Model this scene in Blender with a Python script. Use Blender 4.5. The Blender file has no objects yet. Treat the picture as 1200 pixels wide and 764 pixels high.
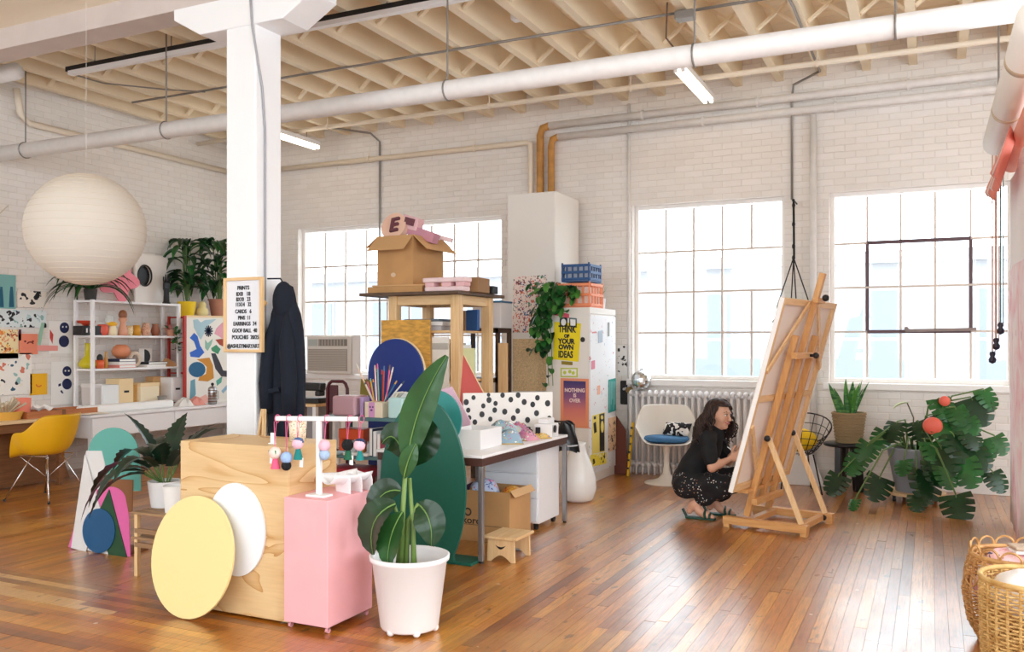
import bpy, bmesh, math, random
from mathutils import Vector, Matrix, noise
random.seed(7)
R = random.Random(11)
S = bpy.context.scene
COL = S.collection
PI = math.pi
# ---------------------------------------------------------------- camera
FOC, CX, HY, CZ = 1029.0, 600.0, 402.0, 1.5
FW = (-0.42989, 0.90289)
RT = (0.90289, 0.42989)
cam = bpy.data.cameras.new('camera')
cam.sensor_width = 36.0
cam.lens = FOC / 1200 * 36
cam.shift_y = 20 / 1200
cam.clip_end = 200
co = bpy.data.objects.new('camera', cam)
COL.objects.link(co)
co.location = (0, 0, CZ)
co.rotation_euler = (PI / 2, 0, math.atan2(-FW[0], FW[1]))
S.camera = co
# ---------------------------------------------------------------- world, lights, exposure
w = bpy.data.worlds.new('overcast_sky')
S.world = w
w.use_nodes = True
bg = w.node_tree.nodes['Background']
bg.inputs[0].default_value = (0.86, 0.94, 1.0, 1)
bg.inputs[1].default_value = 7.5
def portal(name, loc, rot, sx, sy):
    l = bpy.data.lights.new(name, 'AREA')
    l.shape = 'RECTANGLE'
    l.size, l.size_y = sx, sy
    l.cycles.is_portal = True
    o = bpy.data.objects.new(name, l)
    COL.objects.link(o)
    o.location = loc
    o.rotation_euler = rot
portal('window_light', (-6.4, 10.3, 2.09), (-PI / 2, 0, 0), 3.2, 2.0)
portal('window_light', (-2.27, 10.3, 2.09), (-PI / 2, 0, 0), 1.7, 2.0)
portal('window_light', (-0.1, 10.3, 2.09), (-PI / 2, 0, 0), 1.7, 2.0)
for x in (-7.0, -3.0, 1.0): portal('window_light', (x, -3.3, 2.4), (PI / 2, 0, 0), 3.4, 2.9)
for y in (.2, 4.9): portal('window_light', (3.5, y, 2.4), (PI / 2, 0, PI / 2), 4.2, 3.0)
S.view_settings.view_transform = 'Standard'
S.view_settings.look = 'None'
S.view_settings.gamma = 1
S.view_settings.use_curve_mapping = False
S.view_settings.exposure = -0.25
S.cycles.use_denoising = True
S.cycles.max_bounces = 10
S.cycles.diffuse_bounces = 7
S.cycles.transparent_max_bounces = 12
S.cycles.sample_clamp_indirect = 8

# ---------------------------------------------------------------- layout helpers
def at(px, py, X=None, Y=None, Z=None, d=None):
    """a photograph pixel to a world point on a known plane"""
    a = px - CX
    v = Vector((FW[0] * FOC + RT[0] * a, FW[1] * FOC + RT[1] * a, HY - py))
    if X is not None: t = X / v.x
    elif Y is not None: t = Y / v.y
    elif Z is not None: t = (Z - CZ) / v.z
    else: t = d / FOC
    return Vector((v.x * t, v.y * t, CZ + v.z * t))
def proj(p):
    d = FW[0] * p[0] + FW[1] * p[1]
    l = RT[0] * p[0] + RT[1] * p[1]
    if d < .05: return (-9999, -9999)
    return (CX + FOC * l / d, HY - FOC * (p[2] - CZ) / d)
# ---------------------------------------------------------------- materials
def lin(c):
    if isinstance(c, str):
        c = c.lstrip('#'); c = tuple(int(c[i:i + 2], 16) for i in (0, 2, 4))
    out = []
    for v in c[:3]:
        v /= 255.0
        out.append(v / 12.92 if v <= .04045 else ((v + .055) / 1.055) ** 2.4)
    return (*out, 1)
_mats = {}
def newmat(name):
    m = bpy.data.materials.new(name)
    m.use_nodes = True
    nt = m.node_tree
    b = nt.nodes['Principled BSDF']
    return m, nt, b
def mixrgb(nt, fac, a, b, mode='MIX'):
    n = nt.nodes.new('ShaderNodeMix'); n.data_type = 'RGBA'; n.blend_type = mode
    for s, v in ((0, fac), (6, a), (7, b)):
        if hasattr(v, 'links') or hasattr(v, 'is_linked'): nt.links.new(v, n.inputs[s])
        else: n.inputs[s].default_value = v
    return n.outputs[2]
def tex(nt, kind, scale, coord='Object', stretch=None, **kw):
    tc = nt.nodes.new('ShaderNodeTexCoord')
    t = nt.nodes.new('ShaderNodeTex' + kind)
    out = tc.outputs[coord]
    if stretch:
        mp = nt.nodes.new('ShaderNodeMapping'); mp.inputs['Scale'].default_value = stretch
        nt.links.new(out, mp.inputs[0]); out = mp.outputs[0]
    nt.links.new(out, t.inputs['Vector'])
    t.inputs['Scale'].default_value = scale
    for k, v in kw.items():
        if k in t.inputs: t.inputs[k].default_value = v
        else: setattr(t, k, v)
    return t
def ramp(nt, src, stops, interp='LINEAR'):
    r = nt.nodes.new('ShaderNodeValToRGB')
    r.color_ramp.interpolation = interp
    e = r.color_ramp.elements
    while len(e) < len(stops): e.new(0.5)
    for i, (p, c) in enumerate(stops):
        e[i].position = p; e[i].color = c
    nt.links.new(src, r.inputs[0])
    return r.outputs[0]
def bump(nt, b, src, strength, dist=.005):
    n = nt.nodes.new('ShaderNodeBump')
    n.inputs['Strength'].default_value = strength
    n.inputs['Distance'].default_value = dist
    nt.links.new(src, n.inputs['Height']); nt.links.new(n.outputs[0], b.inputs['Normal'])
def M(name, col, rough=.55, var=.0, scale=6, bmp=0, bscale=60, metal=0, spec=None, coat=0, stretch=None, emit=0, sss=0, sheen=0):
    if name in _mats: return _mats[name]
    m, nt, b = newmat(name)
    c = lin(col)
    b.inputs['Base Color'].default_value = c
    b.inputs['Roughness'].default_value = rough
    b.inputs['Metallic'].default_value = metal
    if spec is not None: b.inputs['Specular IOR Level'].default_value = spec
    if coat: b.inputs['Coat Weight'].default_value = coat
    if sheen: b.inputs['Sheen Weight'].default_value = sheen
    if sss:
        b.inputs['Subsurface Weight'].default_value = sss; b.inputs['Subsurface Scale'].default_value = .02
    if var:
        t = tex(nt, 'Noise', scale, stretch=stretch, Detail=5.0)
        d = tuple(max(0, v * (1 - var)) for v in c[:3]) + (1,)
        u = tuple(min(1, v * (1 + var)) for v in c[:3]) + (1,)
        nt.links.new(ramp(nt, t.outputs[0], [(.3, d), (.7, u)]), b.inputs['Base Color'])
    if bmp:
        t = tex(nt, 'Noise', bscale, stretch=stretch, Detail=4.0)
        bump(nt, b, t.outputs[0], bmp)
    if emit:
        b.inputs['Emission Color'].default_value = c; b.inputs['Emission Strength'].default_value = emit
    _mats[name] = m
    return m
def wood(name, c1, c2, axis=2, rough=.5, scale=3.0, band=14, coat=0):
    """long grain along one object axis"""
    if name in _mats: return _mats[name]
    m, nt, b = newmat(name)
    st = [band, band, band]; st[axis] = .9
    t = tex(nt, 'Noise', scale, stretch=tuple(st), Detail=6.0, Roughness=.6, Distortion=.6)
    nt.links.new(ramp(nt, t.outputs[0], [(.3, lin(c1)), (.72, lin(c2))]), b.inputs['Base Color'])
    b.inputs['Roughness'].default_value = rough
    if coat: b.inputs['Coat Weight'].default_value = coat
    bump(nt, b, t.outputs[0], .08, .004)
    _mats[name] = m
    return m
def confetti(name, bgc, pal, scale, size=.32, rough=.6):
    """flat print: scattered little blobs"""
    if name in _mats: return _mats[name]
    m, nt, b = newmat(name)
    wv = tex(nt, 'Noise', scale * 1.3, Detail=1.0)
    tc = nt.nodes.new('ShaderNodeTexCoord')
    mx = mixrgb(nt, .12, tc.outputs['Object'], wv.outputs['Color'], 'ADD')
    v = nt.nodes.new('ShaderNodeTexVoronoi'); v.inputs['Scale'].default_value = scale
    nt.links.new(mx, v.inputs['Vector'])
    sep = nt.nodes.new('ShaderNodeSeparateColor'); nt.links.new(v.outputs['Color'], sep.inputs[0])
    n = len(pal)
    pc = ramp(nt, sep.outputs[0], [(i / n, lin(p)) for i, p in enumerate(pal)], 'CONSTANT')
    msk = ramp(nt, v.outputs['Distance'], [(0, (1, 1, 1, 1)), (size, (0, 0, 0, 1))], 'CONSTANT')
    nt.links.new(mixrgb(nt, msk, lin(bgc), pc), b.inputs['Base Color'])
    b.inputs['Roughness'].default_value = rough
    _mats[name] = m
    return m
# ---------------------------------------------------------------- mesh builder
class MB:
    def __init__(s): s.bm = bmesh.new()
    def box(s, x0, x1, y0, y1, z0, z1):
        v = [s.bm.verts.new(p) for p in ((x0, y0, z0), (x1, y0, z0), (x1, y1, z0), (x0, y1, z0), (x0, y0, z1), (x1, y0, z1), (x1, y1, z1), (x0, y1, z1))]
        for f in ((3, 2, 1, 0), (4, 5, 6, 7), (0, 1, 5, 4), (1, 2, 6, 5), (2, 3, 7, 6), (3, 0, 4, 7)):
            s.bm.faces.new([v[i] for i in f])
        return s
    def obox(s, c, size, rot=(0, 0, 0)):
        m = Matrix.Translation(c) @ (rot if isinstance(rot, Matrix) else Matrix_euler(rot))
        a, b, d = (q / 2 for q in size)
        v = [s.bm.verts.new(m @ Vector(p)) for p in ((-a, -b, -d), (a, -b, -d), (a, b, -d), (-a, b, -d), (-a, -b, d), (a, -b, d), (a, b, d), (-a, b, d))]
        for f in ((3, 2, 1, 0), (4, 5, 6, 7), (0, 1, 5, 4), (1, 2, 6, 5), (2, 3, 7, 6), (3, 0, 4, 7)):
            s.bm.faces.new([v[i] for i in f])
        return s
    def bar(s, p0, p1, wd, ht, side=None):
        p0, p1 = Vector(p0), Vector(p1)
        d = (p1 - p0); L = d.length; d.normalize()
        h = Vector(side) if side else (Vector((0, 0, 1)) if abs(d.z) < .95 else Vector((1, 0, 0)))
        a = d.cross(h).normalized(); b = a.cross(d).normalized()
        m = Matrix((a, d, b)).transposed().to_4x4()
        return s.obox((p0 + p1) / 2, (wd, L, ht), m)
    def cyl(s, p0, p1, r0, r1=None, n=14, caps=True):
        r1 = r0 if r1 is None else r1
        return s.tube([p0, p1], [r0, r1], n, caps)
    def tube(s, pts, r, n=8, caps=True, closed=False):
        P = [Vector(p) for p in pts]; k = len(P)
        rr = r if isinstance(r, (list, tuple)) else [r] * k
        rings = []; a = None
        for i in range(k):
            if closed: d = P[(i + 1) % k] - P[i - 1]
            else: d = P[min(i + 1, k - 1)] - P[max(i - 1, 0)]
            if d.length < 1e-9: d = Vector((0, 0, 1))
            d.normalize()
            if a is None:
                a = d.orthogonal().normalized()
            else:
                a = (a - d * a.dot(d))
                a = a.normalized() if a.length > 1e-6 else d.orthogonal().normalized()
            b = d.cross(a)
            rings.append([s.bm.verts.new(P[i] + (a * math.cos(q * 2 * PI / n) + b * math.sin(q * 2 * PI / n)) * rr[i]) for q in range(n)])
        for i in range(k if closed else k - 1):
            A, B = rings[i], rings[(i + 1) % k]
            for q in range(n):
                s.bm.faces.new((A[q], A[(q + 1) % n], B[(q + 1) % n], B[q]))
        if caps and not closed:
            s.bm.faces.new(rings[0][::-1]); s.bm.faces.new(rings[-1])
        return s
    def lathe(s, prof, n=24, c=(0, 0, 0), sx=1, sy=1):
        rings = []
        for r, z in prof:
            if r < 1e-5: rings.append([s.bm.verts.new((c[0], c[1], c[2] + z))])
            else: rings.append([s.bm.verts.new((c[0] + sx * r * math.cos(q * 2 * PI / n), c[1] + sy * r * math.sin(q * 2 * PI / n), c[2] + z)) for q in range(n)])
        for A, B in zip(rings, rings[1:]):
            for q in range(n):
                q2 = (q + 1) % n
                if len(A) == 1 and len(B) == 1: continue
                if len(A) == 1: s.bm.faces.new((A[0], B[q2], B[q]))
                elif len(B) == 1: s.bm.faces.new((A[q], A[q2], B[0]))
                else: s.bm.faces.new((A[q], A[q2], B[q2], B[q]))
        return s
    def sph(s, c, r, nu=16, nv=10):
        r = r if isinstance(r, (tuple, list)) else (r, r, r)
        pr = [(math.sin(PI * i / nv), -math.cos(PI * i / nv)) for i in range(nv + 1)]
        k = len(s.bm.verts)
        st = MB(); st.lathe([(a if 0 < i < nv else 0, b) for i, (a, b) in enumerate(pr)], nu)
        s.merge(st, Matrix.Translation(c) @ Matrix.Diagonal((r[0], r[1], r[2], 1)))
        return s
    def merge(s, o, mat=None):
        mp = {}
        for v in o.bm.verts: mp[v] = s.bm.verts.new(mat @ v.co if mat else v.co)
        for f in o.bm.faces:
            try: s.bm.faces.new([mp[v] for v in f.verts])
            except ValueError: pass
        return s
    def prism(s, pts, o, u, v, th):
        """outline in the plane o,u,v pushed out by th along u x v"""
        o, u, v = Vector(o), Vector(u), Vector(v)
        nrm = u.cross(v).normalized() * th
        A = [s.bm.verts.new(o + u * a + v * b) for a, b in pts]
        B = [s.bm.verts.new(o + u * a + v * b + nrm) for a, b in pts]
        s.bm.faces.new(A[::-1]); s.bm.faces.new(B)
        for i in range(len(pts)):
            j = (i + 1) % len(pts)
            s.bm.faces.new((A[i], A[j], B[j], B[i]))
        return s
    def disc(s, c, r, o, u, v, th, n=20, rv=None):
        rv = r if rv is None else rv
        return s.prism([(c[0] + r * math.cos(i * 2 * PI / n), c[1] + rv * math.sin(i * 2 * PI / n)) for i in range(n)], o, u, v, th)
    def grid(s, fn, nu, nv):
        V = [[s.bm.verts.new(fn(i / nu, j / nv)) for j in range(nv + 1)] for i in range(nu + 1)]
        for i in range(nu):
            for j in range(nv):
                s.bm.faces.new((V[i][j], V[i + 1][j], V[i + 1][j + 1], V[i][j + 1]))
        return s
    def mesh(s, name, mat=None, smooth=False):
        me = bpy.data.meshes.new(name)
        bmesh.ops.recalc_face_normals(s.bm, faces=s.bm.faces)
        s.bm.to_mesh(me); s.bm.free()
        if mat: me.materials.append(mat)
        if smooth:
            for p in me.polygons: p.use_smooth = True
        return me
    def build(s, name, mat, parent=None, loc=None, rz=0, smooth=False, bevel=0, solid=0, sub=0, seg=2):
        me = s.mesh(name, mat, smooth)
        o = bpy.data.objects.new(name, me); COL.objects.link(o)
        if parent: o.parent = parent
        if loc is not None: o.location = loc
        if rz: o.rotation_euler = (0, 0, rz)
        if solid:
            m = o.modifiers.new('solid', 'SOLIDIFY'); m.thickness = solid; m.offset = 0
        if bevel:
            m = o.modifiers.new('bevel', 'BEVEL'); m.width = bevel; m.segments = seg; m.limit_method = 'ANGLE'; m.angle_limit = .7
        if sub:
            m = o.modifiers.new('sub', 'SUBSURF'); m.levels = sub; m.render_levels = sub
        return o
def Matrix_euler(r):
    return (Matrix.Rotation(r[2], 4, 'Z') @ Matrix.Rotation(r[1], 4, 'Y') @ Matrix.Rotation(r[0], 4, 'X'))
def tag(o, label, cat=None, group=None, kind=None):
    if label: o['label'] = label
    if cat: o['category'] = cat
    if group: o['group'] = group
    if kind: o['kind'] = kind
    return o
def thing(name, label, cat, loc=(0, 0, 0), rz=0, group=None):
    o = bpy.data.objects.new(name, None); COL.objects.link(o)
    o.empty_display_size = .1
    o.location = loc; o.rotation_euler = (0, 0, rz)
    return tag(o, label, cat, group)
def struct(name, parent=None):
    o = bpy.data.objects.new(name, None); COL.objects.link(o)
    o['kind'] = 'structure'
    return o
def lab(o, label): o['label'] = label; return o
def dup(o, parent):
    c = o.copy(); COL.objects.link(c); c.parent = parent; return c
def text(body, name, mat, parent, o, u, v, size, sx=1.0, th=.001, align='CENTER', bold=0):
    cu = bpy.data.curves.new('txt', 'FONT'); cu.body = body; cu.size = size; cu.extrude = th / 2
    cu.align_x = align; cu.align_y = 'CENTER'; cu.resolution_u = 3; cu.offset = bold
    t = bpy.data.objects.new('txt', cu); COL.objects.link(t)
    dg = bpy.context.evaluated_depsgraph_get()
    me = bpy.data.meshes.new_from_object(t.evaluated_get(dg))
    bpy.data.objects.remove(t)
    u, v = Vector(u).normalized(), Vector(v).normalized()
    m = Matrix((u * sx, v, u.cross(v))).transposed().to_4x4(); m.translation = Vector(o)
    me.transform(m); me.materials.clear(); me.materials.append(mat)
    ob = bpy.data.objects.new(name, me); COL.objects.link(ob); ob.parent = parent
    return ob
def rnd_attr(me, vals):
    a = me.attributes.new('rnd', 'FLOAT', 'FACE')
    for i, v in enumerate(vals): a.data[i].value = v

# ---------------------------------------------------------------- common materials
WHITE = M('white_paint', '#eceaea', .45)
WHITE2 = M('white_laminate', '#f1eff0', .35)
BLACK = M('black_plastic', '#17171a', .45)
CARD = M('brown_cardboard', '#c0925f', .8, var=.12, scale=3)
PINE = wood('pine_wood', '#d9ae78', '#efcfa0', 2, .55)
PINEX = wood('pine_wood_across', '#d9ae78', '#efcfa0', 0, .55)
PINEY = wood('pine_wood_long', '#d9ae78', '#efcfa0', 1, .55)
PAPER = M('white_paper', '#f4f2ef', .7)
STEEL = M('brushed_steel', '#b9b9bb', .3, metal=1)
CHROME = M('chrome', '#d8d8da', .15, metal=1)
NAVY = M('navy_print', '#1b2350', .6)
LEAF = M('leaf_green', '#235c28', .3, var=.35, scale=9)
LEAFD = M('leaf_dark_green', '#13381a', .3, var=.35, scale=9)
LEAFL = M('leaf_light_green', '#4d8a3a', .45, var=.25, scale=9)
STEM = M('plant_stem', '#5c7a3e', .5)
SOIL = M('potting_soil', '#3a2a20', .95, var=.4, scale=40)
TERRA = M('terracotta', '#c58a70', .8, var=.1)
GLASS_CLEAR, _nt, _b = newmat('window_glass')
_nt.nodes.remove(_b)
_tr = _nt.nodes.new('ShaderNodeBsdfTransparent'); _tr.inputs[0].default_value = (.97, .985, .99, 1)
_gl = _nt.nodes.new('ShaderNodeBsdfGlossy'); _gl.inputs['Roughness'].default_value = .03
_mx = _nt.nodes.new('ShaderNodeMixShader'); _mx.inputs[0].default_value = .05
_nt.links.new(_tr.outputs[0], _mx.inputs[1]); _nt.links.new(_gl.outputs[0], _mx.inputs[2])
_nt.links.new(_mx.outputs[0], _nt.nodes['Material Output'].inputs[0])
# ================================================================ SETTING
YB, XL, XR, YF, ZD = 9.9, -9.2, 3.2, -3.0, 4.68
# --- floor -------------------------------------------------------
def floor_mat():
    m, nt, b = newmat('varnished_floor_boards')
    at_ = nt.nodes.new('ShaderNodeAttribute'); at_.attribute_name = 'rnd'
    g = nt.nodes.new('ShaderNodeNewGeometry')
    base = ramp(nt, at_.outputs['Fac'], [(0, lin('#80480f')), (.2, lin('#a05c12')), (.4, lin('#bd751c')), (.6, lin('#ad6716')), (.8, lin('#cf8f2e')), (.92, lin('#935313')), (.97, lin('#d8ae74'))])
    def wtex(kind, sc, st, **k):
        mp = nt.nodes.new('ShaderNodeMapping'); mp.inputs['Scale'].default_value = st
        nt.links.new(g.outputs['Position'], mp.inputs[0])
        t = nt.nodes.new('ShaderNodeTex' + kind); t.inputs['Scale'].default_value = sc
        for a, v in k.items(): t.inputs[a].default_value = v
        nt.links.new(mp.outputs[0], t.inputs['Vector']); return t
    gr = wtex('Noise', 4, (22, 1.3, 1), Detail=6.0, Roughness=.65, Distortion=.4)
    c = mixrgb(nt, 1.0, base, ramp(nt, gr.outputs[0], [(.3, (.5, .44, .38, 1)), (.62, (1.2, 1.16, 1.1, 1))]), 'MULTIPLY')
    wear = wtex('Noise', .9, (1, 1, 1), Detail=8.0, Roughness=.7)
    wf = ramp(nt, wear.outputs[0], [(.5, (0, 0, 0, 1)), (.68, (.6, .6, .6, 1))])
    c = mixrgb(nt, wf, c, lin('#c2944e'))
    sp = wtex('Noise', 14, (1, .4, 1), Detail=3.0)
    sf = ramp(nt, sp.outputs[0], [(.655, (0, 0, 0, 1)), (.70, (.8, .8, .8, 1))])
    c = mixrgb(nt, sf, c, lin('#5a3818'))
    vs = wtex('Voronoi', 5.5, (1, 1, 1)); sv = nt.nodes.new('ShaderNodeSeparateColor'); nt.links.new(vs.outputs['Color'], sv.inputs[0])
    f1 = ramp(nt, vs.outputs['Distance'], [(0, (1, 1, 1, 1)), (.07, (0, 0, 0, 1))], 'CONSTANT'); f2 = ramp(nt, sv.outputs[0], [(0, (0, 0, 0, 1)), (.6, (.8, .8, .8, 1))], 'CONSTANT')
    c = mixrgb(nt, mixrgb(nt, 1.0, f1, f2, 'MULTIPLY'), c, lin('#e3d8c8'))
    nt.links.new(c, b.inputs['Base Color'])
    rr = wtex('Noise', 2.2, (2.5, .7, 1), Detail=6.0, Roughness=.7)
    nt.links.new(ramp(nt, rr.outputs[0], [(.3, (.24, .24, .24, 1)), (.7, (.48, .48, .48, 1))]), b.inputs['Roughness'])
    b.inputs['Specular IOR Level'].default_value = .5
    b.inputs['Coat Weight'].default_value = 1.0
    b.inputs['Coat Roughness'].default_value = .28
    bump(nt, b, gr.outputs[0], .12, .004)
    return m
FLOORM = floor_mat()
floor = tag(MB().box(XL, XR, YF, 10.0, -.08, -.021).build('floor', M('dark_subfloor', '#3a2412', .9)), None, kind='structure')
planks = []
W_ = .0645
XS = XL + W_ * 106      # seam between the two plank directions
x = XL
while x < XR:
    x1 = min(x + W_, XR)
    y = (3.87 if x < XS - .001 else 1.0) - (0 if x < XS - .001 else R.random())
    while y < 9.9:
        L = R.uniform(.9, 2.6)
        y1 = min(y + L, 9.9)
        if 9.9 - y1 < .3: y1 = 9.9
        planks.append((x, x1, y, y1, R.random() * .95)); y = y1
    x = x1
y = 3.87
while y > 1.0:
    y0 = y - W_
    x = XL + R.random()
    while x < XS - .001:
        x1 = min(x + R.uniform(1.0, 2.8), XS)
        if XS - x1 < .3: x1 = XS
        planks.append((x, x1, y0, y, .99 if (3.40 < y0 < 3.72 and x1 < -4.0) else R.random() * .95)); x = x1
    y = y0
def area(p):
    a = [proj((p[0], p[2], 0)), proj((p[1], p[2], 0)), proj((p[1], p[3], 0)), proj((p[0], p[3], 0))]
    cxx = sum(q[0] for q in a) / 4; cyy = sum(q[1] for q in a) / 4
    if not (-80 < cxx < 1280 and cyy < 900) or any(q[0] < -5000 for q in a): return 0
    return abs(sum(a[i][0] * a[(i + 1) % 4][1] - a[(i + 1) % 4][0] * a[i][1] for i in range(4))) / 2
planks.sort(key=area, reverse=True)
def plank_box(mb, p):
    g = .0006
    z = R.uniform(-.0012, 0)
    mb.box(p[0] + g, p[1] - g, p[2] + g, p[3] - g, -.02, z)
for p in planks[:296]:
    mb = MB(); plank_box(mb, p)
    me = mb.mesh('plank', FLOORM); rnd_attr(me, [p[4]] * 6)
    o = bpy.data.objects.new('plank', me); COL.objects.link(o); o.parent = floor
mb = MB(); vals = []
for p in planks[296:]:
    plank_box(mb, p); vals += [p[4]] * 6
me = mb.mesh('floorboards', FLOORM); rnd_attr(me, vals)
o = bpy.data.objects.new('floorboards', me); COL.objects.link(o); o.parent = floor; o['kind'] = 'stuff'

# --- brick walls ---------------------------------------------------
def brick_mat():
    m, nt, b = newmat('white_painted_brick')
    at_ = nt.nodes.new('ShaderNodeAttribute'); at_.attribute_name = 'rnd'
    base = ramp(nt, at_.outputs['Fac'], [(0, lin('#e9e4df')), (.5, lin('#ece7e2')), (1, lin('#efeae6'))])
    t = tex(nt, 'Noise', 9, Detail=8.0, Roughness=.7)
    f = ramp(nt, t.outputs[0], [(.66, (0, 0, 0, 1)), (.74, (.4, .4, .4, 1))])
    c = mixrgb(nt, f, base, lin('#a08d80'))
    nt.links.new(c, b.inputs['Base Color'])
    b.inputs['Roughness'].default_value = .6
    t2 = tex(nt, 'Noise', 55, Detail=4.0)
    bump(nt, b, t2.outputs[0], .35, .006)
    return m
BRICKM = brick_mat()
MORT = M('white_mortar', '#e2dbd5', .85, bmp=.4, bscale=40)
def brick_wall(wall, axis, face, a0, a1, z0, z1, holes, sgn, cap=296, vis=lambda q: True):
    """axis 'x': wall runs along X at Y=face; 'y': along Y at X=face; bricks stand proud towards sgn"""
    H, L, g = .0705, .215, .003
    out = []
    z = z0; row = 0
    while z < z1 - .01:
        zt = min(z + H, z1)
        a = a0 - (L / 2 if row % 2 else 0)
        while a < a1:
            b0, b1 = max(a, a0), min(a + L, a1)
            segs = [(b0, b1)]
            for h in holes:
                if zt - .01 > h[2] and z + .01 < h[3]:
                    ns = []
                    for s0, s1 in segs:
                        if s1 <= h[0] or s0 >= h[1]: ns.append((s0, s1))
                        else:
                            if s0 < h[0]: ns.append((s0, h[0]))
                            if s1 > h[1]: ns.append((h[1], s1))
                    segs = ns
            for s0, s1 in segs:
                if s1 - s0 > .03: out.append((s0 + g, s1 - g, z + g, zt - g))
            a += L
        z += H; row += 1
    def scr(b):
        c = ((b[0] + b[1]) / 2, (b[2] + b[3]) / 2)
        p3 = (c[0], face, c[1]) if axis == 'x' else (face, c[0], c[1])
        q = proj(p3)
        if not (0 < q[0] < 1200 and 0 < q[1] < 764) or not vis(q): return 0
        d = FW[0] * p3[0] + FW[1] * p3[1]
        return (b[1] - b[0]) * (b[3] - b[2]) / d / d
    out.sort(key=scr, reverse=True)
    def put(mb, b):
        pr = R.uniform(.002, .006)
        v = []
        for dep, sh in ((0, 0), (pr, .003)):
            for (u, zz) in ((b[0] + sh, b[2] + sh), (b[1] - sh, b[2] + sh), (b[1] - sh, b[3] - sh), (b[0] + sh, b[3] - sh)):
                k = face + sgn * (dep + (R.uniform(-.0012, .0012) if dep else 0))
                v.append(mb.bm.verts.new((u, k, zz) if axis == 'x' else (k, u, zz)))
        for f in ((4, 5, 6, 7), (0, 1, 5, 4), (1, 2, 6, 5), (2, 3, 7, 6), (3, 0, 4, 7)):
            mb.bm.faces.new([v[i] for i in f])
    for b in out[:cap]:
        mb = MB(); put(mb, b); me = mb.mesh('brick', BRICKM); rnd_attr(me, [R.random()] * 5)
        o = bpy.data.objects.new('brick', me); COL.objects.link(o); o.parent = wall
    mb = MB(); vals = []
    for b in out[cap:]:
        put(mb, b); vals += [R.random()] * 5
    me = mb.mesh('brickwork', BRICKM); rnd_attr(me, vals)
    o = bpy.data.objects.new('brickwork', me); COL.objects.link(o); o.parent = wall; o['kind'] = 'stuff'
WIN = {1: (-8.06, -4.86, 1.08, 3.11), 2: (-3.15, -1.43, 1.08, 3.11), 3: (-.97, .74, 1.08, 3.11)}
def wall_with_holes(name, axis, f0, f1, a0, a1, z0, z1, holes, mat):
    mb = MB()
    def bx(u0, u1, zz0, zz1):
        if u1 - u0 < 1e-4 or zz1 - zz0 < 1e-4: return
        if axis == 'x': mb.box(u0, u1, f0, f1, zz0, zz1)
        else: mb.box(f0, f1, u0, u1, zz0, zz1)
    hs = sorted(holes); u = a0
    for h in hs:
        bx(u, h[0], z0, z1); bx(h[0], h[1], z0, h[2]); bx(h[0], h[1], h[3], z1); u = h[1]
    bx(u, a1, z0, z1)
    return tag(mb.build(name, mat), None, kind='structure')
wb = wall_with_holes('wall_back', 'x', YB, YB + .3, XL - .3, XR + .3, -.08, ZD + .2, list(WIN.values()), MORT)
brick_wall(wb, 'x', YB, XL, XR, .0, ZD, list(WIN.values()), -1, vis=lambda q: q[0] > 540 and not (590 < q[0] < 690 and q[1] > 220))
wl = wall_with_holes('wall_left', 'y', XL - .3, XL, YF, YB, -.08, ZD + .2, [], MORT)
brick_wall(wl, 'y', XL, 4.0, YB, .0, ZD, [], 1, vis=lambda q: q[0] < 262 and q[1] < 350)
PLAS = M('white_plaster', '#efebe7', .8)
wall_with_holes('wall_right', 'y', XR, XR + .3, YF, YB, -.08, ZD + .2, [(-1.9, 2.3, .9, 3.9), (2.8, 7.0, .9, 3.9)], PLAS)
wall_with_holes('wall_front', 'x', YF - .3, YF, XL - .3, XR + .3, -.08, ZD + .2, [(-8.7, -5.3, 1.1, 3.6), (-4.7, -1.3, 1.1, 3.6), (-.7, 2.7, 1.1, 3.6)], PLAS)

# --- ceiling ---------------------------------------------------------
CEIL = M('cream_painted_deck', '#eedcc0', .7, var=.06, scale=3)
JOI = M('cream_painted_joist', '#ecdcc0', .6, var=.04, scale=2)
ceil = tag(MB().box(XL - .3, XR + .3, YF - .3, YB + .3, ZD + .02, ZD + .1).build('ceiling', CEIL), None, kind='structure')
k = 0; y = 5.2
while y < YB:                              # deck boards above the joists, run along X
    MB().box(XL, XR, y + .003, min(y + .16, YB) - .003, ZD, ZD + .02 + R.uniform(-.003, .003)).build('deck_board', CEIL, ceil); y += .16
JX = [-.157 + .44 * i for i in range(-20, 8)]
jm = MB().box(-.04, .04, 5.16, 9.98, 4.35, ZD - .001).mesh('joist', JOI)
for x in JX:
    o = bpy.data.objects.new('joist', jm); COL.objects.link(o); o.parent = ceil; o.location = (x, 0, 0)
b1 = MB().bar((.045, 0, 4.38), (.395, .0, ZD - .03), .05, .022).mesh('brace', JOI)
b2 = MB().bar((.395, .03, 4.38), (.045, .03, ZD - .03), .05, .022).mesh('brace', JOI)
for x in JX[:-1]:
    for y in (6.65, 8.25):
        for b in (b1, b2):
            o = bpy.data.objects.new('brace', b); COL.objects.link(o); o.parent = ceil; o.location = (x, y, 0)
MB().box(XL, XR, YF, 5.07, 4.27, 4.30).build('soffit_panel', M('cream_soffit', '#f4ead6', .7), ceil)
GRD = M('grey_white_beam_paint', '#cfc3be', .6, var=.05, scale=4)
tag(MB().box(XL, XR, 5.05, 5.31, 4.09, 4.36).build('trim_1', GRD, bevel=.006), None, kind='structure')
# wall plate at the back (trim) and baseboards
BASEB = M('white_baseboard', '#e6e0da', .6)
tag(MB().box(-3.9, XR, YB - .035, YB - .009, 0, .16).build('baseboard_back', BASEB, bevel=.004), None, kind='structure')

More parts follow.
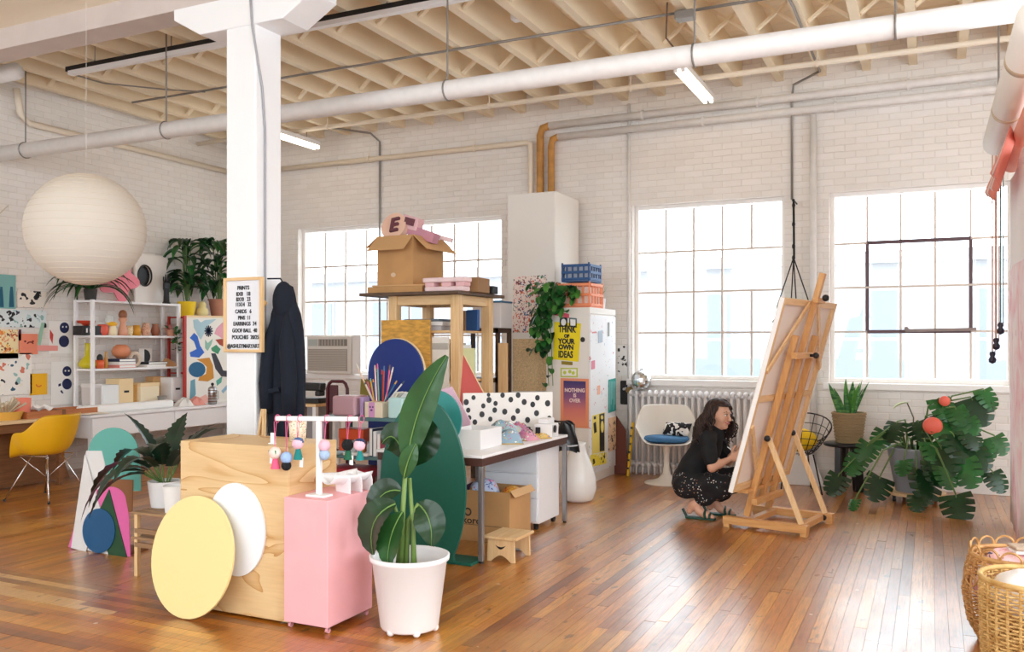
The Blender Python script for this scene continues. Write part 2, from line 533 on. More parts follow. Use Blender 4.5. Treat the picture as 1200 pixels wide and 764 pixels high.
# --- column -------------------------------------------------------------
CP = M('white_column_paint', '#f3f4f6', .4, bmp=.25, bscale=14, stretch=(3, 3, .5))
colm = tag(MB().box(-4.79, -4.505, 5.05, 5.335, 0, 3.88).build('trim_2', CP, bevel=.01), None, kind='structure')
MB().prism([(-.67, .235), (-.67, .15), (-.40, .0), (.40, .0), (.67, .15), (.67, .235)], (-4.6475, 5.33, 3.86), (1, 0, 0), (0, 0, 1), .29).build('bolster', CP, colm, bevel=.008)
MB().tube([(-4.535, 5.028, 4.05), (-4.52, 5.03, 3.84), (-4.494, 5.06, 3.6), (-4.494, 5.11, 3.4), (-4.494, 5.14, 3.1), (-4.494, 5.14, .1)], .009, 8).build('conduit', M('pale_conduit', '#a4a4aa', .4), colm, smooth=True)

# --- windows --------------------------------------------------------------
FRM = M('white_steel_sash', '#f3efeb', .5)
MUN = M('pale_steel_muntin', '#dccfc4', .5)
DRK = M('purple_brown_sash', '#5b4147', .5)
def window(n, cols, zs, skip=(), dark=False):
    x0, x1, z0, z1 = WIN[n]
    t = struct('window_%d' % n); t.location = (x0, 10.02, z0)
    W, H = x1 - x0, z1 - z0
    f = .045
    fr = MB()
    for b in ((0, f, 0, H), (W - f, W, 0, H), (f, W - f, 0, f), (f, W - f, H - f, H)): fr.box(b[0], b[1], -.02, .035, b[2], b[3])
    fr.build('frame', FRM, t, bevel=.004)
    MB().box(-.06, W + .06, -.17, .06, -.07, -.001).build('sill', M('white_sill', '#f4f2f0', .5), t, bevel=.006)
    cw = (W - 2 * f) / cols
    xs = [f + cw * i for i in range(cols + 1)]
    zz = [f] + [z - z0 for z in zs] + [H - f]
    mh = .011
    for j in range(1, len(zz) - 1):
        for i in range(cols):
            if ('h', i, j) in skip: continue
            d = dark and 1 <= i <= 3 and j in (1, 3)
            MB().box(xs[i], xs[i + 1], -.012 - .012 * d, .02, zz[j] - mh - .007 * d, zz[j] + mh + .007 * d).build('muntin', DRK if d else MUN, t)
    for i in range(1, cols):
        for j in range(len(zz) - 1):
            if ('v', i, j) in skip: continue
            d = dark and i in (1, 4) and j in (1, 2)
            MB().box(xs[i] - mh - .006 * d, xs[i] + mh + .006 * d, -.015 - .012 * d, .018, zz[j] + mh, zz[j + 1] - mh).build('muntin', DRK if d else MUN, t)
    for i in range(cols):
        for j in range(len(zz) - 1):
            a, b = xs[i] + mh, xs[i + 1] - mh
            if ('p', i, j) in skip: continue
            if ('w', i, j) in skip: b = xs[i + 2] - mh
            MB().box(a, b, .001, .005, zz[j] + mh, zz[j + 1] - mh).build('pane', GLASS_CLEAR, t)
    return t, xs, zz
window(1, 9, (1.60, 2.08, 2.57))
window(2, 5, (1.62, 2.09, 2.56), skip={('v', 4, 2), ('w', 3, 2), ('p', 4, 2)})
t3, xs3, zz3 = window(3, 5, (1.62, 2.09, 2.56), dark=True)
MB().bar((xs3[3] - .28, -.035, zz3[1] + .01), (xs3[4] + .05, -.035, zz3[1] + .02), .03, .03).cyl((xs3[3] - .27, -.06, zz3[1] + .03), (xs3[3] - .27, 0, zz3[1] + .03), .022).build('latch_bar', M('grey_brown_iron', '#8d7d78', .5), t3)
# --- outside: pale street and a building across it ---------------------------------
tag(MB().box(-60, 60, 10.6, 60, -4.2, -4).build('ground', M('pale_pavement', '#d8d6d2', .9)), None, kind='structure')
bld = thing('building', 'pale brick building seen faintly through the factory windows', 'building', (-3, 24, -4))
m_, nt_, b_ = newmat('pale_brick_facade')
tb = tex(nt_, 'Brick', 3.2); tb.inputs['Color1'].default_value = lin('#8f8c90'); tb.inputs['Color2'].default_value = lin('#858890'); tb.inputs['Mortar'].default_value = lin('#9a999c')
nt_.links.new(tb.outputs[0], b_.inputs['Base Color']); b_.inputs['Roughness'].default_value = .8
MB().box(-26, 22, 0, 6, 0, 7.5).build('wall', m_, bld)
MB().box(-26.3, 22.3, -.3, .2, 7.5, 7.8).build('cornice', M('pale_stone', '#98989b', .7), bld)
for i in range(13):
    for z in (.6, 4.3):
        fx = -24 + i * 3.5
        MB().box(fx, fx + 2.0, -.06, .05, z, z + 2.6).build('window', M('pale_window_frame', '#a2a2a6', .5), bld)
        for dx in (.08, 1.04):
            for dz in (.08, 1.34):
                MB().box(fx + dx, fx + dx + .88, -.08, -.055, z + dz, z + dz + 1.18).build('pane', M('sky_blue_glass', '#777d86', .6), bld)

# --- pipes, conduits and ceiling lamps ------------------------------------------------
PIPE = M('white_pipe_paint', '#e9e6e4', .5, var=.04, scale=12)
PCR = M('cream_pipe_paint', '#eaddca', .5)
GREY = M('grey_conduit', '#8f8a85', .45, metal=.4)
RUST = M('rusty_ochre_pipe', '#c08a45', .6, var=.25, scale=8)
a = at(0, 182, Z=3.53); b = at(1200, 7, Z=3.53); yy = (a.y + b.y) / 2
p = thing('ceiling_pipe', 'thick white pipe slung under the joists across the whole room', 'pipe', (0, yy, 3.53))
MB().cyl((XL, 0, 0), (XR, 0, 0),   .078, n=20).build('pipe_run', PIPE, p, smooth=True)
for x in (-8.6, -6.58, -3.5, -1.5, -.2, 1.6):
    MB().cyl((x, 0, .07), (x, 0, .85 if abs(((x + .157) / .44) % 1 - .5) > .4 else 1.148), .008, n=6).build('hanger_rod', GREY, p)
    MB().tube([(x, .08 * math.cos(q * PI / 8), .08 * math.sin(q * PI / 8)) for q in range(16)], .008, 6, closed=True).build('clevis', GREY, p)
def pipe(name, label, pts, r, mat, clamps=(), cat='pipe'):
    t = thing(name, label, cat, pts[0])
    o = Vector(pts[0])
    MB().tube([Vector(q) - o for q in pts], r, 10).build('pipe_run', mat, t, smooth=True)
    for c in clamps:
        c = Vector(c) - o
        MB().cyl(c + Vector((-.012, 0, 0)), c + Vector((.012, 0, 0)), r * 1.35, n=10).cyl(c, c + Vector((0, 0, max(r * 2.5, .12))), .006, n=5).build('hanger', mat, t)
    return t
pipe('sprinkler_pipe', 'cream sprinkler pipe under the joist ends along the top of the window wall', [(-9.1, 9.05, 4.24), (3.1, 9.05, 4.24)], .028, PCR, [(x, 9.05, 4.24) for x in (-6.9, -4.6, -2.9, -1.0, .9)])
for px in (390, 480, 640, 930):            # sprinkler heads
    pass
YP = YB - .09
u1 = at(655, 147, Y=YP); u2 = at(1175, 85, Y=YP); zu = (u1.z + u2.z) / 2
l1 = at(660, 160, Y=YP); l2 = at(1180, 103, Y=YP); zl = (l1.z + l2.z) / 2
c0 = at(633, 170, Y=YP).x; c1 = at(645, 180, Y=YP).x
pipe('heating_pipe', 'upper of the two thick cream pipes high on the window wall', [(c0 + .12, YP, zu), (3.1, YP, zu)], .045, PIPE, [(x, YP, zu) for x in (-3.0, -1.7, -.2, .9)])
pipe('heating_pipe', 'lower of the two thick cream pipes high on the window wall', [(c1 + .1, YP, zl), (3.1, YP, zl)], .042, PIPE, [(x, YP, zl) for x in (-2.3, -.9, .6)])
pipe('riser_pipe', 'left of two rusty ochre risers going down behind tall white cabinet', [(c0 + .12, YP, zu), (c0 + .03, YP, zu - .02), (c0, YP, zu - .1), (c0, YP, .1)], .045, RUST)
pipe('riser_pipe', 'right of two rusty ochre risers going down behind tall white cabinet', [(c1 + .1, YP, zl), (c1 + .03, YP, zl - .02), (c1 + .01, YP, zl - .1), (c1 + .01, YP, .1)], .042, RUST)
q1 = at(331, 196.5, Y=YP); q2 = at(622, 168, Y=YP); zq = (q1.z + q2.z) / 2
pipe('cream_pipe', 'cream pipe along left part of window wall turning down beside the risers', [(XL + .1, YP, zq), (q2.x - .06, YP, zq), (q2.x - .01, YP, zq - .02), (q2.x, YP, zq - .1), (q2.x, YP, 2.6)], .034, PCR, [(x, YP, zq) for x in (-8.4, -6.8, -5.2)])
s1 = at(29, 141, X=XL + .09); s2 = at(262, 199, X=XL + .09); zs_ = zq
pipe('cream_pipe', 'cream pipe along the left wall with a rising elbow at its near end', [(XL + .09, s1.y - .1, zs_ + .35), (XL + .09, s1.y - .05, zs_ + .08), (XL + .09, s1.y + .05, zs_), (XL + .09, YB - .1, zs_)], .036, PCR)
n = at(0, 79, X=XL + .25)
pipe('fat_pipe_stub', 'fat capped white pipe stub at top of left wall', [(-9.1, 5.8, 4.22), (-8.25, 5.8, 4.22)], .085, PIPE)
d = at(953, 140, Y=YB - .06)
pipe('drop_pipe', 'white vertical drop pipe between the two right windows', [(d.x, YB - .06, zl - .05), (d.x, YB - .06, .05)], .035, PIPE)
d = at(737, 300, Y=YB - .03)
pipe('drop_pipe', 'thin white vertical conduit just left of the middle window', [(d.x, YB - .03, 4.3), (d.x, YB - .03, .05)], .018, PIPE, cat='conduit')
d = at(445, 200, Y=YB - .03)
pipe('grey_conduit', 'grey conduit dropping down the brick between left window and cardboard box', [(d.x - .45, YB - .5, 4.33), (d.x - .1, YB - .1, 4.31), (d.x, YB - .03, 4.2), (d.x, YB - .03, 1.2)], .014, GREY, cat='conduit')
yc = 7.42
j = at(803, 15, Y=yc)
pipe('grey_conduit', 'thin brown conduit crossing under the joists to a junction box', [(at(155, 118, Y=yc).x, yc, 4.335), (j.x, yc, 4.335)], .012, GREY, cat='conduit')
e = at(928, 235, Y=YB - .03)
pipe('grey_conduit', 'grey conduit from junction box along a joist and down beside black plant hanger', [(j.x, yc, 4.335), (-1.12, yc, 4.335), (-1.05, yc + .06, 4.335), (-1.04, yc + .3, 4.335), (-1.04, YB - .25, 4.335), (e.x + .02, YB - .06, 4.28), (e.x, YB - .03, 4.15), (e.x, YB - .03, 3.05)], .013, GREY, cat='conduit')
jb = thing('junction_box', 'grey junction box with dangling cable under the joists', 'junction box', (j.x, yc, 4.30))
MB().obox((0, 0, 0), (.16, .12, .07)).build('box_body', GREY, jb, bevel=.008)
MB().tube([(-.13, -.1, .1), (-.14, -.1, -.2), (-.1, .1, -.26)], .008, 6).build('cable', M('dark_brown_cable', '#5c4538', .6), jb)
# black and white lamp track
tr = thing('lamp_track', 'black and white ceiling track running behind the white column', 'track', (0, 6.18, 4.27))
MB().box(-8.0, -.3, -.025, .025, .012, .06).build('rail', BLACK, tr)
MB().box(-7.95, -.3, -.035, .025, -.03, .011).build('channel', WHITE, tr)
for x in (-7.6, -6.55, -4.1, -2.9, -1.7): MB().cyl((x, 0, .06), (x, 0, .4), .006, n=5).build('hanger_rod', GREY, tr)
MB().tube([(-7.98, 0, 0), (-7.9, .35, -.02), (-7.6, .9, .02), (-7.35, 1.24, .05)], .009, 6).build('cable', GREY, tr)
def strip_lamp(x, label):
    t = thing('strip_lamp', label, 'lamp', (x, 8.86, 4.13))
    MB().box(-.06, .06, -.62, .62, -.0, .06).build('housing', WHITE, t, bevel=.006)
    for dx in (-.035, .035):
        MB().cyl((dx, -.6, -.024), (dx, .6, -.024), .02, n=12).build('tube', M('lit_tube', '#fff3dc', .5, emit=7), t, smooth=True)
        for yv in (-.61, .61): MB().obox((dx, yv, -.02), (.035, .02, .05)).build('socket', WHITE, t)
    for yv in (-.4, .4): MB().cyl((0, yv, .06), (0, yv, .18), .006, n=5).build('hanger_rod', GREY, t)
strip_lamp(-2.16, 'lit two-tube strip lamp hanging right of the ochre risers')
strip_lamp(-7.4, 'lit strip lamp hanging just right of the white column')
em = thing('smoke_detector', 'small white ceiling box with bent pipe under the joists', 'ceiling box', tuple(at(609, 20, Z=4.42)))
MB().obox((0, 0, 0), (.14, .1, .06)).build('box_body', WHITE, em, bevel=.01)
MB().tube([(-.02, 0, .03), (-.05, 0, .1), (-.05, 0, .24)], .02, 8).build('bent_pipe', PIPE, em, smooth=True)
# ================================================================ HELPERS FOR PLANTS AND FLAT WORK
def ell(cx, cy, rx, ry, a0=0, a1=360, n=24):
    return [(cx + rx * math.cos(math.radians(a0 + (a1 - a0) * i / n)), cy + ry * math.sin(math.radians(a0 + (a1 - a0) * i / n))) for i in range(n + (0 if abs(a1 - a0) >= 359.9 else 1))]
def flat(t, name, mat, pts, th, X=None, Y=None, push=0, bevel=0, label=None):
    """a flat outline on the plane X= or Y=, th thick towards the room, raised by push"""
    q = [at(a, b, X=X, Y=Y) for a, b in pts]
    l = Vector(t.location) if t else Vector()
    mb = MB()
    if Y is not None: mb.prism([(v.x, v.z) for v in q], Vector((0, Y - push, 0)) - l, (1, 0, 0), (0, 0, 1), th)
    else: mb.prism([(v.y, v.z) for v in q], Vector((X + push, 0, 0)) - l, (0, 1, 0), (0, 0, 1), th)
    o = mb.build(name, mat, t, bevel=bevel)
    if label: o['label'] = label
    return o
XLIM = [-99]
def blade(mb, p, d, L, W, droop=.5, fold=.25, n=8, prof=None, teeth=0, roll=0, wave=0):
    p = Vector(p); d = Vector(d).normalized(); rows = []
    sd = d.cross(Vector((0, 0, 1)))
    sd = sd.normalized() if sd.length > .05 else Vector((1, 0, 0))
    if roll: sd = Matrix.Rotation(roll, 3, d) @ sd
    for i in range(n + 1):
        t = i / n
        wv = (prof(t) if prof else math.sin(PI * min(1, t * .94 + .06) ** .8)) * W / 2
        if teeth and i % 2 and 0 < i < n: wv *= teeth
        up = sd.cross(d).normalized()
        z = wave * math.sin(t * 14) * W
        a = p - sd * wv + up * (fold * wv + z); b = p + sd * wv + up * (fold * wv - z)
        q = p.copy()
        for v in (a, q, b): v.x = max(v.x, XLIM[0])
        rows.append([mb.bm.verts.new(a), mb.bm.verts.new(q), mb.bm.verts.new(b)])
        p = p + d * (L / n)
        d = (d + Vector((0, 0, -droop / n))).normalized()
        sd = (sd - d * sd.dot(d)).normalized()
    for A, B in zip(rows, rows[1:]):
        for k in (0, 1):
            mb.bm.faces.new((A[k], A[k + 1], B[k + 1], B[k]))
    return mb
strap = lambda t: (min(1, t * 6 + .35)) * (1 - t ** 3) + .02
paddle = lambda t: max(.03, math.sin(PI * (t * .96 + .02)) ** .75)
heart = lambda t: max(.03, (1 - t) ** .62 * (.72 + .9 * t)) if t > .0 else .5
def sway(p0, p1, sag=.0, n=6):
    p0, p1 = Vector(p0), Vector(p1)
    return [p0.lerp(p1, i / n) + Vector((0, 0, sag * math.sin(PI * i / n))) for i in range(n + 1)]
def pot(t, r0, r1, h, mat, z=0, name='pot', th=.012, lip=0, soil=True, n=24):
    mb = MB().lathe([(0, z), (r0, z), (r1, z + h)] + ([(r1 + lip, z + h), (r1 + lip, z + h + lip * 1.4)] if lip else []) + [(r1 - th, z + h + (lip * 1.4 if lip else 0)), (r0 + (r1 - r0) * .85 - th, z + h * .86), (0, z + h * .86)], n)
    o = mb.build(name, mat, t, smooth=True)
    m = o.modifiers.new('e', 'EDGE_SPLIT'); m.split_angle = .7
    if soil: MB().lathe([(0, z + h * .875), (r0 + (r1 - r0) * .85 - th, z + h * .868)], n).build('soil', SOIL, t)
    return o
def rndvec(a, el):
    return Vector((math.cos(a) * math.cos(el), math.sin(a) * math.cos(el), math.sin(el)))
# ================================================================ LEFT WALL: DESK, PRINTS
OAK = wood('pale_oak_top', '#dcb98a', '#ecd3ac', 1, .5)
BROWNP = wood('brown_stained_board', '#6d4526', '#8d5c34', 1, .6)
desk = thing('desk', 'long pale wood topped desk against the left wall behind yellow armchair', 'desk', (-8.7, 5.4, 0))
MB().box(-.485, .46, -1.6, 1.0, .69, .72).build('desk_top', OAK, desk, bevel=.004)
MB().box(-.46, .42, -1.58, .98, .60, .689).build('apron', BROWNP, desk, bevel=.003)
for y in (-1.5, .93): MB().box(.36, .42, y - .03, y + .03, 0, .6).build('leg', BROWNP, desk)
MB().box(-.1, .3, -.45, -.05, .02, .598).build('side_cabinet', WHITE2, desk, bevel=.006)
bp = thing('board', 'brown stained board slanting under the pale desk behind yellow chair', 'board', (-8.62, 6.05, 0), 0)
MB().prism([(-.55, .01), (.62, .01), (.42, .58), (-.3, .58)], (0, 0, 0), (0, 1, 0), (.0, 0, 1), .025).build('panel', BROWNP, bp)
XW = XL + .014
def wallprint(name, label, mat, x0, y0, x1, y1, cat='print'):
    a, b = at(x0, y0, X=XW), at(x1, y1, X=XW)
    t = thing(name, label, cat, (XW, a.y, b.z))
    MB().box(-.001, .006, 0, b.y - a.y, 0, a.z - b.z).build('sheet', mat, t)
    return t
P1 = ['#1d1f2c', '#e2a23b', '#2f5d78', '#d97b62', '#9fc4c0', '#1d1f2c', '#f0e7d8']
t = wallprint('art_print', 'teal art print with two dark bottles, topmost on left wall', M('pale_teal_ink', '#7fb7b5', .7), -6, 321, 18, 362)
for cx in (1, 13):
    flat(t, 'bottle_motif', M('deep_teal_ink', '#1f5f7c', .7), [(cx - 3, 360), (cx - 2, 342), (cx - 1.3, 336), (cx + 1.3, 336), (cx + 2, 342), (cx + 3, 360)], .002, X=XW, push=.006)
wallprint('art_print', 'cream print with bold black blobs right of the teal print', confetti('blob_black', '#f1e9df', ['#14151b', '#14151b', '#e9a99a', '#d89632', '#14151b', '#f1e9df'], 11, .42), 20, 340, 55, 361)
wallprint('art_print', 'pale blue print with dark blobs under the teal print', confetti('blob_blue', '#dfe8ea', ['#14151b', '#22304a', '#dfe8ea', '#b8d2d6', '#14151b', '#8fb6b4'], 13, .4), -6, 362, 54, 384)
wallprint('art_print', 'orange and yellow dotted print at far left of wall', confetti('blob_orange', '#f3dfae', ['#e58433', '#c0552f', '#f0b73d', '#7d3f2a', '#e9a07a'], 18, .42), -6, 386, 21, 420)
t = wallprint('art_print', 'coral print with small smiling face on left wall', M('coral_ink', '#ee8d71', .7), 22, 391, 44, 415)
flat(t, 'smile', M('red_brown_ink', '#7d2f28', .7), ell(35, 403, 4, 3, 180, 360, 10) + ell(35, 403, 2.4, 1.4, 360, 180, 10), .002, X=XW, push=.006)
for cx in (29, 38): flat(t, 'eye_motif', M('red_brown_ink', '#7d2f28', .7), ell(cx, 400, 1.4, 1.2, n=10), .002, X=XW, push=.006)
wallprint('art_print', 'narrow plum strip print beside coral face print', M('plum_ink', '#5a2140', .7), 22, 386, 24.5, 399)
wallprint('art_print', 'white print full of small colourful shapes low on left wall', confetti('blob_multi', '#f4efe8', P1, 10, .33), -6, 414, 37, 461)
t = wallprint('art_print', 'yellow print with small orange scribble above coral planter', M('yolk_yellow_ink', '#f6b91f', .7), 35, 438, 55, 462)
flat(t, 'scribble', M('orange_ink', '#e5772b', .7), ell(45, 451, 3.6, 2.6, 0, 200, 10) + ell(45, 451, 2, 1.2, 200, 0, 8), .002, X=XW, push=.006)
t = wallprint('art_print', 'white sheet with two navy faces one above the other, upper on wall', PAPER, 57, 376, 84, 414)
for a, b, r in ((75, 384, 5.5), (74.5, 400, 6)): flat(t, 'navy_disc', NAVY, ell(a, b, r, r * 1.15), .002, X=XW, push=.006)
for a in (73, 77): flat(t, 'eye_motif', PAPER, ell(a, 383, .9, 1.1, n=10), .0015, X=XW, push=.0085)
t = wallprint('art_print', 'white sheet with navy two-ball figure with stick limbs, lower on wall', PAPER, 60, 424, 85, 473)
for a, b, r in ((78, 435, 5.2), (78, 450, 5.6)): flat(t, 'navy_disc', NAVY, ell(a, b, r, r * 1.15), .002, X=XW, push=.006)
for a in (76, 80): flat(t, 'eye_motif', PAPER, ell(a, 434.5, 1, 1.1, n=10), .0015, X=XW, push=.0085)
for q in ([(68, 450), (71, 449), (71, 452), (68, 453)], [(70, 458), (72, 457), (74, 461), (72, 461)], [(85.5, 449), (88, 449), (88, 451), (85.5, 451)]): flat(t, 'limb_motif', NAVY, q, .002, X=XW, push=.006)
t = thing('paper_strip', 'slanting mint green paper strip taped to left wall', 'paper', tuple(at(44, 405, X=XW)))
flat(t, 'sheet', M('mint_paper', '#9fc9b2', .7), [(43, 404), (47, 405), (52, 378), (48, 378)], .004, X=XW, push=.004)
t = thing('paper_strip', 'horizontal salmon pink paper strip on left wall', 'paper', tuple(at(44, 408, X=XW)))
flat(t, 'sheet', M('salmon_paper', '#f0a099', .7), [(43, 404.5), (67, 405), (67, 411), (43, 411)], .004, X=XW, push=.008)
t = thing('paper_strip', 'small upright red paper scrap above the salmon strip', 'paper', tuple(at(60, 402, X=XW)))
flat(t, 'sheet', M('red_paper', '#d5483f', .7), [(58, 386), (62, 392), (61, 403), (58, 396)], .004, X=XW, push=.004)
XD = -8.5
def D(px, z=.72, X=XD):       # a place on the desk
    a = at(px, 485, X=X); return (X, a.y, z)
t = thing('planter', 'coral pink planter on the pale desk', 'planter', D(26, .7205))
pot(t, .075, .085, .21, M('coral_ceramic', '#ef8a74', .6), soil=False)
t = thing('basket', 'low woven yellow basket of dried stems at left end of desk', 'basket', D(6, .7205))
pot(t, .14, .17, .085, M('straw_weave', '#dba94a', .8, bmp=.8, bscale=60), soil=False, name='basket_body')
for i in range(22):
    d = rndvec(R.uniform(0, 6.28), R.uniform(.5, 1.2))
    MB().tube([(d.x * .05, d.y * .05, .07), tuple(d * R.uniform(.16, .24) + Vector((0, 0, .03)))], [.006, .014], 5).build('dried_stem', M('dried_stem', '#cdbfa8', .8), t)
t = thing('wooden_tray', 'brown wooden tray lying flat on the desk', 'tray', D(63, .7205))
MB().box(-.16, .16, -.42, .42, 0, .015).box(-.16, .16, -.42, -.40, .015, .07).box(-.16, .16, .40, .42, .015, .07).box(-.16, -.145, -.4, .4, .015, .07).box(.145, .16, -.4, .4, .015, .07).build('tray_body', wood('red_brown_wood', '#a15f37', '#c27a48', 1, .5), t)
MB().box(-.03, .165, -.02, .02, .02, .072).build('divider', BROWNP, t)
t = thing('crumpled_paper', 'crumpled white paper lying on the wooden tray', 'paper', (XD + .02, D(43)[1], .79))
mb = MB()
mb.grid(lambda u, v: Vector(((u - .5) * .2, (v - .5) * .22, .03 + .035 * math.sin(u * 9 + v * 3) * math.cos(v * 8))), 8, 8)
mb.build('sheet', PAPER, t, solid=.004)

# ---------------------------------------------------------------- yellow armchair
def bucket(rx, ry, hb, hs, hf, depth=.0, nr=7, na=36, back=PI, cut=1.0):
    """moulded shell: flat bottom curling up to a rim whose height varies round it; facing +x"""
    def f(u, v):
        th = v * 2 * PI; r = u
        c = math.cos(th - back)
        b = max(0, c) ** 1.15
        s = abs(math.sin(th)) ** 1.4
        fr = max(0, -c)
        ss = lambda lo, hi, q: (lambda t: t * t * (3 - 2 * t))(min(1, max(0, (q - lo) / (hi - lo))))
        h = hf + (hs - hf) * ss(-.8, -.25, c) + (hb - hs) * ss(.1, .75, c)
        x = rx * math.cos(th) * (1 + .10 * b * r) ; y = ry * math.sin(th)
        k = r ** .62
        return Vector((x * k, y * k, h * r ** 3.2))
    mb = MB(); mb.grid(f, nr, na)
    bmesh.ops.remove_doubles(mb.bm, verts=mb.bm.verts, dist=1e-4)
    return mb
YEL = M('yellow_shell_plastic', '#e2ab10', .45)
p_ = at(55, 584, Z=0)
ch = thing('armchair', 'mustard yellow moulded armchair on chrome wire legs by left desk', 'chair', (p_.x, p_.y, 0), PI + .15)
bucket(.29, .315, .40, .235, -.03).build('seat_shell', YEL, ch, loc=(.02, 0, .43), smooth=True, solid=.008, sub=1)
for sx, sy in ((1, 1), (1, -1), (-1, 1), (-1, -1)):
    MB().tube([(sx * .09, sy * .09, .425), (sx * .26, sy * .24, .012)], .0065, 8).build('leg', CHROME, ch, smooth=True)
    MB().tube([(sx * .17, sy * .16, .425), (0, sy * .0, .20)], .005, 6).build('strut', CHROME, ch, smooth=True)
    MB().cyl((sx * .26, sy * .24, 0), (sx * .262, sy * .242, .018), .012, n=8).build('foot', BLACK, ch)
for sy in (1, -1): MB().tube([(.17, sy * .16, .427), (-.17, sy * .16, .427)], .005, 6).build('brace_wire', CHROME, ch)
# ================================================================ WHITE SHELF UNIT, TABLE
wt = thing('work_table', 'white fronted table along left wall carrying the shelf unit', 'table', (-8.66, 8.0, 0))
MB().box(-.52, .46, -1.38, 1.7, .685, .715).build('table_top', WHITE2, wt, bevel=.004)
for y0, y1 in ((-1.34, -.2), (-.19, .75), (.76, 1.66)):
    MB().box(.42, .445, y0, y1, .47, .68).build('drawer_front', WHITE2, wt, bevel=.004)
MB().box(-.5, .41, -1.34, 1.66, .46, .684).build('carcass', WHITE, wt)
for y in (-1.3, 1.6):
    for x in (-.46, .38): MB().box(x - .03, x + .03, y - .03, y + .03, 0, .46).build('leg', WHITE, wt)
SH = thing('shelf_unit', 'white open shelf unit full of ceramics and boxes against left wall', 'shelf', (-8.9, 7.74, .7155))
SZ = [.055, .485, .875, 1.285]                     # board tops above the table
for z in SZ: MB().box(-.155, .155, -.645, .645, z - .025, z).build('shelf_board', WHITE2, SH, bevel=.002)
for y in (-.645, .645):
    for x in (-.14, .14): MB().box(x - .016, x + .016, y - .02, y + .02, 0, 1.29).build('post', WHITE2, SH, bevel=.002)
SZW = [.7155 + z + .0005 for z in SZ]
def sh(px, lvl, X=-8.86):
    a = at(px, 400, X=X); return (X, a.y, SZW[lvl])
CER = lambda n, c, r=.4: M('ceramic_' + n, c, r)
def vase(label, px, lvl, prof, mat, cat='vase', name='vase', X=-8.86, sx=1):
    t = thing(name, label, cat, sh(px, lvl, X))
    MB().lathe([(0, 0)] + prof + [(prof[-1][0] - .006, prof[-1][1] - .002), (prof[-1][0] - .008, prof[-1][1] - .03), (0, prof[-1][1] - .035)], 20).build('body', mat, t, smooth=True)
    return t
# upper board: level 2
t = thing('record_box', 'black low box with small white label at left end of top shelf', 'box', sh(104, 2, -8.9))
MB().box(-.08, .08, -.15, .15, 0, .11).build('box_body', BLACK, t, bevel=.006)
for yy in (-.09, -.04): MB().box(.0805, .082, yy - .01, yy + .01, .03, .08).build('label_tag', PAPER, t)
b = vase('red bowl on the black low box on shelf', 101, 2, [(.03, .0), (.05, .02), (.1, .055), (.105, .06)], CER('red', '#cf4a32'), 'bowl', 'bowl', -8.9); b.location.z += .1105
vase('coral bowl standing on edge beside the black box', 120, 2, [(.05, 0), (.07, .04), (.065, .1), (.05, .13)], CER('coral', '#e8654f'), 'bowl', 'bowl')
t = vase('tall clear glass jar behind the yellow bird jug', 128, 2, [(.05, 0), (.052, .2), (.04, .23), (.042, .25)], M('pale_glass', '#d9dcda', .15, spec=.8), 'jar', 'jar', -8.97)
t = vase('yellow and white bird shaped jug on top shelf board', 132, 2, [(.045, 0), (.055, .05), (.035, .11), (.03, .12)], CER('butter', '#f3e3c0'), 'jug', 'jug', -8.8)
MB().sph((0, 0, .135), (.045, .06, .03)).build('bird_head', CER('yellow', '#f2b81d'), t, smooth=True)
MB().cyl((0, -.05, .14), (0, -.1, .15), .012, .002, 8).build('beak', CER('yellow', '#f2b81d'), t)
t = vase('pink face shaped vase with brown top knot on shelf', 144, 2, [(.06, 0), (.055, .05), (.035, .13), (.03, .16), (.05, .19), (.04, .22)], CER('blush', '#dfa184'), 'vase', 'vase', -8.8)
MB().sph((0, 0, .25), (.05, .05, .06)).build('top_knot', CER('brown', '#8b5735'), t, smooth=True)
vase('cream spotted cup right of the pink face vase', 151, 2, [(.04, 0), (.05, .06), (.045, .12)], confetti('spots', '#f1e0b6', ['#d8962d', '#8e5c33', '#f1e0b6'], 40, .4), 'cup', 'cup', -8.82)
vase('amber yellow cup in the middle of top shelf board', 160, 2, [(.05, 0), (.055, .06), (.04, .13)], CER('amber', '#d99a2c'), 'cup', 'cup', -8.84)
vase('speckled pink vase next to amber cup', 171, 2, [(.045, 0), (.06, .07), (.04, .14), (.045, .16)], confetti('speck', '#d9a58e', ['#8e5c33', '#f1e0b6', '#c0705a'], 40, .4), 'vase', 'vase', -8.84)
vase('rust brown vase right of the speckled one', 182, 2, [(.04, 0), (.055, .06), (.035, .13), (.04, .15)], CER('rust', '#a05e42'), 'vase', 'vase', -8.88)
t = thing('trailing_plant', 'trailing green plant with pink blooms at right end of shelf', 'plant', sh(200, 2, -8.84))
pot(t, .045, .06, .08, TERRA)
for i in range(34):
    a = R.uniform(0, 6.28)
    dn = R.random() < .55
    d = rndvec(a, R.uniform(.2, 1.2))
    o_ = (.05 * math.cos(a), .05 * math.sin(a), .09)
    if dn: o_ = (.085 + .03 * R.random(), R.uniform(-.05, .07), R.uniform(-.2, .08))
    blade(MB(), o_, d, .075, .045, 1.0, .3, 4).build('leaf', LEAF if dn or R.random() < .5 else M('pink_leaf', '#b9706a', .6), t)
MB().tube([(.05, 0, .085), (.085, .01, .08), (.1, .02, -.08), (.1, .03, -.22)], .004, 5).build('vine', STEM, t)
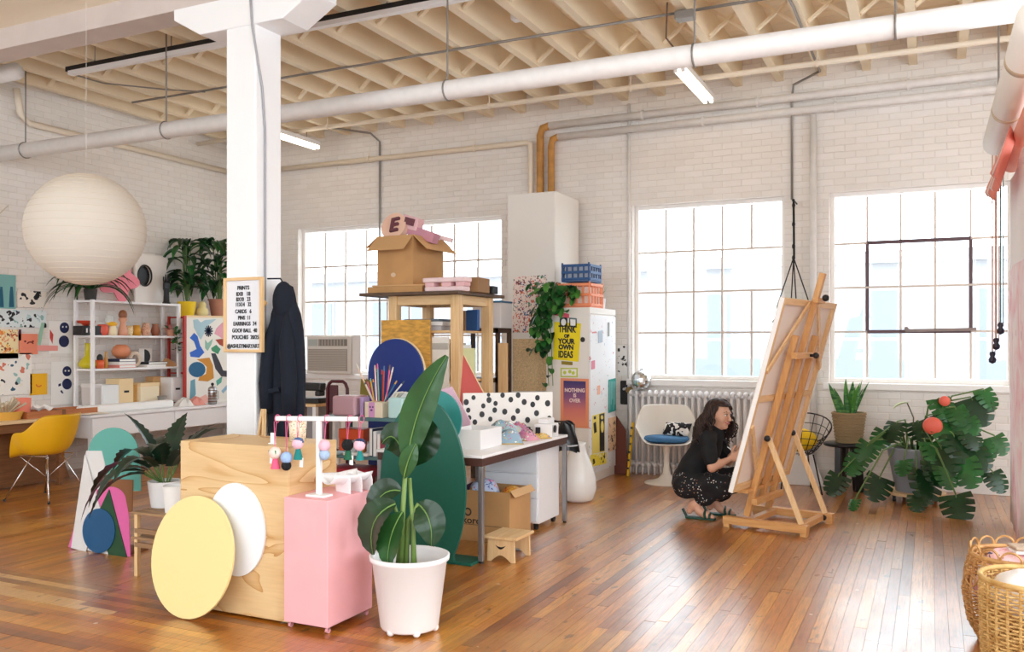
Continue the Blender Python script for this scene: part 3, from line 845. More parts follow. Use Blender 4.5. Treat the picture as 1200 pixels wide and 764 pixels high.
# middle board: level 1
vase('yellow green long necked bottle vase on middle shelf board', 103, 1, [(.06, 0), (.1, .03), (.105, .06), (.07, .11), (.035, .15), (.03, .28), (.036, .3)], CER('chartreuse', '#c9bb16', .3), 'vase', 'bottle_vase', -8.92)
t = vase('orange cup holding a black cactus shape on middle board', 117, 1, [(.045, 0), (.05, .1)], CER('orange', '#e0653d'), 'cup', 'cup', -8.83)
MB().sph((0, 0, .12), (.035, .035, .05)).build('cactus', BLACK, t, smooth=True)
vase('slim ochre bottle beside the orange cup', 124, 1, [(.022, 0), (.024, .1), (.012, .14), (.012, .2)], CER('ochre', '#cf9440'), 'bottle', 'bottle', -8.83)
ys = sh(142, 1)[1]
for i, (c, lb) in enumerate((('#e88f86', 'pink book at bottom of the stack under terracotta round pot'), ('#f2f0ee', 'white book in middle of the stack under round pot'), ('#2c3352', 'dark striped book on top of the stack under round pot'))):
    t = thing('book', lb, 'book', (-8.85, ys, SZW[1] + i * .037))
    MB().box(-.1, .1, -.12, .12, 0, .036).build('cover', M('book_' + c, c, .6), t, bevel=.002)
    MB().box(-.095, .101, -.115, .115, .006, .030).build('pages', PAPER, t)
t = vase('round terracotta pot sitting on the book stack', 142, 1, [(.05, 0), (.1, .05), (.11, .09), (.09, .14), (.05, .17)], CER('peach', '#d98a63', .5), 'pot', 'round_pot', -8.85); t.location.z += .1115
t = thing('ring_ornament', 'cream ring ornament standing on middle shelf board', 'ornament', sh(158, 1, -8.9))
MB().tube([(0, .075 * math.cos(q * PI / 12), .1 + .075 * math.sin(q * PI / 12)) for q in range(24)], .024, 8, closed=True).build('ring', CER('cream', '#ecd9c4'), t, smooth=True)
t = thing('wall_plaque', 'white plaque with black half moon on middle shelf', 'plaque', sh(170, 1, -8.93))
MB().box(-.01, .01, -.1, .1, 0, .23).build('plate', CER('white', '#efe7e0'), t, bevel=.004)
MB().prism([(.09 * math.cos(a * PI / 14), .09 * math.sin(a * PI / 14)) for a in range(-7, 8)], (.0105, -.02, .13), (0, 1, 0), (0, 0, 1), .004).build('half_moon', BLACK, t)
for i, (px, c, lb) in enumerate(((176, '#f3efe9', 'white book lying under patterned book on middle shelf'), (178, '#2b2b33', 'black patterned book lying on white book on middle shelf'))):
    t = thing('book', lb, 'book', (-8.84, sh(px, 1)[1], SZW[1] + i * .033))
    MB().box(-.09, .09, -.15, .15, 0, .032).build('cover', M('book_' + c, c, .6), t, bevel=.002)
    MB().box(-.085, .091, -.145, .145, .006, .026).build('pages', PAPER, t)
t = thing('wooden_block', 'tan wedge shaped block at right of middle shelf board', 'block', sh(197, 1, -8.82))
MB().prism([(-.09, 0), (.12, 0), (.1, .03), (-.03, .1)], (-.04, 0, 0), (0, 1, 0), (0, 0, 1), .08).build('wedge', CER('tan', '#c99566'), t)
# bottom board: level 0
TAN = M('pale_manila_card', '#ecd0a2', .75)
def bbox(label, px, lvl, w, h, d, mat, X=-8.86, cat='box', name='storage_box', lid=None, slot=False):
    t = thing(name, label, cat, sh(px, lvl, X))
    MB().box(-d / 2, d / 2, -w / 2, w / 2, 0, h).build('box_body', mat, t, bevel=.004)
    if lid: MB().box(-d / 2 - .004, d / 2 + .004, -w / 2 - .004, w / 2 + .004, h - .04, h + .004).build('lid', lid, t, bevel=.003)
    if slot: MB().box(d / 2, d / 2 + .003, -.035, .035, h * .45, h * .45 + .025).build('handle_slot', BLACK, t)
    return t
bbox('grey storage bin at left end of bottom shelf board', 108, 0, .13, .25, .2, M('grey_felt', '#c9c2bf', .8), lid=M('grey_felt_lid', '#d6d0cd', .8))
bbox('white corrugated box on bottom shelf board', 124, 0, .26, .235, .24, M('white_ribbed_card', '#eceded', .7, bmp=.6, bscale=50, stretch=(1, 9, .1)), -8.84)
bbox('tall manila file box with black slot on bottom board', 140, 0, .2, .30, .24, TAN, -8.83, slot=True)
bbox('narrow ochre box between the two manila boxes', 152, 0, .07, .22, .2, M('ochre_card', '#d7a662', .75), -8.86)
bbox('wide cream box right of tall manila file box', 167, 0, .29, .235, .26, M('cream_card', '#f0dfc0', .7), -8.83, lid=TAN)
bbox('tan cardboard box behind the wide cream box', 182, 0, .2, .3, .14, M('tan_card', '#cda06b', .75), -8.97)
bbox('white file box with black handle hole at right end of bottom board', 200, 0, .2, .29, .25, WHITE2, -8.83, slot=True)
t = vase('small grey tapered pot in front of shelf right end', 190, 0, [(.055, 0), (.045, .06), (.06, .13)], CER('grey', '#8f8a84', .6), 'pot', 'pot', -8.6); t.location.z = .7155
t = vase('small black cup beside the grey tapered pot', 199, 0, [(.04, 0), (.045, .07)], BLACK, 'cup', 'cup', -8.55); t.location.z = .7155
t = thing('paper_roll', 'long white wrapped roll lying on the white table before shelves', 'roll', (-8.42, 7.25, .7155))
MB().box(-.07, .07, -.6, .68, 0, .09).build('wrapper', PAPER, t, bevel=.03, seg=3)
t = thing('papers', 'loose cream sheets on left end of white table', 'paper', (-8.35, 6.78, .7155))
for i in range(3): MB().obox((.02 * i, -.05 * i, .004 + i * .006), (.2, .28, .004), (0, 0, .2 * i)).build('sheet', M('cream_paper', '#efe4d2', .8), t)
# on top of the shelf
zt = SZW[3]
XLIM[0] = -.3
t = thing('spider_plant', 'drooping strap leaved plant on left top of shelf unit', 'plant', (-8.86, sh(106, 3)[1], zt))
pot(t, .06, .075, .13, M('dark_planter', '#34302d', .6))
for i in range(34):
    a = R.uniform(0, 6.28) if i % 3 else R.uniform(-2.4, -.7)
    blade(MB(), (.03 * math.cos(a), .03 * math.sin(a), .12), rndvec(a, R.uniform(.45, 1.1)), R.uniform(.45, .75), .05, R.uniform(1.9, 2.9), .4, 10, strap).build('leaf', LEAFD if R.random() < .7 else LEAF, t)
PINK = M('pink_cutout_paint', '#f28a9a', .6)
t = thing('cutout_flower', 'big pink flower cutout standing on top of shelf unit', 'cutout', (-8.9, sh(140, 3)[1], zt))
pts = []
c_ = at(139, 327, X=-8.9)
for i in range(72):
    a = i * 2 * PI / 72
    r = .2 * (1 + .28 * math.cos(5 * a + .6)) + .05
    pts.append((c_.y + r * math.cos(a) - t.location.y, max(.002, c_.z + r * .95 * math.sin(a) - zt)))
MB().prism(pts, (0, 0, 0), (0, 1, 0), (0, 0, 1), .016).build('panel', PINK, t)
MB().box(-.06, .07, -.06, .06, 0, .012).build('stand', PINK, t)
t = thing('cutout_board', 'white board with round black edged hole on shelf unit top', 'cutout', (-9.02, sh(176, 3)[1], zt))
a, b = at(158, 297, X=-9.0), at(196, 350, X=-9.0); hc = at(169, 323, X=-9.0)
oy = t.location.y
HW = M('white_cutout_paint', '#efe9e4', .6)
hr, hz_ = .105, .13
mb = MB()
N_ = 32
ring = [(hc.y - oy + hr * math.cos(i * 2 * PI / N_), hc.z - zt + hz_ * math.sin(i * 2 * PI / N_)) for i in range(N_)]
rect = []
for i in range(N_):
    ca, sa = math.cos(i * 2 * PI / N_), math.sin(i * 2 * PI / N_)
    dy = (b.y - hc.y if ca > 0 else hc.y - a.y); dz = (a.z - hc.z if sa > 0 else hc.z - zt - .002)
    k = min(dy / abs(ca) if abs(ca) > 1e-6 else 9, dz / abs(sa) if abs(sa) > 1e-6 else 9)
    rect.append((hc.y - oy + k * ca, hc.z - zt + k * sa))
for i in range(N_):
    j = (i + 1) % N_
    for x in (0, .03):
        mb.bm.faces.new([mb.bm.verts.new((x, *p)) for p in (ring[i], ring[j], rect[j], rect[i])])
    for q in ((ring[i], ring[j]), (rect[i], rect[j])):
        mb.bm.faces.new([mb.bm.verts.new(p) for p in ((0, *q[0]), (0, *q[1]), (.03, *q[1]), (.03, *q[0]))])
mb.build('panel', HW, t)
MB().tube([(.034, *p) for p in ring], .011, 6, closed=True).build('hole_rim', BLACK, t)
MB().prism([(y, z) for y, z in ring], (-.004, 0, 0), (0, 1, 0), (0, 0, 1), .003).build('dark_backing', BLACK, t)
t = thing('hand_sculpture', 'black open hand sculpture standing on shelf unit top', 'sculpture', (-8.86, sh(195, 3)[1], zt))
MB().lathe([(0, 0), (.05, 0), (.05, .02), (.038, .03), (.034, .16), (.042, .2)], 14).build('wrist', BLACK, t, smooth=True)
MB().obox((0, 0, .23), (.035, .1, .1)).build('palm', BLACK, t, bevel=.014)
for i, (dy, h) in enumerate(((-.042, .08), (-.014, .11), (.014, .115), (.041, .095))):
    MB().tube([(0, dy, .27), (.002, dy * 1.15, .27 + h * .55), (.008, dy * 1.25, .27 + h)], [.011, .0105, .008], 8).build('finger', BLACK, t, smooth=True)
MB().tube([(0, .045, .2), (.004, .075, .235), (.008, .085, .275)], [.013, .012, .009], 8).build('thumb', BLACK, t, smooth=True)
# ---------------------------------------------------------------- red metal shelf with plants on top, framed picture
RED = M('red_lacquer', '#b5332c', .45)
rs = thing('red_rack', 'red metal rack right of the white shelf unit', 'rack', (-8.88, 8.97, .7155))
for z in (.02, .4, .8, 1.13): MB().box(-.14, .14, -.5, .52, z - .018, z).build('rack_shelf', RED, rs)
for y in (-.5, .5):
    for x in (-.14, .14): MB().box(x - .014, x + .014, y - .014, y + .014, 0, 1.135).build('rack_post', RED, rs)
zr = .7155 + 1.1305
def rk(px, X=-8.86):
    a = at(px, 370, X=X); return (X, a.y, zr)
XLIM[0] = -.32
t = thing('potted_plant', 'big leafy plant in yellow pot on top of red rack', 'plant', rk(219))
pot(t, .09, .125, .2, M('yellow_glaze', '#f2cc17', .35))
for i in range(58):
    a = R.uniform(0, 6.28); s = R.uniform(.1, .8)
    d = rndvec(a, R.uniform(.2, 1.0))
    b0 = Vector((.05 * math.cos(a), .05 * math.sin(a), .2 + s))
    if i % 3 == 0: MB().tube([(0, 0, .18), tuple(b0 * .6), tuple(b0)], .006, 5).build('stem', STEM, t)
    blade(MB(), b0, d, R.uniform(.26, .42), R.uniform(.09, .13), 2.4, .35, 7).build('leaf', LEAF if R.random() < .55 else LEAFD, t)
t = thing('vase', 'pale yellow knobbly vase between the yellow and terracotta pots', 'vase', rk(237, -8.8))
MB().lathe([(0, 0), (.06, 0), (.085, .06), (.07, .11), (.045, .13), (.055, .17), (.035, .2), (.03, .21), (0, .19)], 18).build('body', M('pale_yellow_glaze', '#ecdc9c', .45), t, smooth=True)
t = thing('potted_plant', 'tall leafy plant in terracotta pot beside white column', 'plant', rk(256))
pot(t, .09, .13, .24, TERRA, lip=.012)
for i in range(54):
    a = R.uniform(0, 6.28); s = R.uniform(.1, .85)
    b0 = Vector((.06 * math.cos(a), .06 * math.sin(a) - .05 * s, .24 + s))
    if i % 3 == 0: MB().tube([(0, 0, .2), tuple(b0 * .6), tuple(b0)], .006, 5).build('stem', STEM, t)
    blade(MB(), b0, rndvec(a, R.uniform(.0, 1.0)), R.uniform(.26, .42), R.uniform(.09, .14), 2.5, .35, 7).build('leaf', LEAF if R.random() < .6 else LEAFD, t)
XLIM[0] = -99
# picture with loose shapes
XP = -8.62
pa, pb = at(215.5, 371, X=XP), at(272, 476, X=XP)
pc = thing('framed_picture', 'red edged picture of bold cutout shapes leaning on red rack', 'picture', (XP, pa.y, .7155))
flat(pc, 'canvas', M('ivory_canvas', '#ece7de', .7), [(217, 372), (273, 372.5), (273, 477), (217, 480)], .02, X=XP)
flat(pc, 'frame_edge', RED, [(214.5, 370), (217, 370), (217, 481), (214.5, 481)], .03, X=XP, push=-.005)
flat(pc, 'frame_edge', TAN, [(217, 369.5), (273, 370.5), (273, 372.5), (217, 372)], .026, X=XP, push=-.002)
INK = lambda n, c: M('ink_' + n, c, .7)
for nm, c, pts in (
    ('pale_blue_shape', '#a9c8d2', [(225, 375), (230, 374), (234, 378), (239, 375), (252, 374), (243, 381), (238, 390), (234, 398), (230, 392), (226, 384)]),
    ('pink_shape', '#e9a6b4', [(252, 385), (259, 378), (264, 378), (264, 400), (255, 394), (250, 391)]),
    ('blue_shape', '#2c62c0', [(221, 396), (226, 390), (230, 394), (233, 405), (238, 413), (232, 419), (222, 418), (221, 413), (229, 409), (226, 400)]),
    ('sage_shape', '#8fb9a6', [(239, 398), (242, 402), (248, 397), (246, 404), (242, 411), (239, 408)]),
    ('brick_shape', '#a8452f', [(251, 398), (258, 397), (264, 398), (264, 408), (256, 404)]),
    ('green_shape', '#3f8f6a', [(246, 408), (252, 404), (257, 409), (254, 415), (247, 411)]),
    ('teal_oval', '#1f5f86', ell(229.5, 433, 9.8, 9, n=20)),
    ('ochre_shape', '#cc8a2d', [(229, 421), (244, 419), (248, 428), (249, 443), (242, 447), (231, 446), (232, 442), (240, 438), (241, 430), (236, 425)]),
    ('charcoal_band', '#3c3a44', [(246, 414), (251, 414), (256, 424), (260, 434), (268, 435), (268, 442), (258, 441), (251, 432), (248, 421)]),
    ('mint_shape', '#57a493', [(252, 446), (259, 441), (258, 448), (253, 452)]),
    ('slate_blue_shape', '#6d9fb0', [(222, 446), (227, 444), (228, 462), (224, 468), (221, 469)]),
    ('sky_shape', '#94b8d0', [(258, 458), (268, 447), (269, 451), (260, 461)]),
    ('blush_shape', '#eeb6a8', [(232, 466), (240, 462), (244, 470), (240, 476), (228, 476)])):
    flat(pc, nm, INK(nm, c), pts, .003, X=XP, push=.02)
cst = at(243, 388, X=XP)
for i in range(6):
    a = i * PI / 6
    MB().obox(Vector((.0215, cst.y - pc.location.y, cst.z - .7155)), (.003, .15, .02), (a, 0, 0)).build('star_ray', INK('navy', '#1c2440'), pc)
t = thing('thermos', 'brushed steel coffee pot with black knob before the picture', 'coffee pot', (-8.35, at(249, 475, X=-8.35).y, .7155))
MB().lathe([(0, 0), (.055, 0), (.055, .2), (.05, .21), (.03, .225), (0, .228)], 20).build('body', STEEL, t, smooth=True)
MB().sph((0, 0, .255), .02, 10, 8).cyl((0, 0, .225), (0, 0, .245), .008, n=8).build('knob', BLACK, t, smooth=True)
MB().tube([(.0, .055, .04), (.0, .1, .06), (.0, .1, .16), (.0, .055, .18)], .008, 8).build('handle', STEEL, t, smooth=True)
for i in range(5): MB().lathe([(.0555, .03 + i * .035), (.057, .035 + i * .035), (.0555, .04 + i * .035)], 20).build('band', BROWNP, t)
for px, c, lb in ((229, '#e59a8e', 'pink crumpled cloth on white table by coffee pot'), (215, '#e8e4df', 'white crumpled cloth on white table by red rack')):
    t = thing('cloth', lb, 'cloth', (-8.42, at(px, 475, X=-8.42).y, .7155))
    mb = MB(); mb.grid(lambda u, v: Vector((.1 * math.cos(v * 2 * PI) * u * (1 + .25 * math.sin(v * 19)), .13 * math.sin(v * 2 * PI) * u * (1 + .2 * math.sin(v * 23)), .001 + .085 * (1 - u ** 2) * (1 + .3 * math.sin(v * 31 + u * 9)))), 8, 36)
    mb.build('folds', M('cloth_' + c, c, .9), t, smooth=True)
# ---------------------------------------------------------------- paper lantern
lc = at(101, 269, d=7.1)
lr = 66 * 7.1 / FOC
pl = thing('paper_lantern', 'huge round cream paper lantern hanging before the left wall', 'lantern', tuple(lc))
m_, nt_, b_ = newmat('rice_paper')
b_.inputs['Base Color'].default_value = lin('#efe8de'); b_.inputs['Roughness'].default_value = .9
tl = nt_.nodes.new('ShaderNodeBsdfTranslucent'); tl.inputs[0].default_value = lin('#f1eae0')
mx = nt_.nodes.new('ShaderNodeMixShader'); mx.inputs[0].default_value = .35
nt_.links.new(b_.outputs[0], mx.inputs[1]); nt_.links.new(tl.outputs[0], mx.inputs[2]); nt_.links.new(mx.outputs[0], nt_.nodes['Material Output'].inputs[0])
pf = []
NR = 46
for i in range(NR + 1):
    a = -PI / 2 + .09 + (PI - .18) * i / NR
    pf.append((lr * math.cos(a), lr * .985 * math.sin(a)))
    if i < NR:
        a2 = a + (PI - .24) / NR / 2
        pf.append((lr * .991 * math.cos(a2), lr * .985 * .991 * math.sin(a2)))
MB().lathe(pf, 48).build('shade', m_, pl, smooth=True)
RIB = M('lantern_rib', '#dccfba', .7)
mb = MB()
for i in range(2, NR - 1, 2):
    r, z = pf[2 * i]
    mb.tube([((r + .001) * math.cos(q * PI / 24), (r + .001) * math.sin(q * PI / 24), z) for q in range(48)], .0013, 4, closed=True)
tag(mb.build('ribs', RIB, pl), None, kind='stuff')
for s in (1, -1): MB().tube([(.12 * lr * math.cos(q * PI / 12), .12 * lr * math.sin(q * PI / 12), s * lr * .95) for q in range(24)], .006, 6, closed=True).build('end_ring', RIB, pl)
MB().tube([(0, 0, lr * .95), (0, 0, 4.27 - lc.z)], .0015, 5).build('cord', M('white_cord', '#e8e3dc', .7), pl)
c_ = thing('cord', 'thin pale cord slanting from the thick pipe to left wall', 'cord', tuple(at(0, 250, X=XL + .1)))
MB().tube([Vector((0, 0, 0)), at(70, 185, Y=7.55) - c_.location], .006, 5).build('strand', M('pale_cord', '#d8cbb8', .8), c_)
# ================================================================ COLUMN: LETTER BOARD AND COAT
YL = 5.05
a, b = at(262, 326, Y=YL - .03), at(307, 413, Y=YL - .03)
lb = thing('letter_board', 'white letter board in wooden frame listing prices on white column', 'letter board', ((a.x + b.x) / 2, YL - .001, b.z))
w2, h = (b.x - a.x) / 2, a.z - b.z
f = .022
for q in ((-w2, -w2 + f, 0, h), (w2 - f, w2, 0, h), (-w2 + f, w2 - f, 0, f), (-w2 + f, w2 - f, h - f, h)):
    MB().box(q[0], q[1], -.035, 0, q[2], q[3]).build('frame_side', PINEX if q[1] - q[0] > .1 else PINE, lb, bevel=.003)
MB().box(-w2 + f, w2 - f, -.018, -.002, f, h - f).build('felt', M('white_felt', '#e9e9ee', .9), lb)
mb = MB()
for i in range(44): mb.box(-w2 + f, w2 - f, -.0195, -.018, f + .004 + i * (h - 2 * f) / 44, f + .0085 + i * (h - 2 * f) / 44)
tag(mb.build('grooves', M('white_felt', '#e9e9ee', .9), lb), None, kind='stuff')
LET = M('black_letters', '#141418', .4)
rows = [('PRINTS', .14, 0, .113), ('8X8   18', .222, 0, .135), ('8X10   23', .293, 0, .135), ('11X14   32', .363, 0, .145), ('CARDS   6', .455, 0, .155), ('PINS  11', .54, .01, .113), ('EARRINGS  34', .62, .015, .22), ('GOOF BALL  40', .71, .012, .237), ('POUCHES  20/25', .80, .02, .257), ('@ASHLEYMARYART', .918, .0, .31)]
for s_, fr, dx, wmax in rows:
    n_ = len(s_)
    o = text(s_, 'letters', LET, lb, (dx, -.022, h * (1 - fr)), (1, 0, 0), (0, 0, 1), .042, 1.0, .003, bold=.0006)
    w_ = max(v.co.x for v in o.data.vertices) - min(v.co.x for v in o.data.vertices)
    for v in o.data.vertices: v.co.x = dx + (v.co.x - dx) * wmax / w_
kp = at(309, 355, Y=YL)
k = thing('peg', 'round wooden peg on column just right of letter board', 'peg', (-4.50, 5.085, kp.z))
MB().cyl((-.003, 0, 0), (.035, 0, 0), .01, n=10).build('shank', PINE, k)
MB().sph((.045, 0, 0), .022, 12, 8).build('knob', wood('knob_wood', '#c9924f', '#dcae6c', 2), k, smooth=True)
# coat
coat = thing('coat', 'dark navy hooded coat hanging on right side of white column', 'coat', (-4.345, 5.2, 0))
CO = M('navy_coat_cloth', '#091222', .9, bmp=.4, bscale=90, sheen=.0)
lv = []
zs_ = [.80, .95, 1.1, 1.3, 1.45, 1.6, 1.72, 1.80, 1.87, 1.92, 1.945]
ws = [.150, .155, .158, .158, .155, .145, .125, .095, .082, .068, .02]
def coatf(u, v):
    i = u * (len(zs_) - 1); i0 = min(int(i), len(zs_) - 2); f_ = i - i0
    z = zs_[i0] + (zs_[i0 + 1] - zs_[i0]) * f_; wd = ws[i0] + (ws[i0 + 1] - ws[i0]) * f_
    a = v * 2 * PI
    fold = 1 + .07 * math.sin(a * 5 + z * 3) * (1 - u)
    return Vector((wd * math.cos(a) * fold + .02 * (1.4 - z), .62 * wd * math.sin(a) * fold, z))
mb = MB(); mb.grid(coatf, 40, 40); mb.build('body', CO, coat, smooth=True)
def slv(x0, x1):
    return [(x0 * .8, -.05, 1.76), (x0 + (x1 - x0) * .4, -.09, 1.5), (x1, -.10, 1.2), (x1 * .98, -.10, .98)]
MB().tube(slv(-.06, -.10), [.012, .056, .058, .046], 12).build('sleeve', CO, coat, smooth=True)
MB().tube(slv(.06, .11), [.012, .056, .058, .046], 12).build('sleeve', CO, coat, smooth=True)
MB().sph((0, -.03, 1.81), (.088, .07, .15), 18, 12).build('hood', CO, coat, smooth=True)
MB().obox((-.02, -.128, 1.15), (.13, .02, .035), (0, -.2, 0)).build('pocket_flap', CO, coat, bevel=.006)
MB().tube([(-.0, -.02, 1.93), (-.02, -.04, 1.98), (-.16, -.02, 1.985)], .006, 6).build('hanging_loop', CO, coat)
# ================================================================ PAINTED CUTOUT PANEL, PLANT STAND
YM = 4.42
mp = thing('painted_board', 'tall painted cutout board with teal arch and blue oval on floor', 'painted board', (at(118, 646, Y=YM).x, YM, 0))
def mflat(nm, c, pts, push, label=None): return flat(mp, nm, M('mural_' + nm, c, .6), pts, .006, Y=YM, push=push, label=label)
flat(mp, 'backing', M('mural_white', '#dcdad9', .6), [(87, 641), (103, 528), (121, 528), (151, 654)], .014, Y=YM)
mflat('teal_arch', '#5da79c', [(115, 575), (105, 540), (104.5, 530)] + ell(134, 530, 29, 29, 190, 350, 24) + [(166, 545), (166, 575)], .004, 'teal arched panel')
mflat('brown_square', '#8a5a35', [(129, 561), (158, 562), (157, 600), (129, 598)], .011)
mflat('pink_arch', '#e268a8', [(116, 585), (115.5, 573)] + ell(133, 588, 17.5, 18, 235, 340, 14) + [(153, 601), (155, 652), (147, 650)], .012)
mflat('green_triangle', '#1d4a2c', [(131, 573), (117, 603), (131, 651), (152, 653)], .019)
mflat('white_wedge', '#dcdad9', [(87, 641), (103, 532), (121, 596), (104, 646)], .021)
mflat('blue_oval', '#14527f', ell(120, 621, 19, 26, n=32), .026, 'deep blue oval')
mflat('pink_sliver', '#e268a8', [(81, 641), (92, 602), (88, 642)], .0)
MB().box(-.25, .25, .012, .2, 0, .02).build('foot_board', BROWNP, mp)
ps = thing('plant_stand', 'low slatted wooden stand behind the plywood box', 'stand', (-4.28, 4.24, 0))
TAUPE = wood('weathered_stand_wood', '#8d6a4a', '#ac8762', 0, .6)
for x in (-.33, .25):
    for y in (-.17, .17): MB().box(x - .014, x + .014, y - .014, y + .014, 0, .40).build('leg', PINE, ps, bevel=.002)
for z in (.24, .4):
    for i in range(5): MB().box(-.36, .28, -.19 + i * .078, -.13 + i * .078, z, z + .016).build('slat', TAUPE, ps, bevel=.002)
for z in (.31, .22): MB().box(-.34, .26, -.185, -.17, z - .03, z).build('rail', TAUPE, ps)
bb = thing('art_board', 'blue grey canvas board standing under the slatted stand', 'canvas', (-4.42, 4.1, 0))
MB().obox((0, 0, .105), (.16, .02, .205), (0, 0, 0)).build('panel', M('blue_grey_board', '#7d97a6', .7), bb)
bb = thing('art_board', 'pale lilac canvas board standing under the slatted stand', 'canvas', (-4.3, 4.13, 0))
MB().obox((0, 0, .105), (.16, .02, .205), (0, 0, 0)).build('panel', M('lilac_board', '#c2b6c4', .7), bb)
fp = thing('fern', 'dark serrated fern in white pot on the slatted stand', 'plant', (at(193, 580, Y=4.28).x, 4.28, .4165))
pot(fp, .085, .11, .17, WHITE)
spine = [((-.95, -.25), .5, .62, 2.6), ((-1, .1), .75, .55, 2.2), ((-.7, -.7), .3, .55, 2.5), ((-.35, -.9), .5, .45, 2.6), ((.9, -.3), .8, .5, 1.6), ((1, .3), .9, .5, 1.3), ((.3, .9), 1.0, .45, 1.4), ((-.3, .9), 1.2, .4, 1.2), ((-.5, -.2), 1.2, .4, 1.0), ((.45, -.6), 1.0, .45, 1.8), ((-.8, .5), .9, .5, 1.8), ((.1, -.9), .8, .42, 2.2), ((-.9, -.5), .1, .5, 2.0), ((.7, .6), 1.1, .4, 1.2)]
for (dx, dy), el, L, dr in spine:
    v = Vector((dx, dy, 0)).normalized() * math.cos(el) + Vector((0, 0, math.sin(el)))
    s0 = Vector((dx * .03, dy * .03, .16))
    s1 = s0 + v * .10 + Vector((0, 0, .04))
    blade(MB(), s1, v, L, .15, dr, .25, 18, lambda t: (.5 + .5 * math.sin(PI * min(1, t * 1.1))) * (1 - t ** 4) + .03, .74).build('leaf', M('fern_dark_leaf', '#122a1a', .35, var=.4, scale=12), fp)
    MB().tube([s0, s1], .005, 5).build('stem', STEM, fp)
pb_ = thing('paper_pot', 'white paper bag pot of soil behind the yellow disc', 'pot', (at(205, 590, Y=4.16).x, 4.16, .4165))
pot(pb_, .06, .075, .17, PAPER)
# ================================================================ PLYWOOD BOX, DISCS, PINK PEDESTAL
m_, nt_, b_ = newmat('birch_plywood')
wv = tex(nt_, 'Noise', 1.1, stretch=(.8, .8, 3.0), Detail=2.5, Distortion=.7)
mm = nt_.nodes.new('ShaderNodeMath'); mm.operation = 'MULTIPLY'; mm.inputs[1].default_value = 9
fr = nt_.nodes.new('ShaderNodeMath'); fr.operation = 'FRACT'
nt_.links.new(wv.outputs[0], mm.inputs[0]); nt_.links.new(mm.outputs[0], fr.inputs[0])
c1 = ramp(nt_, fr.outputs[0], [(0, lin('#bf8d50')), (.07, lin('#d0a671')), (.3, lin('#dcb988')), (1, lin('#e1c292'))])
fn = tex(nt_, 'Noise', 5, stretch=(1, 1, 16), Detail=5.0)
nt_.links.new(mixrgb(nt_, .5, c1, ramp(nt_, fn.outputs[0], [(.3, (.86, .82, .76, 1)), (.7, (1.05, 1.04, 1.02, 1))]), 'MULTIPLY'), b_.inputs['Base Color'])
b_.inputs['Roughness'].default_value = .5
PLY = m_
px_ = thing('plywood_box', 'tall birch plywood box beside the pink pedestal', 'plinth', (-3.46, 3.70, 0))
MB().box(-.39, .383, 0, .018, .015, .945).build('front_panel', PLY, px_, bevel=.0015)
MB().box(.365, .383, .0185, .42, .015, .945).build('side_panel', PLY, px_, bevel=.0015)
MB().box(-.39, -.372, .0185, .42, .015, .945).build('side_panel', PLY, px_, bevel=.0015)
MB().box(-.3715, .3645, .0185, .42, .925, .944).build('top_panel', PLY, px_)
MB().box(-.37, .364, .02, .42, .015, .03).build('bottom_panel', PLY, px_)
for x in (-.34, .33):
    for y in (.05, .38): MB().cyl((x, y, 0), (x, y, .015), .02, n=10).build('glide', BLACK, px_)
def discthing(name, label, cpx, cpy, rx, rz, y0, lean, mat):
    """a round board whose foot rests on the floor and that leans back"""
    c = at(cpx, cpy, Y=y0)
    t = thing(name, label, 'disc', (c.x, y0, c.z - rz))
    mb = MB().disc((0, rz), rx, (0, 0, 0), (1, 0, 0), (0, math.sin(lean), math.cos(lean)), .016, 48, rz)
    o = mb.build('board', mat, t, bevel=.002)
    o.data.materials.append(M('raw_edge', '#cdbb8a', .7))
    return t
yd = discthing('round_board', 'big pale yellow oval disc leaning on front of plywood box', 223, 653, .296, .33, 3.585, .0, M('butter_yellow_paint', '#ecd695', .5))
yd.location.z = 0.001; yd.rotation_euler = (-.17, 0, 0); yd.location.y = 3.55
wd_ = discthing('round_board', 'white oval disc fixed on the plywood box behind yellow disc', 278, 620, .205, .255, 3.699, 0, M('white_disc_paint', '#eef0f4', .5))
PKP = M('pink_pedestal_paint', '#efb0b5', .5, bmp=.1, bscale=30, var=.03)
pk = thing('pedestal', 'pale pink box pedestal on small casters', 'pedestal', (-2.932, 3.66, 0))
MB().box(-.142, .142, 0, .40, .035, .69).build('box_body', PKP, pk, bevel=.004)
for x in (-.12, .12):
    for y in (.03, .37):
        MB().cyl((x - .008, y, .014), (x + .008, y, .014), .014, n=12).box(x - .008, x + .008, y - .008, y + .008, .02, .036).build('caster', M('pink_caster', '#d99aa0', .5), pk)
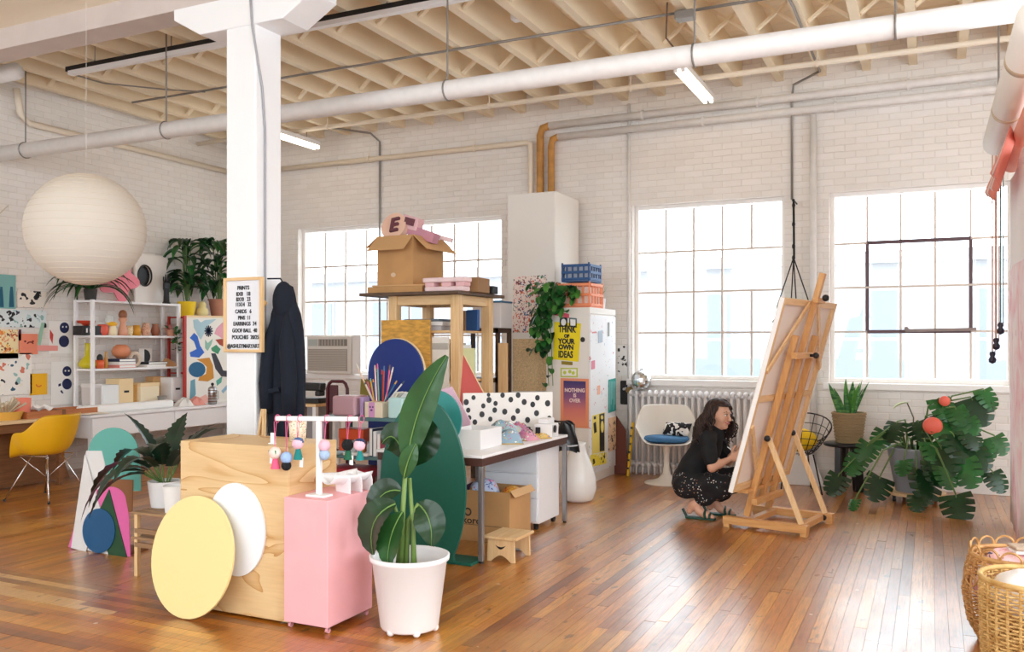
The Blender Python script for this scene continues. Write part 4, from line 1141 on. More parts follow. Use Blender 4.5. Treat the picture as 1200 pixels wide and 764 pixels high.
# earring stand
es = thing('earring_stand', 'white T shaped earring stand on the pink pedestal', 'stand', (-2.914, 3.75, .6905))
rot = Vector((.413, .16, 0)).normalized()
MB().box(-.06, .06, -.04, .04, 0, .012).build('foot', WHITE, es, bevel=.003)
MB().box(-.013, .013, -.013, .013, .0122, .4).build('post', WHITE, es, bevel=.004)
MB().bar(tuple(-rot * .235 + Vector((.0, 0, .41))), tuple(rot * .21 + Vector((.0, 0, .41))), .025, .025).build('bar', WHITE, es, bevel=.006)
THR = M('pink_thread', '#d9658e', .7)
def hang(label, px, parts, tagpx=None):
    s = (at(px, 490, Y=3.75).x + 2.914) / rot.x * (1.0)
    p = Vector((-2.914, 3.75, .6905)) + rot * s + Vector((0, -.016, .395))
    t = thing('hanging_ornament', label, 'ornament', (p.x, p.y, p.z), group=None)
    for dx in (-.008, .008): MB().tube([(dx, -.0, .0), (dx * .4, -.004, -.06), (0, -.006, -.1 if not parts else -parts[0][1] + .01)], .0018, 4).build('thread', THR, t)
    MB().tube([(0, .016 + .021 * math.cos(q * PI / 5), .0 + .0145 + .021 * math.sin(q * PI / 5)) for q in range(10)], .0022, 5, closed=True).build('loop', THR, t)
    for nm, z, r, mat in parts:
        r *= 1.22
        if nm == 'tassel':
            MB().lathe([(0, -z + r * 1.2), (r * .3, -z + r), (r * .75, -z - r * 1.0), (0, -z - r * 1.0)], 12).build(nm, mat, t)
        elif nm == 'glasses':
            MB().obox((0, -.024, -z), (.05, .008, r)).build(nm, mat, t, bevel=.004)
        elif nm == 'cap':
            MB().lathe([(0, -z + r), (r * .8, -z + r * .7), (r * 1.05, -z), (r * .6, -z - .002)], 14).build(nm, mat, t, smooth=True)
        elif nm == 'eye':
            for dx in (-.007, .007): MB().sph((dx, -.022, -z), r, 8, 6).build(nm, mat, t)
        elif nm == 'card':
            MB().obox((.018 if px > 340 else -.03, .004, -z), (.022, .002, .05), (0, .06, 0)).build('price_tag', mat, t)
        else:
            MB().sph((0, -.004, -z), r, 14, 10).build(nm, mat, t, smooth=True)
    return t
fz = lambda n, c: M('pompom_' + n, c, .95, bmp=.9, bscale=160)
hang('earring with green glasses face and hot pink tassel, leftmost on stand', 337, [('bead', .165, .027, fz('cream', '#f0d8cc')), ('glasses', .16, .018, M('green_glasses', '#1f7a45', .4)), ('tassel', .215, .028, M('hot_pink_yarn', '#ee5f83', .9)), ('card', .2, 0, PAPER)])
hang('earring with pale blue ball and black pompom below', 347, [('bead', .19, .026, fz('blue', '#9fbde8')), ('eye', .178, .006, PAPER), ('pompom', .232, .022, fz('black', '#131316'))])
hang('earring with blue capped pink ball and teal tassel', 357, [('bead', .115, .025, fz('pink', '#f0bfd0')), ('cap', .11, .024, M('blue_cap', '#43638f', .6)), ('tassel', .165, .028, M('teal_yarn', '#1d7f7c', .9)), ('card', .215, 0, PAPER)])
hang('earring of pink ball over pale blue ball right of stand post', 381, [('bead', .125, .026, fz('pink', '#f0bfd0')), ('pompom', .172, .024, fz('pale_blue', '#aac3e2'))])
hang('earring with black ball face and green tassel near bar end', 402, [('bead', .12, .026, fz('black', '#131316')), ('eye', .115, .008, PAPER), ('tassel', .165, .026, M('forest_yarn', '#1c5a40', .9)), ('card', .2, 0, PAPER)])
hang('earring with pink ball and teal tassel, rightmost on stand', 413, [('bead', .12, .026, fz('pink', '#f0bfd0')), ('cap', .112, .024, M('dark_cap', '#26345a', .6)), ('tassel', .17, .024, M('teal_yarn', '#1d7f7c', .9))])
pu = thing('cup', 'cream tumbler with scattered marks on top of plywood box', 'cup', (at(349, 515, Y=3.98).x, 3.98, .9455))
MB().lathe([(0, 0), (.045, 0), (.052, .135), (.048, .135), (.04, .01)], 20).build('body', confetti('tumbler_marks', '#efe2cd', ['#c9a25a', '#d67f6a', '#5f7b63', '#efe2cd', '#e7b3a8'], 42, .36), pu, smooth=True)
nb = thing('price_sign', 'tiny white number sign standing on plywood box', 'sign', (at(320, 521, Y=3.8).x, 3.8, .9455))
MB().box(-.016, .016, -.003, .003, 0, .06).box(-.016, .02, -.02, .003, 0, .006).build('card', PAPER, nb)
tr_ = thing('display_tray', 'white scoop shaped display tray on front of pink pedestal', 'tray', (-2.875, 3.92, .6905), 1.25)
mb = MB()
def scoop(u, v):
    x = -.115 + .25 * u
    a = (v - .5) * 2.1
    return Vector((x, .085 * math.sin(a), .045 + .105 * (1 - math.cos(a)) + .02 * abs(u - .5)))
mb.grid(scoop, 8, 10)
mb.build('scoop', WHITE2, tr_, smooth=True, solid=.004)
for i, x in enumerate((-.02, .055, .125)):
    MB().prism([(-.08, 0), (.05, 0), (.07, .1), (-.07, .085), (-.08, .06)], (x, 0, 0), (0, 1, 0), (0, 0, 1), .004).build('support_card', WHITE2, tr_)
t = thing('hair_clip', 'navy bar clip lying on the white display tray', 'clip', (-2.885, 3.90, .742), 1.0)
MB().obox((0, 0, .003), (.062, .013, .006), (0, 0, .3)).build('clip_bar', NAVY, t, bevel=.002)
# ================================================================ BIG PADDLE LEAF PLANT IN WHITE POT
pp = at(480, 738, Z=0)
bp = thing('paddle_plant', 'tall plant with huge paddle leaves in white pot in foreground', 'plant', (pp.x, pp.y, 0))
MB().lathe([(0, .02), (.145, .02), (.152, .03), (.195, .365), (.208, .372), (.21, .395), (.2, .398), (.186, .375), (.17, .3), (0, .3)], 36).build('pot', WHITE2, bp, smooth=True)
for i in range(6):
    a = i * PI / 3 + .3
    MB().sph((.135 * math.cos(a), .135 * math.sin(a), .022), .021, 10, 6).build('pot_foot', WHITE2, bp, smooth=True)
MB().lathe([(0, .31), (.172, .305)], 24).build('soil', SOIL, bp)
BL = M('banana_leaf', '#2a5427', .32, var=.3, scale=5)
BLD = M('banana_leaf_dark', '#15361a', .3, var=.3, scale=5)
def bp_at(px, py, dy=0):
    return at(px, py, Y=pp.y + dy) - Vector(bp.location)
def bigleaf(base, tip, W, bulge, mat, n=16, prof=paddle, fold=.28, face=None):
    """blade through base, bulge offset mid, tip"""
    b0, t0 = Vector(base), Vector(tip)
    mid = (b0 + t0) / 2 + Vector(bulge)
    mb = MB(); rows = []
    for i in range(n + 1):
        t = i / n
        p = b0 * (1 - t) ** 2 + mid * 2 * t * (1 - t) + t0 * t * t
        d = ((mid - b0) * (1 - t) + (t0 - mid) * t).normalized()
        fn = Vector(face or (0.3, -1, .25))
        s = d.cross(fn).normalized(); up = s.cross(d).normalized()
        wv = prof(t) * W / 2
        rp = .02 * math.sin(t * 37) * W
        row = []
        for k in (-1, -.5, 0, .5, 1):
            row.append(mb.bm.verts.new(p + s * wv * k + up * (fold * wv * abs(k) + rp * k)))
        rows.append(row)
    for A, B in zip(rows, rows[1:]):
        for k in range(4): mb.bm.faces.new((A[k], A[k + 1], B[k + 1], B[k]))
    lf = mb.build('leaf', mat, bp, smooth=True)
    MB().tube([b0 * (1 - t) ** 2 + mid * 2 * t * (1 - t) + t0 * t * t + Vector((0, -.006, 0)) for t in [i / 8 for i in range(9)]], [.0045 - .0004 * i for i in range(9)], 6).build('midrib', M('pale_midrib', '#6f9248', .5), lf, smooth=True)
    return lf
def petiole(px0, py0, px1, py1, px2, py2, r=.013, dy=0):
    MB().tube([bp_at(px0, py0, 0), bp_at(px1, py1, dy * .5), bp_at(px2, py2, dy)], [r * 1.5, r, r * .8], 8).build('stalk', M('banana_stalk', '#6f8a45', .5, var=.2), bp, smooth=True)
petiole(470, 668, 472, 600, 476, 540, .014)
petiole(485, 668, 484, 620, 480, 560, .012, .03)
petiole(476, 668, 478, 610, 490, 590, .011, .04)
petiole(466, 668, 470, 620, 462, 590, .01, -.02)
bigleaf(bp_at(478, 545), bp_at(524, 417), .18, bp_at(468, 470) - bp_at(486, 470), BL)
bigleaf(bp_at(476, 540, .06), bp_at(448, 520, .0), .16, (.02, -.02, .16), BLD, face=(0, -1, .6))
bigleaf(bp_at(464, 590, -.04), bp_at(438, 650, -.1), .22, (-.10, -.04, .07), BLD, face=(-.4, -1, .4))
bigleaf(bp_at(470, 575, .05), bp_at(434, 610, .0), .17, (-.03, -.02, .11), BLD, face=(-.2, -1, .5))
bigleaf(bp_at(472, 600, -.03), bp_at(455, 665, -.08), .18, (-.02, -.05, .03), BL, face=(-.2, -1, .3))
bigleaf(bp_at(490, 590, .05), bp_at(506, 640, .02), .17, (.07, -.02, .06), BLD, face=(.4, -1, .3))
bigleaf(bp_at(480, 545, .04), bp_at(500, 490, .05), .2, (.05, 0, .02), BLD, face=(.5, -1, .2))
bigleaf(bp_at(474, 560, -.02), bp_at(488, 520, -.02), .1, (.0, -.02, .02), BL)
# ================================================================ WORK TABLE AND WHAT IS ON AND UNDER IT
gp = thing('arched_board', 'tall dark green arched board standing at the work table end', 'painted board', (-3.1, 5.2, 0))
GRN = M('bottle_green_paint', '#0f5c4c', .5)
flat(gp, 'panel', GRN, [(533, 658)] + ell(497, 575, 50, 108, 44, -224, 48) + [(461, 658)], .022, Y=5.2)
MB().box(-.2, .32, .001, .2, 0, .02).build('foot_board', GRN, gp, bevel=.003)
tb_ = thing('work_table', 'white topped work table with dark edge and steel legs in the middle', 'table', (-3.17, 6.065, 0))
MB().box(-.43, .43, -.775, .775, .715, .735).build('table_top', WHITE2, tb_, bevel=.002)
MB().box(-.425, .425, -.77, .77, .66, .7145).build('apron', M('dark_walnut_edge', '#4a2b22', .5), tb_, bevel=.002)
for x in (-.41, .41):
    for y in (-.755, .755):
        MB().box(x - .017, x + .017, y - .017, y + .017, .015, .66).build('leg', M('dull_steel', '#9c9c9f', .4, metal=.8), tb_, bevel=.003)
        MB().cyl((x, y, 0), (x, y, .015), .015, n=10).build('foot', BLACK, tb_)
ZT = .7355
td = thing('round_board', 'teal round board standing on the left end of work table', 'disc', (at(512, 524, Y=5.55).x, 5.55, ZT))
MB().disc((0, .21), .21, (0, 0, 0), (1, 0, 0), (0, .0, 1), .014, 40).build('board', M('teal_board_paint', '#2d8a86', .5), td)
t = thing('triangle_board', 'lilac wedge shaped board behind the teal round board', 'painted board', (-3.3, 5.95, ZT))
flat(t, 'panel', M('lilac_paint', '#d9b3c6', .6), [(506, 518), (519, 456), (530, 453), (552, 494), (549, 518)], .014, Y=5.95)
t.location.z = ZT
t = thing('triangle_board', 'red triangular board with pale edge left of spotted board', 'painted board', (-3.45, 6.5, ZT))
flat(t, 'panel', M('brick_red_paint', '#c8564f', .6), [(544, 416), (568, 462), (568, 508), (537, 508)], .016, Y=6.5)
MB().bar(Vector((at(544, 416, Y=6.49).x + .004, 6.478, at(544, 416, Y=6.49).z)) - t.location, Vector((at(568, 462, Y=6.49).x + .004, 6.478, at(568, 462, Y=6.49).z)) - t.location, .006, .006).build('pale_edge', TAN, t)
# spotted board
pa_, pb2 = Vector((-3.44, 6.30, ZT)), Vector((-2.86, 6.80, ZT))
sb = thing('spotted_board', 'white board with black polka dots standing along the work table', 'painted board', tuple(pa_), math.atan2(pb2.y - pa_.y, pb2.x - pa_.x))
SW, SHH = (pb2 - pa_).length, .355
MB().box(0, SW, 0, .02, 0, SHH).build('panel', M('spot_white', '#efece7', .6), sb, bevel=.002)
k_ = SW / 103.0
mbd = []
for (px, py, r) in ((558, 463.5, 2.4), (547.5, 468.5, 3), (569, 473, 2.5), (575.5, 466.5, 3), (583, 470.5, 2.5), (582, 478, 2.7), (552, 477.5, 2.5), (567.5, 482.5, 3), (553, 486, 2.6), (559.5, 491, 2.7), (577, 488, 2.5), (593.5, 480, 3), (591, 460.5, 2.6), (600.5, 466.5, 2.8), (609, 460.5, 2.8), (616, 469.5, 3), (608.5, 479.5, 2.8), (603.5, 487.5, 2.9), (626, 472.5, 2.9), (631.5, 465, 2.8), (630.5, 482.5, 3), (643.5, 471.5, 3.2), (620, 490, 3), (645.5, 488.5, 2.6), (634, 498, 2.8), (575, 460.5, 2), (597, 495, 2.5), (586, 499, 2.6), (612, 499, 2.6), (565, 498, 2.6)):
    u = (px - 546.5) * k_; v = SHH - (py - 458.5) * (SHH / 48.5)
    if v < .01 or v > SHH - .006: continue
    r2 = r * k_ * .98
    MB().disc((max(r2 + .002, min(SW - r2 - .002, u)), min(v, SHH - r2 * 1.1)), r2, (0, -.0005, 0), (1, 0, 0), (0, 0, 1), .002, 18, r2 * 1.15).build('dot', BLACK, sb)
def tobox(name, label, cat, p, w, d, h, mat, rz=0, lid=None, bevel=.005):
    t = thing(name, label, cat, p, rz)
    MB().box(-w / 2, w / 2, -d / 2, d / 2, 0, h).build('box_body', mat, t, bevel=bevel)
    if lid: MB().box(-w / 2 - .004, w / 2 + .004, -d / 2 - .004, d / 2 + .004, h + .0005, h + .02).build('lid', lid, t, bevel=.003)
    return t
wbn = thing('bin', 'white rectangular tub near left end of work table', 'tub', (-3.03, 5.74, ZT))
mb = MB()
def tub(mb, w, d, h, th=.006, fl=.012):
    for q in ((-w, -w + th, -d, d), (w - th, w, -d, d), (-w + th, w - th, -d, -d + th), (-w + th, w - th, d - th, d)): mb.box(q[0], q[1], q[2], q[3], 0, h)
    mb.box(-w + th, w - th, -d + th, d - th, 0, th); return mb
tub(mb, .13, .17, .14).build('tub_body', WHITE, wbn, bevel=.002)
MB().box(-.125, .125, -.165, .165, -.0, .004).build('base_line', BLACK, wbn)
def pouch(label, x, y, z, s, mat, rz, tilt):
    t = thing('pouch', label, 'pouch', (x, y, z), rz)
    mb = MB(); mb.grid(lambda u, v: Vector(((u - .5) * s, (v - .5) * s * .72, (.5 * s * .62) * (math.sin(PI * u) * math.sin(PI * v)) ** .5 * (1 + .9 * noise.noise(Vector((u * 3.5 + x * 9, v * 3.5 + y * 7, s * 5)))))), 10, 8)
    mb.grid(lambda u, v: Vector(((u - .5) * s, (v - .5) * s * .72, .001 - 0 * u)), 1, 1)
    o = mb.build('pouch_body', mat, t, smooth=True); o.rotation_euler = (tilt, 0, 0)
    q = MB().bar((-s * .48, -s * .37, .004), (s * .48, -s * .37, .004), .006, .006).build('zip', M('zip_tape', '#c9a23a', .5), t); q.rotation_euler = (tilt, 0, 0)
    return t
pal = ['#7fa6c4', '#e0b43c', '#cf6f8e', '#f2ece2', '#46506a', '#9ac0a8']
pouch('blue grey patterned pouch at front of the heap on work table', -2.93, 6.05, ZT, .26, confetti('pouch_a', '#8fa9bd', pal, 26, .36), .5, 0)
pouch('white floral pouch at left of the heap on work table', -3.08, 6.16, ZT, .26, confetti('pouch_b', '#e6e0dc', pal, 30, .4), 1.2, .05)
pouch('pink and yellow pouch at right of the heap on work table', -2.92, 6.34, ZT, .24, confetti('pouch_c', '#dc9ab0', pal, 28, .4), -.3, .0)
pouch('teal flecked pouch lying on top of the heap', -3.0, 6.16, ZT + .075, .25, confetti('pouch_d', '#a3bfc9', pal, 24, .42), .2, .15)
pouch('magenta flowered pouch propped at top of the heap', -2.96, 6.36, ZT + .07, .2, confetti('pouch_e', '#b56a90', pal, 30, .4), 1.8, .5)
pouch('yellow flowered pouch lying beside the heap edge', -2.83, 6.48, ZT, .15, confetti('pouch_f', '#e5c06a', pal, 34, .4), .9, 0)
t = tobox('machine', 'white boxy label machine with black dial at far end of work table', 'machine', (-2.83, 6.60, ZT), .15, .18, .11, WHITE, .1)
MB().box(-.05, .04, -.07, .09, .1105, .15).build('top_housing', WHITE, t, bevel=.006)
MB().cyl((.081, -.04, .07), (.09, -.04, .07), .03, n=16).build('dial', BLACK, t)
MB().box(-.06, -.02, -.107, -.1005, .02, .085).build('screen', BLACK, t)
t = thing('mug', 'black mug beside the white label machine', 'mug', (-2.99, 6.56, ZT)); MB().lathe([(0, 0), (.03, 0), (.032, .075), (.028, .075), (.026, .01)], 16).build('body', BLACK, t, smooth=True)
MB().tube([(.03, 0, .06), (.05, 0, .05), (.05, 0, .03), (.03, 0, .02)], .005, 6).build('handle', BLACK, t)
t = thing('mug', 'pink striped mug left of the black mug', 'mug', (-3.07, 6.50, ZT)); MB().lathe([(0, 0), (.03, 0), (.034, .06), (.03, .06), (.026, .01)], 16).build('body', M('pink_glaze', '#e6a9a5', .4), t, smooth=True)
MB().lathe([(.0335, .03), (.0345, .035), (.0338, .042)], 16).build('stripe', M('red_glaze', '#a8443c', .4), t)
# black bag hung on the table end, floor vase
bg_ = thing('bag', 'black bag slung over the far end of work table above white vase', 'bag', (-2.80, 6.98, .56))
mb = MB(); mb.grid(lambda u, v: Vector(((.1 - .04 * u) * math.cos(v * 2 * PI) * (1 + .13 * math.sin(v * 18 + u * 5)), .085 * math.sin(v * 2 * PI) * (1 + .12 * math.sin(v * 25 + u * 8)), .02 + .24 * u - .015 * math.sin(v * 14))), 10, 30)
mb.build('bag_body', M('black_glossy_nylon', '#141416', .3), bg_, smooth=True)
MB().tube([(-.05, -.05, .25), (-.09, -.11, .285), (-.03, -.14, .28), (.04, -.12, .28), (.05, -.05, .25)], .008, 6).build('strap', BLACK, bg_)
MB().tube([(.09 * math.cos(a * .3 - 2.6), .09 * math.sin(a * .3 - 2.6) , .07) for a in range(11)], .008, 6).build('reflective_band', M('grey_band', '#b9bcc0', .4), bg_)
vz = thing('floor_vase', 'large white bottle shaped floor vase behind table end', 'vase', (-3.02, 7.80, 0))
MB().lathe([(0, 0), (.11, 0), (.15, .03), (.175, .12), (.17, .22), (.13, .36), (.085, .46), (.07, .53), (.08, .56), (.065, .55), (0, .5)], 32).build('body', M('white_glaze', '#f2f1ef', .25), vz, smooth=True)
# rolling pedestal
rp = thing('drawer_pedestal', 'white rolling drawer pedestal under the work table', 'drawer unit', (-3.06, 6.63, 0))
MB().box(-.24, .24, -.21, .215, .055, .655).build('carcass', WHITE2, rp, bevel=.003)
for z in (.07, .265, .46):
    MB().box(-.232, .232, -.232, -.2105, z, z + .185).build('drawer_front', M('cool_white', '#e6ebf2', .4), rp, bevel=.003)
for x in (-.2, .2):
    for y in (-.17, .18):
        MB().cyl((x - .012, y, .026), (x + .012, y, .026), .026, n=14).build('wheel', BLACK, rp)
        MB().box(x - .018, x + .018, y - .012, y + .012, .03, .0545).build('fork', BLACK, rp)
cb = thing('cardboard_box', 'open cardboard box stuffed with fabric under the work table', 'box', (-3.06, 6.07, 0))
mb = MB(); tub(mb, .24, .19, .385, .006).build('box_body', CARD, cb)
CARDL = M('pale_cardboard', '#d0a573', .8)
MB().obox((.262, 0, .375), (.06, .37, .004), (0, .9, 0)).build('flap', CARDL, cb)
INKB = M('box_print', '#3a2a22', .7)
MB().tube([(-.11 + .026 * math.cos(a * PI / 8), -.192, .22 + .026 * math.sin(a * PI / 8)) for a in range(16)], .006, 5, closed=True).build('printed_ring', INKB, cb)
text('okoro', 'printed_word', INKB, cb, (-.1, -.1915, .155), (1, 0, 0), (0, 0, 1), .075, 1.1, .001, bold=.0012)
MB().bar((-.235, -.191, .125), (.235, -.191, .125), .0015, .003).build('printed_line', INKB, cb)
def bundle(label, p, s, mat, seed):
    t = thing('fabric_bundle', label, 'fabric', p)
    mb = MB(); mb.sph((0, 0, 0), s, 26, 18)
    for v in mb.bm.verts:
        n = noise.noise(v.co * 9 + Vector((seed, 0, 0))); v.co *= 1 + .22 * n
    mb.build('folds', mat, t, smooth=True); return t
bundle('blue and pink floral fabric bundle bulging from cardboard box', (-3.1, 6.02, .34), (.12, .13, .115), confetti('fabric_a', '#c3cfe8', ['#7fa2d8', '#d873a2', '#4c66a8', '#e6c24a', '#c3cfe8'], 22, .42), 3)
bundle('red and yellow fabric bundle at right side of cardboard box', (-2.915, 6.1, .335), (.075, .12, .075), confetti('fabric_b', '#e9a03b', ['#c9352f', '#f1d052', '#e8f0f0', '#c9352f'], 26, .42), 8)
bundle('dark fabric bundle at left side of cardboard box', (-3.235, 6.06, .325), (.055, .1, .085), M('plum_fabric', '#5c3550', .9), 5)
fo = thing('folded_cloth', 'pale blue folded cloth on floor behind the step stool', 'cloth', (-2.73, 5.78, 0))
for i in range(3): MB().obox((0, 0, .02 + .038 * i), (.15, .1, .036), (0, 0, .1 * i)).build('fold', M('pale_blue_cloth', '#cfdbe3', .9), fo, bevel=.012)
st = thing('step_stool', 'small pine step stool beside the table leg', 'stool', (-2.655, 5.53, 0))
MB().box(-.125, .125, -.15, .15, .155, .175).build('stool_top', PINEY, st, bevel=.004)
for y in (-.135, .115):
    pts = [(-.105, 0), (-.075, 0)] + [(-.075 + .15 * i / 10, .045 * math.sin(PI * i / 10)) for i in range(1, 10)] + [(.075, 0), (.105, 0), (.1, .1545), (-.1, .1545)]
    MB().prism(pts, (0, y + .02, 0), (1, 0, 0), (0, 0, 1), .02).build('end_panel', PINE, st, bevel=.002)
MB().prism([(-.04, .115)] + [(-.04 + .08 * i / 8, .115 - .028 * math.sin(PI * i / 8)) for i in range(1, 8)] + [(.04, .115)] + [(.04 - .08 * i / 8, .115 - .012 * math.sin(PI * i / 8)) for i in range(1, 8)], (0, -.1355, 0), (1, 0, 0), (0, 0, 1), .002).build('handle_slot', BLACK, st)
MB().box(-.012, .012, -.114, .114, .1, .154).build('rail', PINEY, st)
# ================================================================ TEAL CART
TEAL = M('grey_teal_steel', '#557a7c', .45)
kt = thing('cart', 'grey teal metal cart crowded with supplies behind earring stand', 'cart', (-4.12, 6.1, 0))
for z in (.2, .585, .9): MB().box(-.44, .44, -.2, .2, z - .03, z).build('cart_shelf', TEAL, kt, bevel=.004)
for x in (-.43, .43):
    for y in (-.19, .19):
        MB().box(x - .014, x + .014, y - .014, y + .014, .06, .895).build('post', TEAL, kt)
        MB().cyl((x - .012, y, .03), (x + .012, y, .03), .03, n=12).build('wheel', BLACK, kt)
def ck(px, y=5.99): return at(px, 450, Y=y).x
ZC = .9005
t = tobox('bin', 'mauve rounded bin holding an olive card on the cart', 'bin', (ck(410), 6.0, ZC), .235, .2, .165, M('mauve_plastic', '#c99fa8', .5), 0, bevel=.02)
oc = thing('card', 'olive green card sticking up out of the mauve bin', 'card', (ck(421), 6.08, ZC + .166)); MB().obox((0, 0, .065), (.1, .006, .13), (0, .08, 0)).build('sheet', M('olive_card', '#8a7c33', .7), oc)
t = tobox('tin', 'narrow lilac striped tin right of the mauve bin', 'tin', (ck(430), 5.96, ZC), .03, .1, .16, M('lilac_tin', '#b79ac6', .4), 0)
bx_ = tobox('pencil_box', 'cream box with pink animal face full of markers on cart', 'box', (ck(445.5), 5.97, ZC), .17, .15, .125, M('cream_box', '#eadabf', .6), 0, bevel=.003)
MB().box(-.045, .012, -.078, -.0755, .002, .123).build('pink_panel', M('pink_panel', '#d79ac8', .6), bx_)
for dx in (-.03, -.004): MB().disc((dx, .085), .008, (0, -.0785, 0), (1, 0, 0), (0, 0, 1), .001, 10).build('eye_print', M('purple_ink', '#6b3a78', .6), bx_)
MB().disc((-.017, .06), .012, (0, -.0785, 0), (1, 0, 0), (0, 0, 1), .001, 12, .008).build('nose_print', M('purple_ink', '#6b3a78', .6), bx_)
MC = ['#e8c9b3', '#d9628c', '#3e6f93', '#e7e0d4', '#77563b', '#d8a23e', '#394a5b', '#efc3c9', '#86a98f', '#c8472f']
GRP = 'markers and brushes standing in the cream box'
NMC = ['blush', 'rose', 'steel blue', 'ivory', 'brown', 'amber', 'slate', 'pale pink', 'sage', 'red']
ORD = ['first', 'second', 'third', 'fourth', 'fifth', 'sixth', 'seventh', 'eighth', 'ninth', 'tenth', 'eleventh', 'twelfth', 'thirteenth', 'fourteenth']
for i in range(14):
    x = -.07 + .14 * i / 13; y = R.uniform(-.05, .05); L = R.uniform(.13, .27)
    t = thing('marker', NMC[i % 10] + ' barrelled marker, ' + ORD[i] + ' from the left in the cream box', 'marker', (bx_.location.x + x, 5.97 + y, ZC + .1255), 0, GRP)
    e_ = (x * 1.5 + R.uniform(-.04, .05), R.uniform(-.03, .03), L)
    c = MC[i % len(MC)]
    MB().cyl((0, 0, 0), e_, .0065, n=8).build('barrel', M('marker_' + c, c, .5), t)
    ev = Vector(e_); MB().cyl(ev, ev * 1.16, .0075, .004, 8).build('cap', M('marker_' + MC[(i + 3) % 10], MC[(i + 3) % 10], .5), t)
ab = tobox('bin', 'pale aqua bin stuffed with paper at right end of cart', 'bin', (ck(471), 5.98, ZC), .135, .18, .165, M('aqua_plastic', '#b9d8d6', .4), 0, bevel=.012)
for i in range(4):
    pr = thing('paper_sheet', ['white sheet leaning leftmost in the aqua bin', 'cream sheet second from left in the aqua bin', 'grey sheet second from right in the aqua bin', 'white sheet leaning rightmost in the aqua bin'][i], 'paper', (ab.location.x - .045 + .03 * i, 5.98, ZC + .1655))
    MB().obox((.01, 0, .02), (.004, .13, .05), (0, .5 + .1 * i, 0)).build('sheet', [PAPER, M('cream_paper', '#efe4d2', .8), M('grey_paper', '#cfcfcc', .8), PAPER][i], pr)
# lower shelf
ZL = .5855
tobox('box', 'white low box under the glass jars on cart middle shelf', 'box', (ck(425), 5.98, ZL), .24, .2, .02, PAPER, 0)
for i, (px, c, lb) in enumerate(((414, '#c8d2d8', 'pale glass jar left on the low box of the cart'), (424, '#c98b3e', 'amber jar in middle of the low box of the cart'), (434, '#b9c4c8', 'grey jar right on the low box of the cart'))):
    t = thing('jar', lb, 'jar', (ck(px, 5.95), 5.95, ZL + .0205))
    MB().lathe([(0, 0), (.03, 0), (.03, .065), (.024, .075), (.024, .08), (0, .08)], 14).build('body', M('jar_' + c, c, .2), t, smooth=True)
    MB().cyl((0, 0, .0805), (0, 0, .095), .026, n=14).build('lid', M('grey_lid', '#8f969b', .4), t)
t = tobox('box', 'bright orange box lying across jars on the cart', 'box', (ck(417, 6.05), 6.06, ZL + .118), .25, .16, .085, M('orange_box', '#e2562a', .5), 0)
for x in (-.1, .1): MB().box(x - .02, x + .02, -.08, .08, -.0975, -.0).build('leg_block', M('orange_box', '#e2562a', .5), t)
for i, (c, lb) in enumerate((('#222a44', 'navy book upright on right of cart middle shelf'), ('#cfd6da', 'grey book upright on right of cart middle shelf'), ('#b8455c', 'raspberry book upright on right of cart middle shelf'))):
    t = thing('book', lb, 'book', (ck(442, 6) + i * .038, 6.0, ZL))
    MB().box(-.017, .017, -.09, .09, 0, .22 - .02 * i).build('cover', M('bk_' + c, c, .6), t, bevel=.002)
    MB().box(-.013, .013, -.0905, .086, .006, .223 - .02 * i).build('pages', PAPER, t)
tobox('box', 'deep red box on bottom shelf of the teal cart', 'box', (ck(418, 6), 5.98, .2005), .42, .3, .28, M('deep_red_box', '#a81f35', .5), 0)
tobox('box', 'dark brown crate at right of bottom cart shelf', 'box', (ck(465, 6), 5.98, .2005), .2, .3, .24, M('dark_brown_crate', '#4a382c', .6), 0)
# maroon chair behind, small table with black case
MAR = M('maroon_lacquer', '#4e1520', .35)
mc = thing('folding_chair', 'maroon tube backed chair behind the mauve bin', 'chair', (at(395, 450, Y=6.66).x, 6.66, 0))
xa = at(384, 450, Y=6.66).x - mc.location.x; xb = at(407, 450, Y=6.66).x - mc.location.x
MB().tube([(xa, 0, 0), (xa, 0, 1.08), (xa + .02, 0, 1.125), (xa + .05, 0, 1.145), (xb - .05, 0, 1.145), (xb - .02, 0, 1.125), (xb, 0, 1.08), (xb, 0, 0)], .016, 10).build('back_frame', MAR, mc, smooth=True)
MB().obox(((xa + xb) / 2 - .05, .01, .98), (.1, .02, .26)).build('backrest', MAR, mc, bevel=.008)
MB().obox(((xa + xb) / 2, .2, .5), (xb - xa, .34, .025)).build('seat', MAR, mc, bevel=.008)
for x in (xa, xb): MB().tube([(x, .02, .5), (x, .36, 0)], .014, 8).build('leg', MAR, mc)
sd = thing('side_table', 'small white table with wood top by the navy coat', 'table', (at(364, 472, Y=7.0).x, 7.0, 0))
MB().box(-.2, .22, -.2, .2, .885, .91).build('table_top', PINEX, sd, bevel=.003)
for x in (-.18, .2):
    for y in (-.18, .18): MB().box(x - .02, x + .02, y - .02, y + .02, 0, .884).build('leg', WHITE, sd)
MB().box(-.155, .04, -.12, .12, .5, .88).build('drawer_box', BROWNP, sd)
MB().box(.05, .175, -.12, .12, .5, .88).build('grey_box', M('grey_card', '#8d8a8c', .7), sd)
for x in (-.18,): MB().box(x + .021, .179, -.16, .16, .48, .499).build('shelf', WHITE, sd)
kc = thing('sewing_machine', 'black sewing machine on the small wood topped table', 'machine', (sd.location.x + .0, 6.98, .9105))
MB().box(-.17, .17, -.08, .08, 0, .05).build('bed', BLACK, kc, bevel=.008)
MB().box(-.17, -.09, -.06, .06, .0505, .2).build('pillar', BLACK, kc, bevel=.015)
MB().box(-.0895, .17, -.05, .05, .12, .2).build('arm', BLACK, kc, bevel=.015)
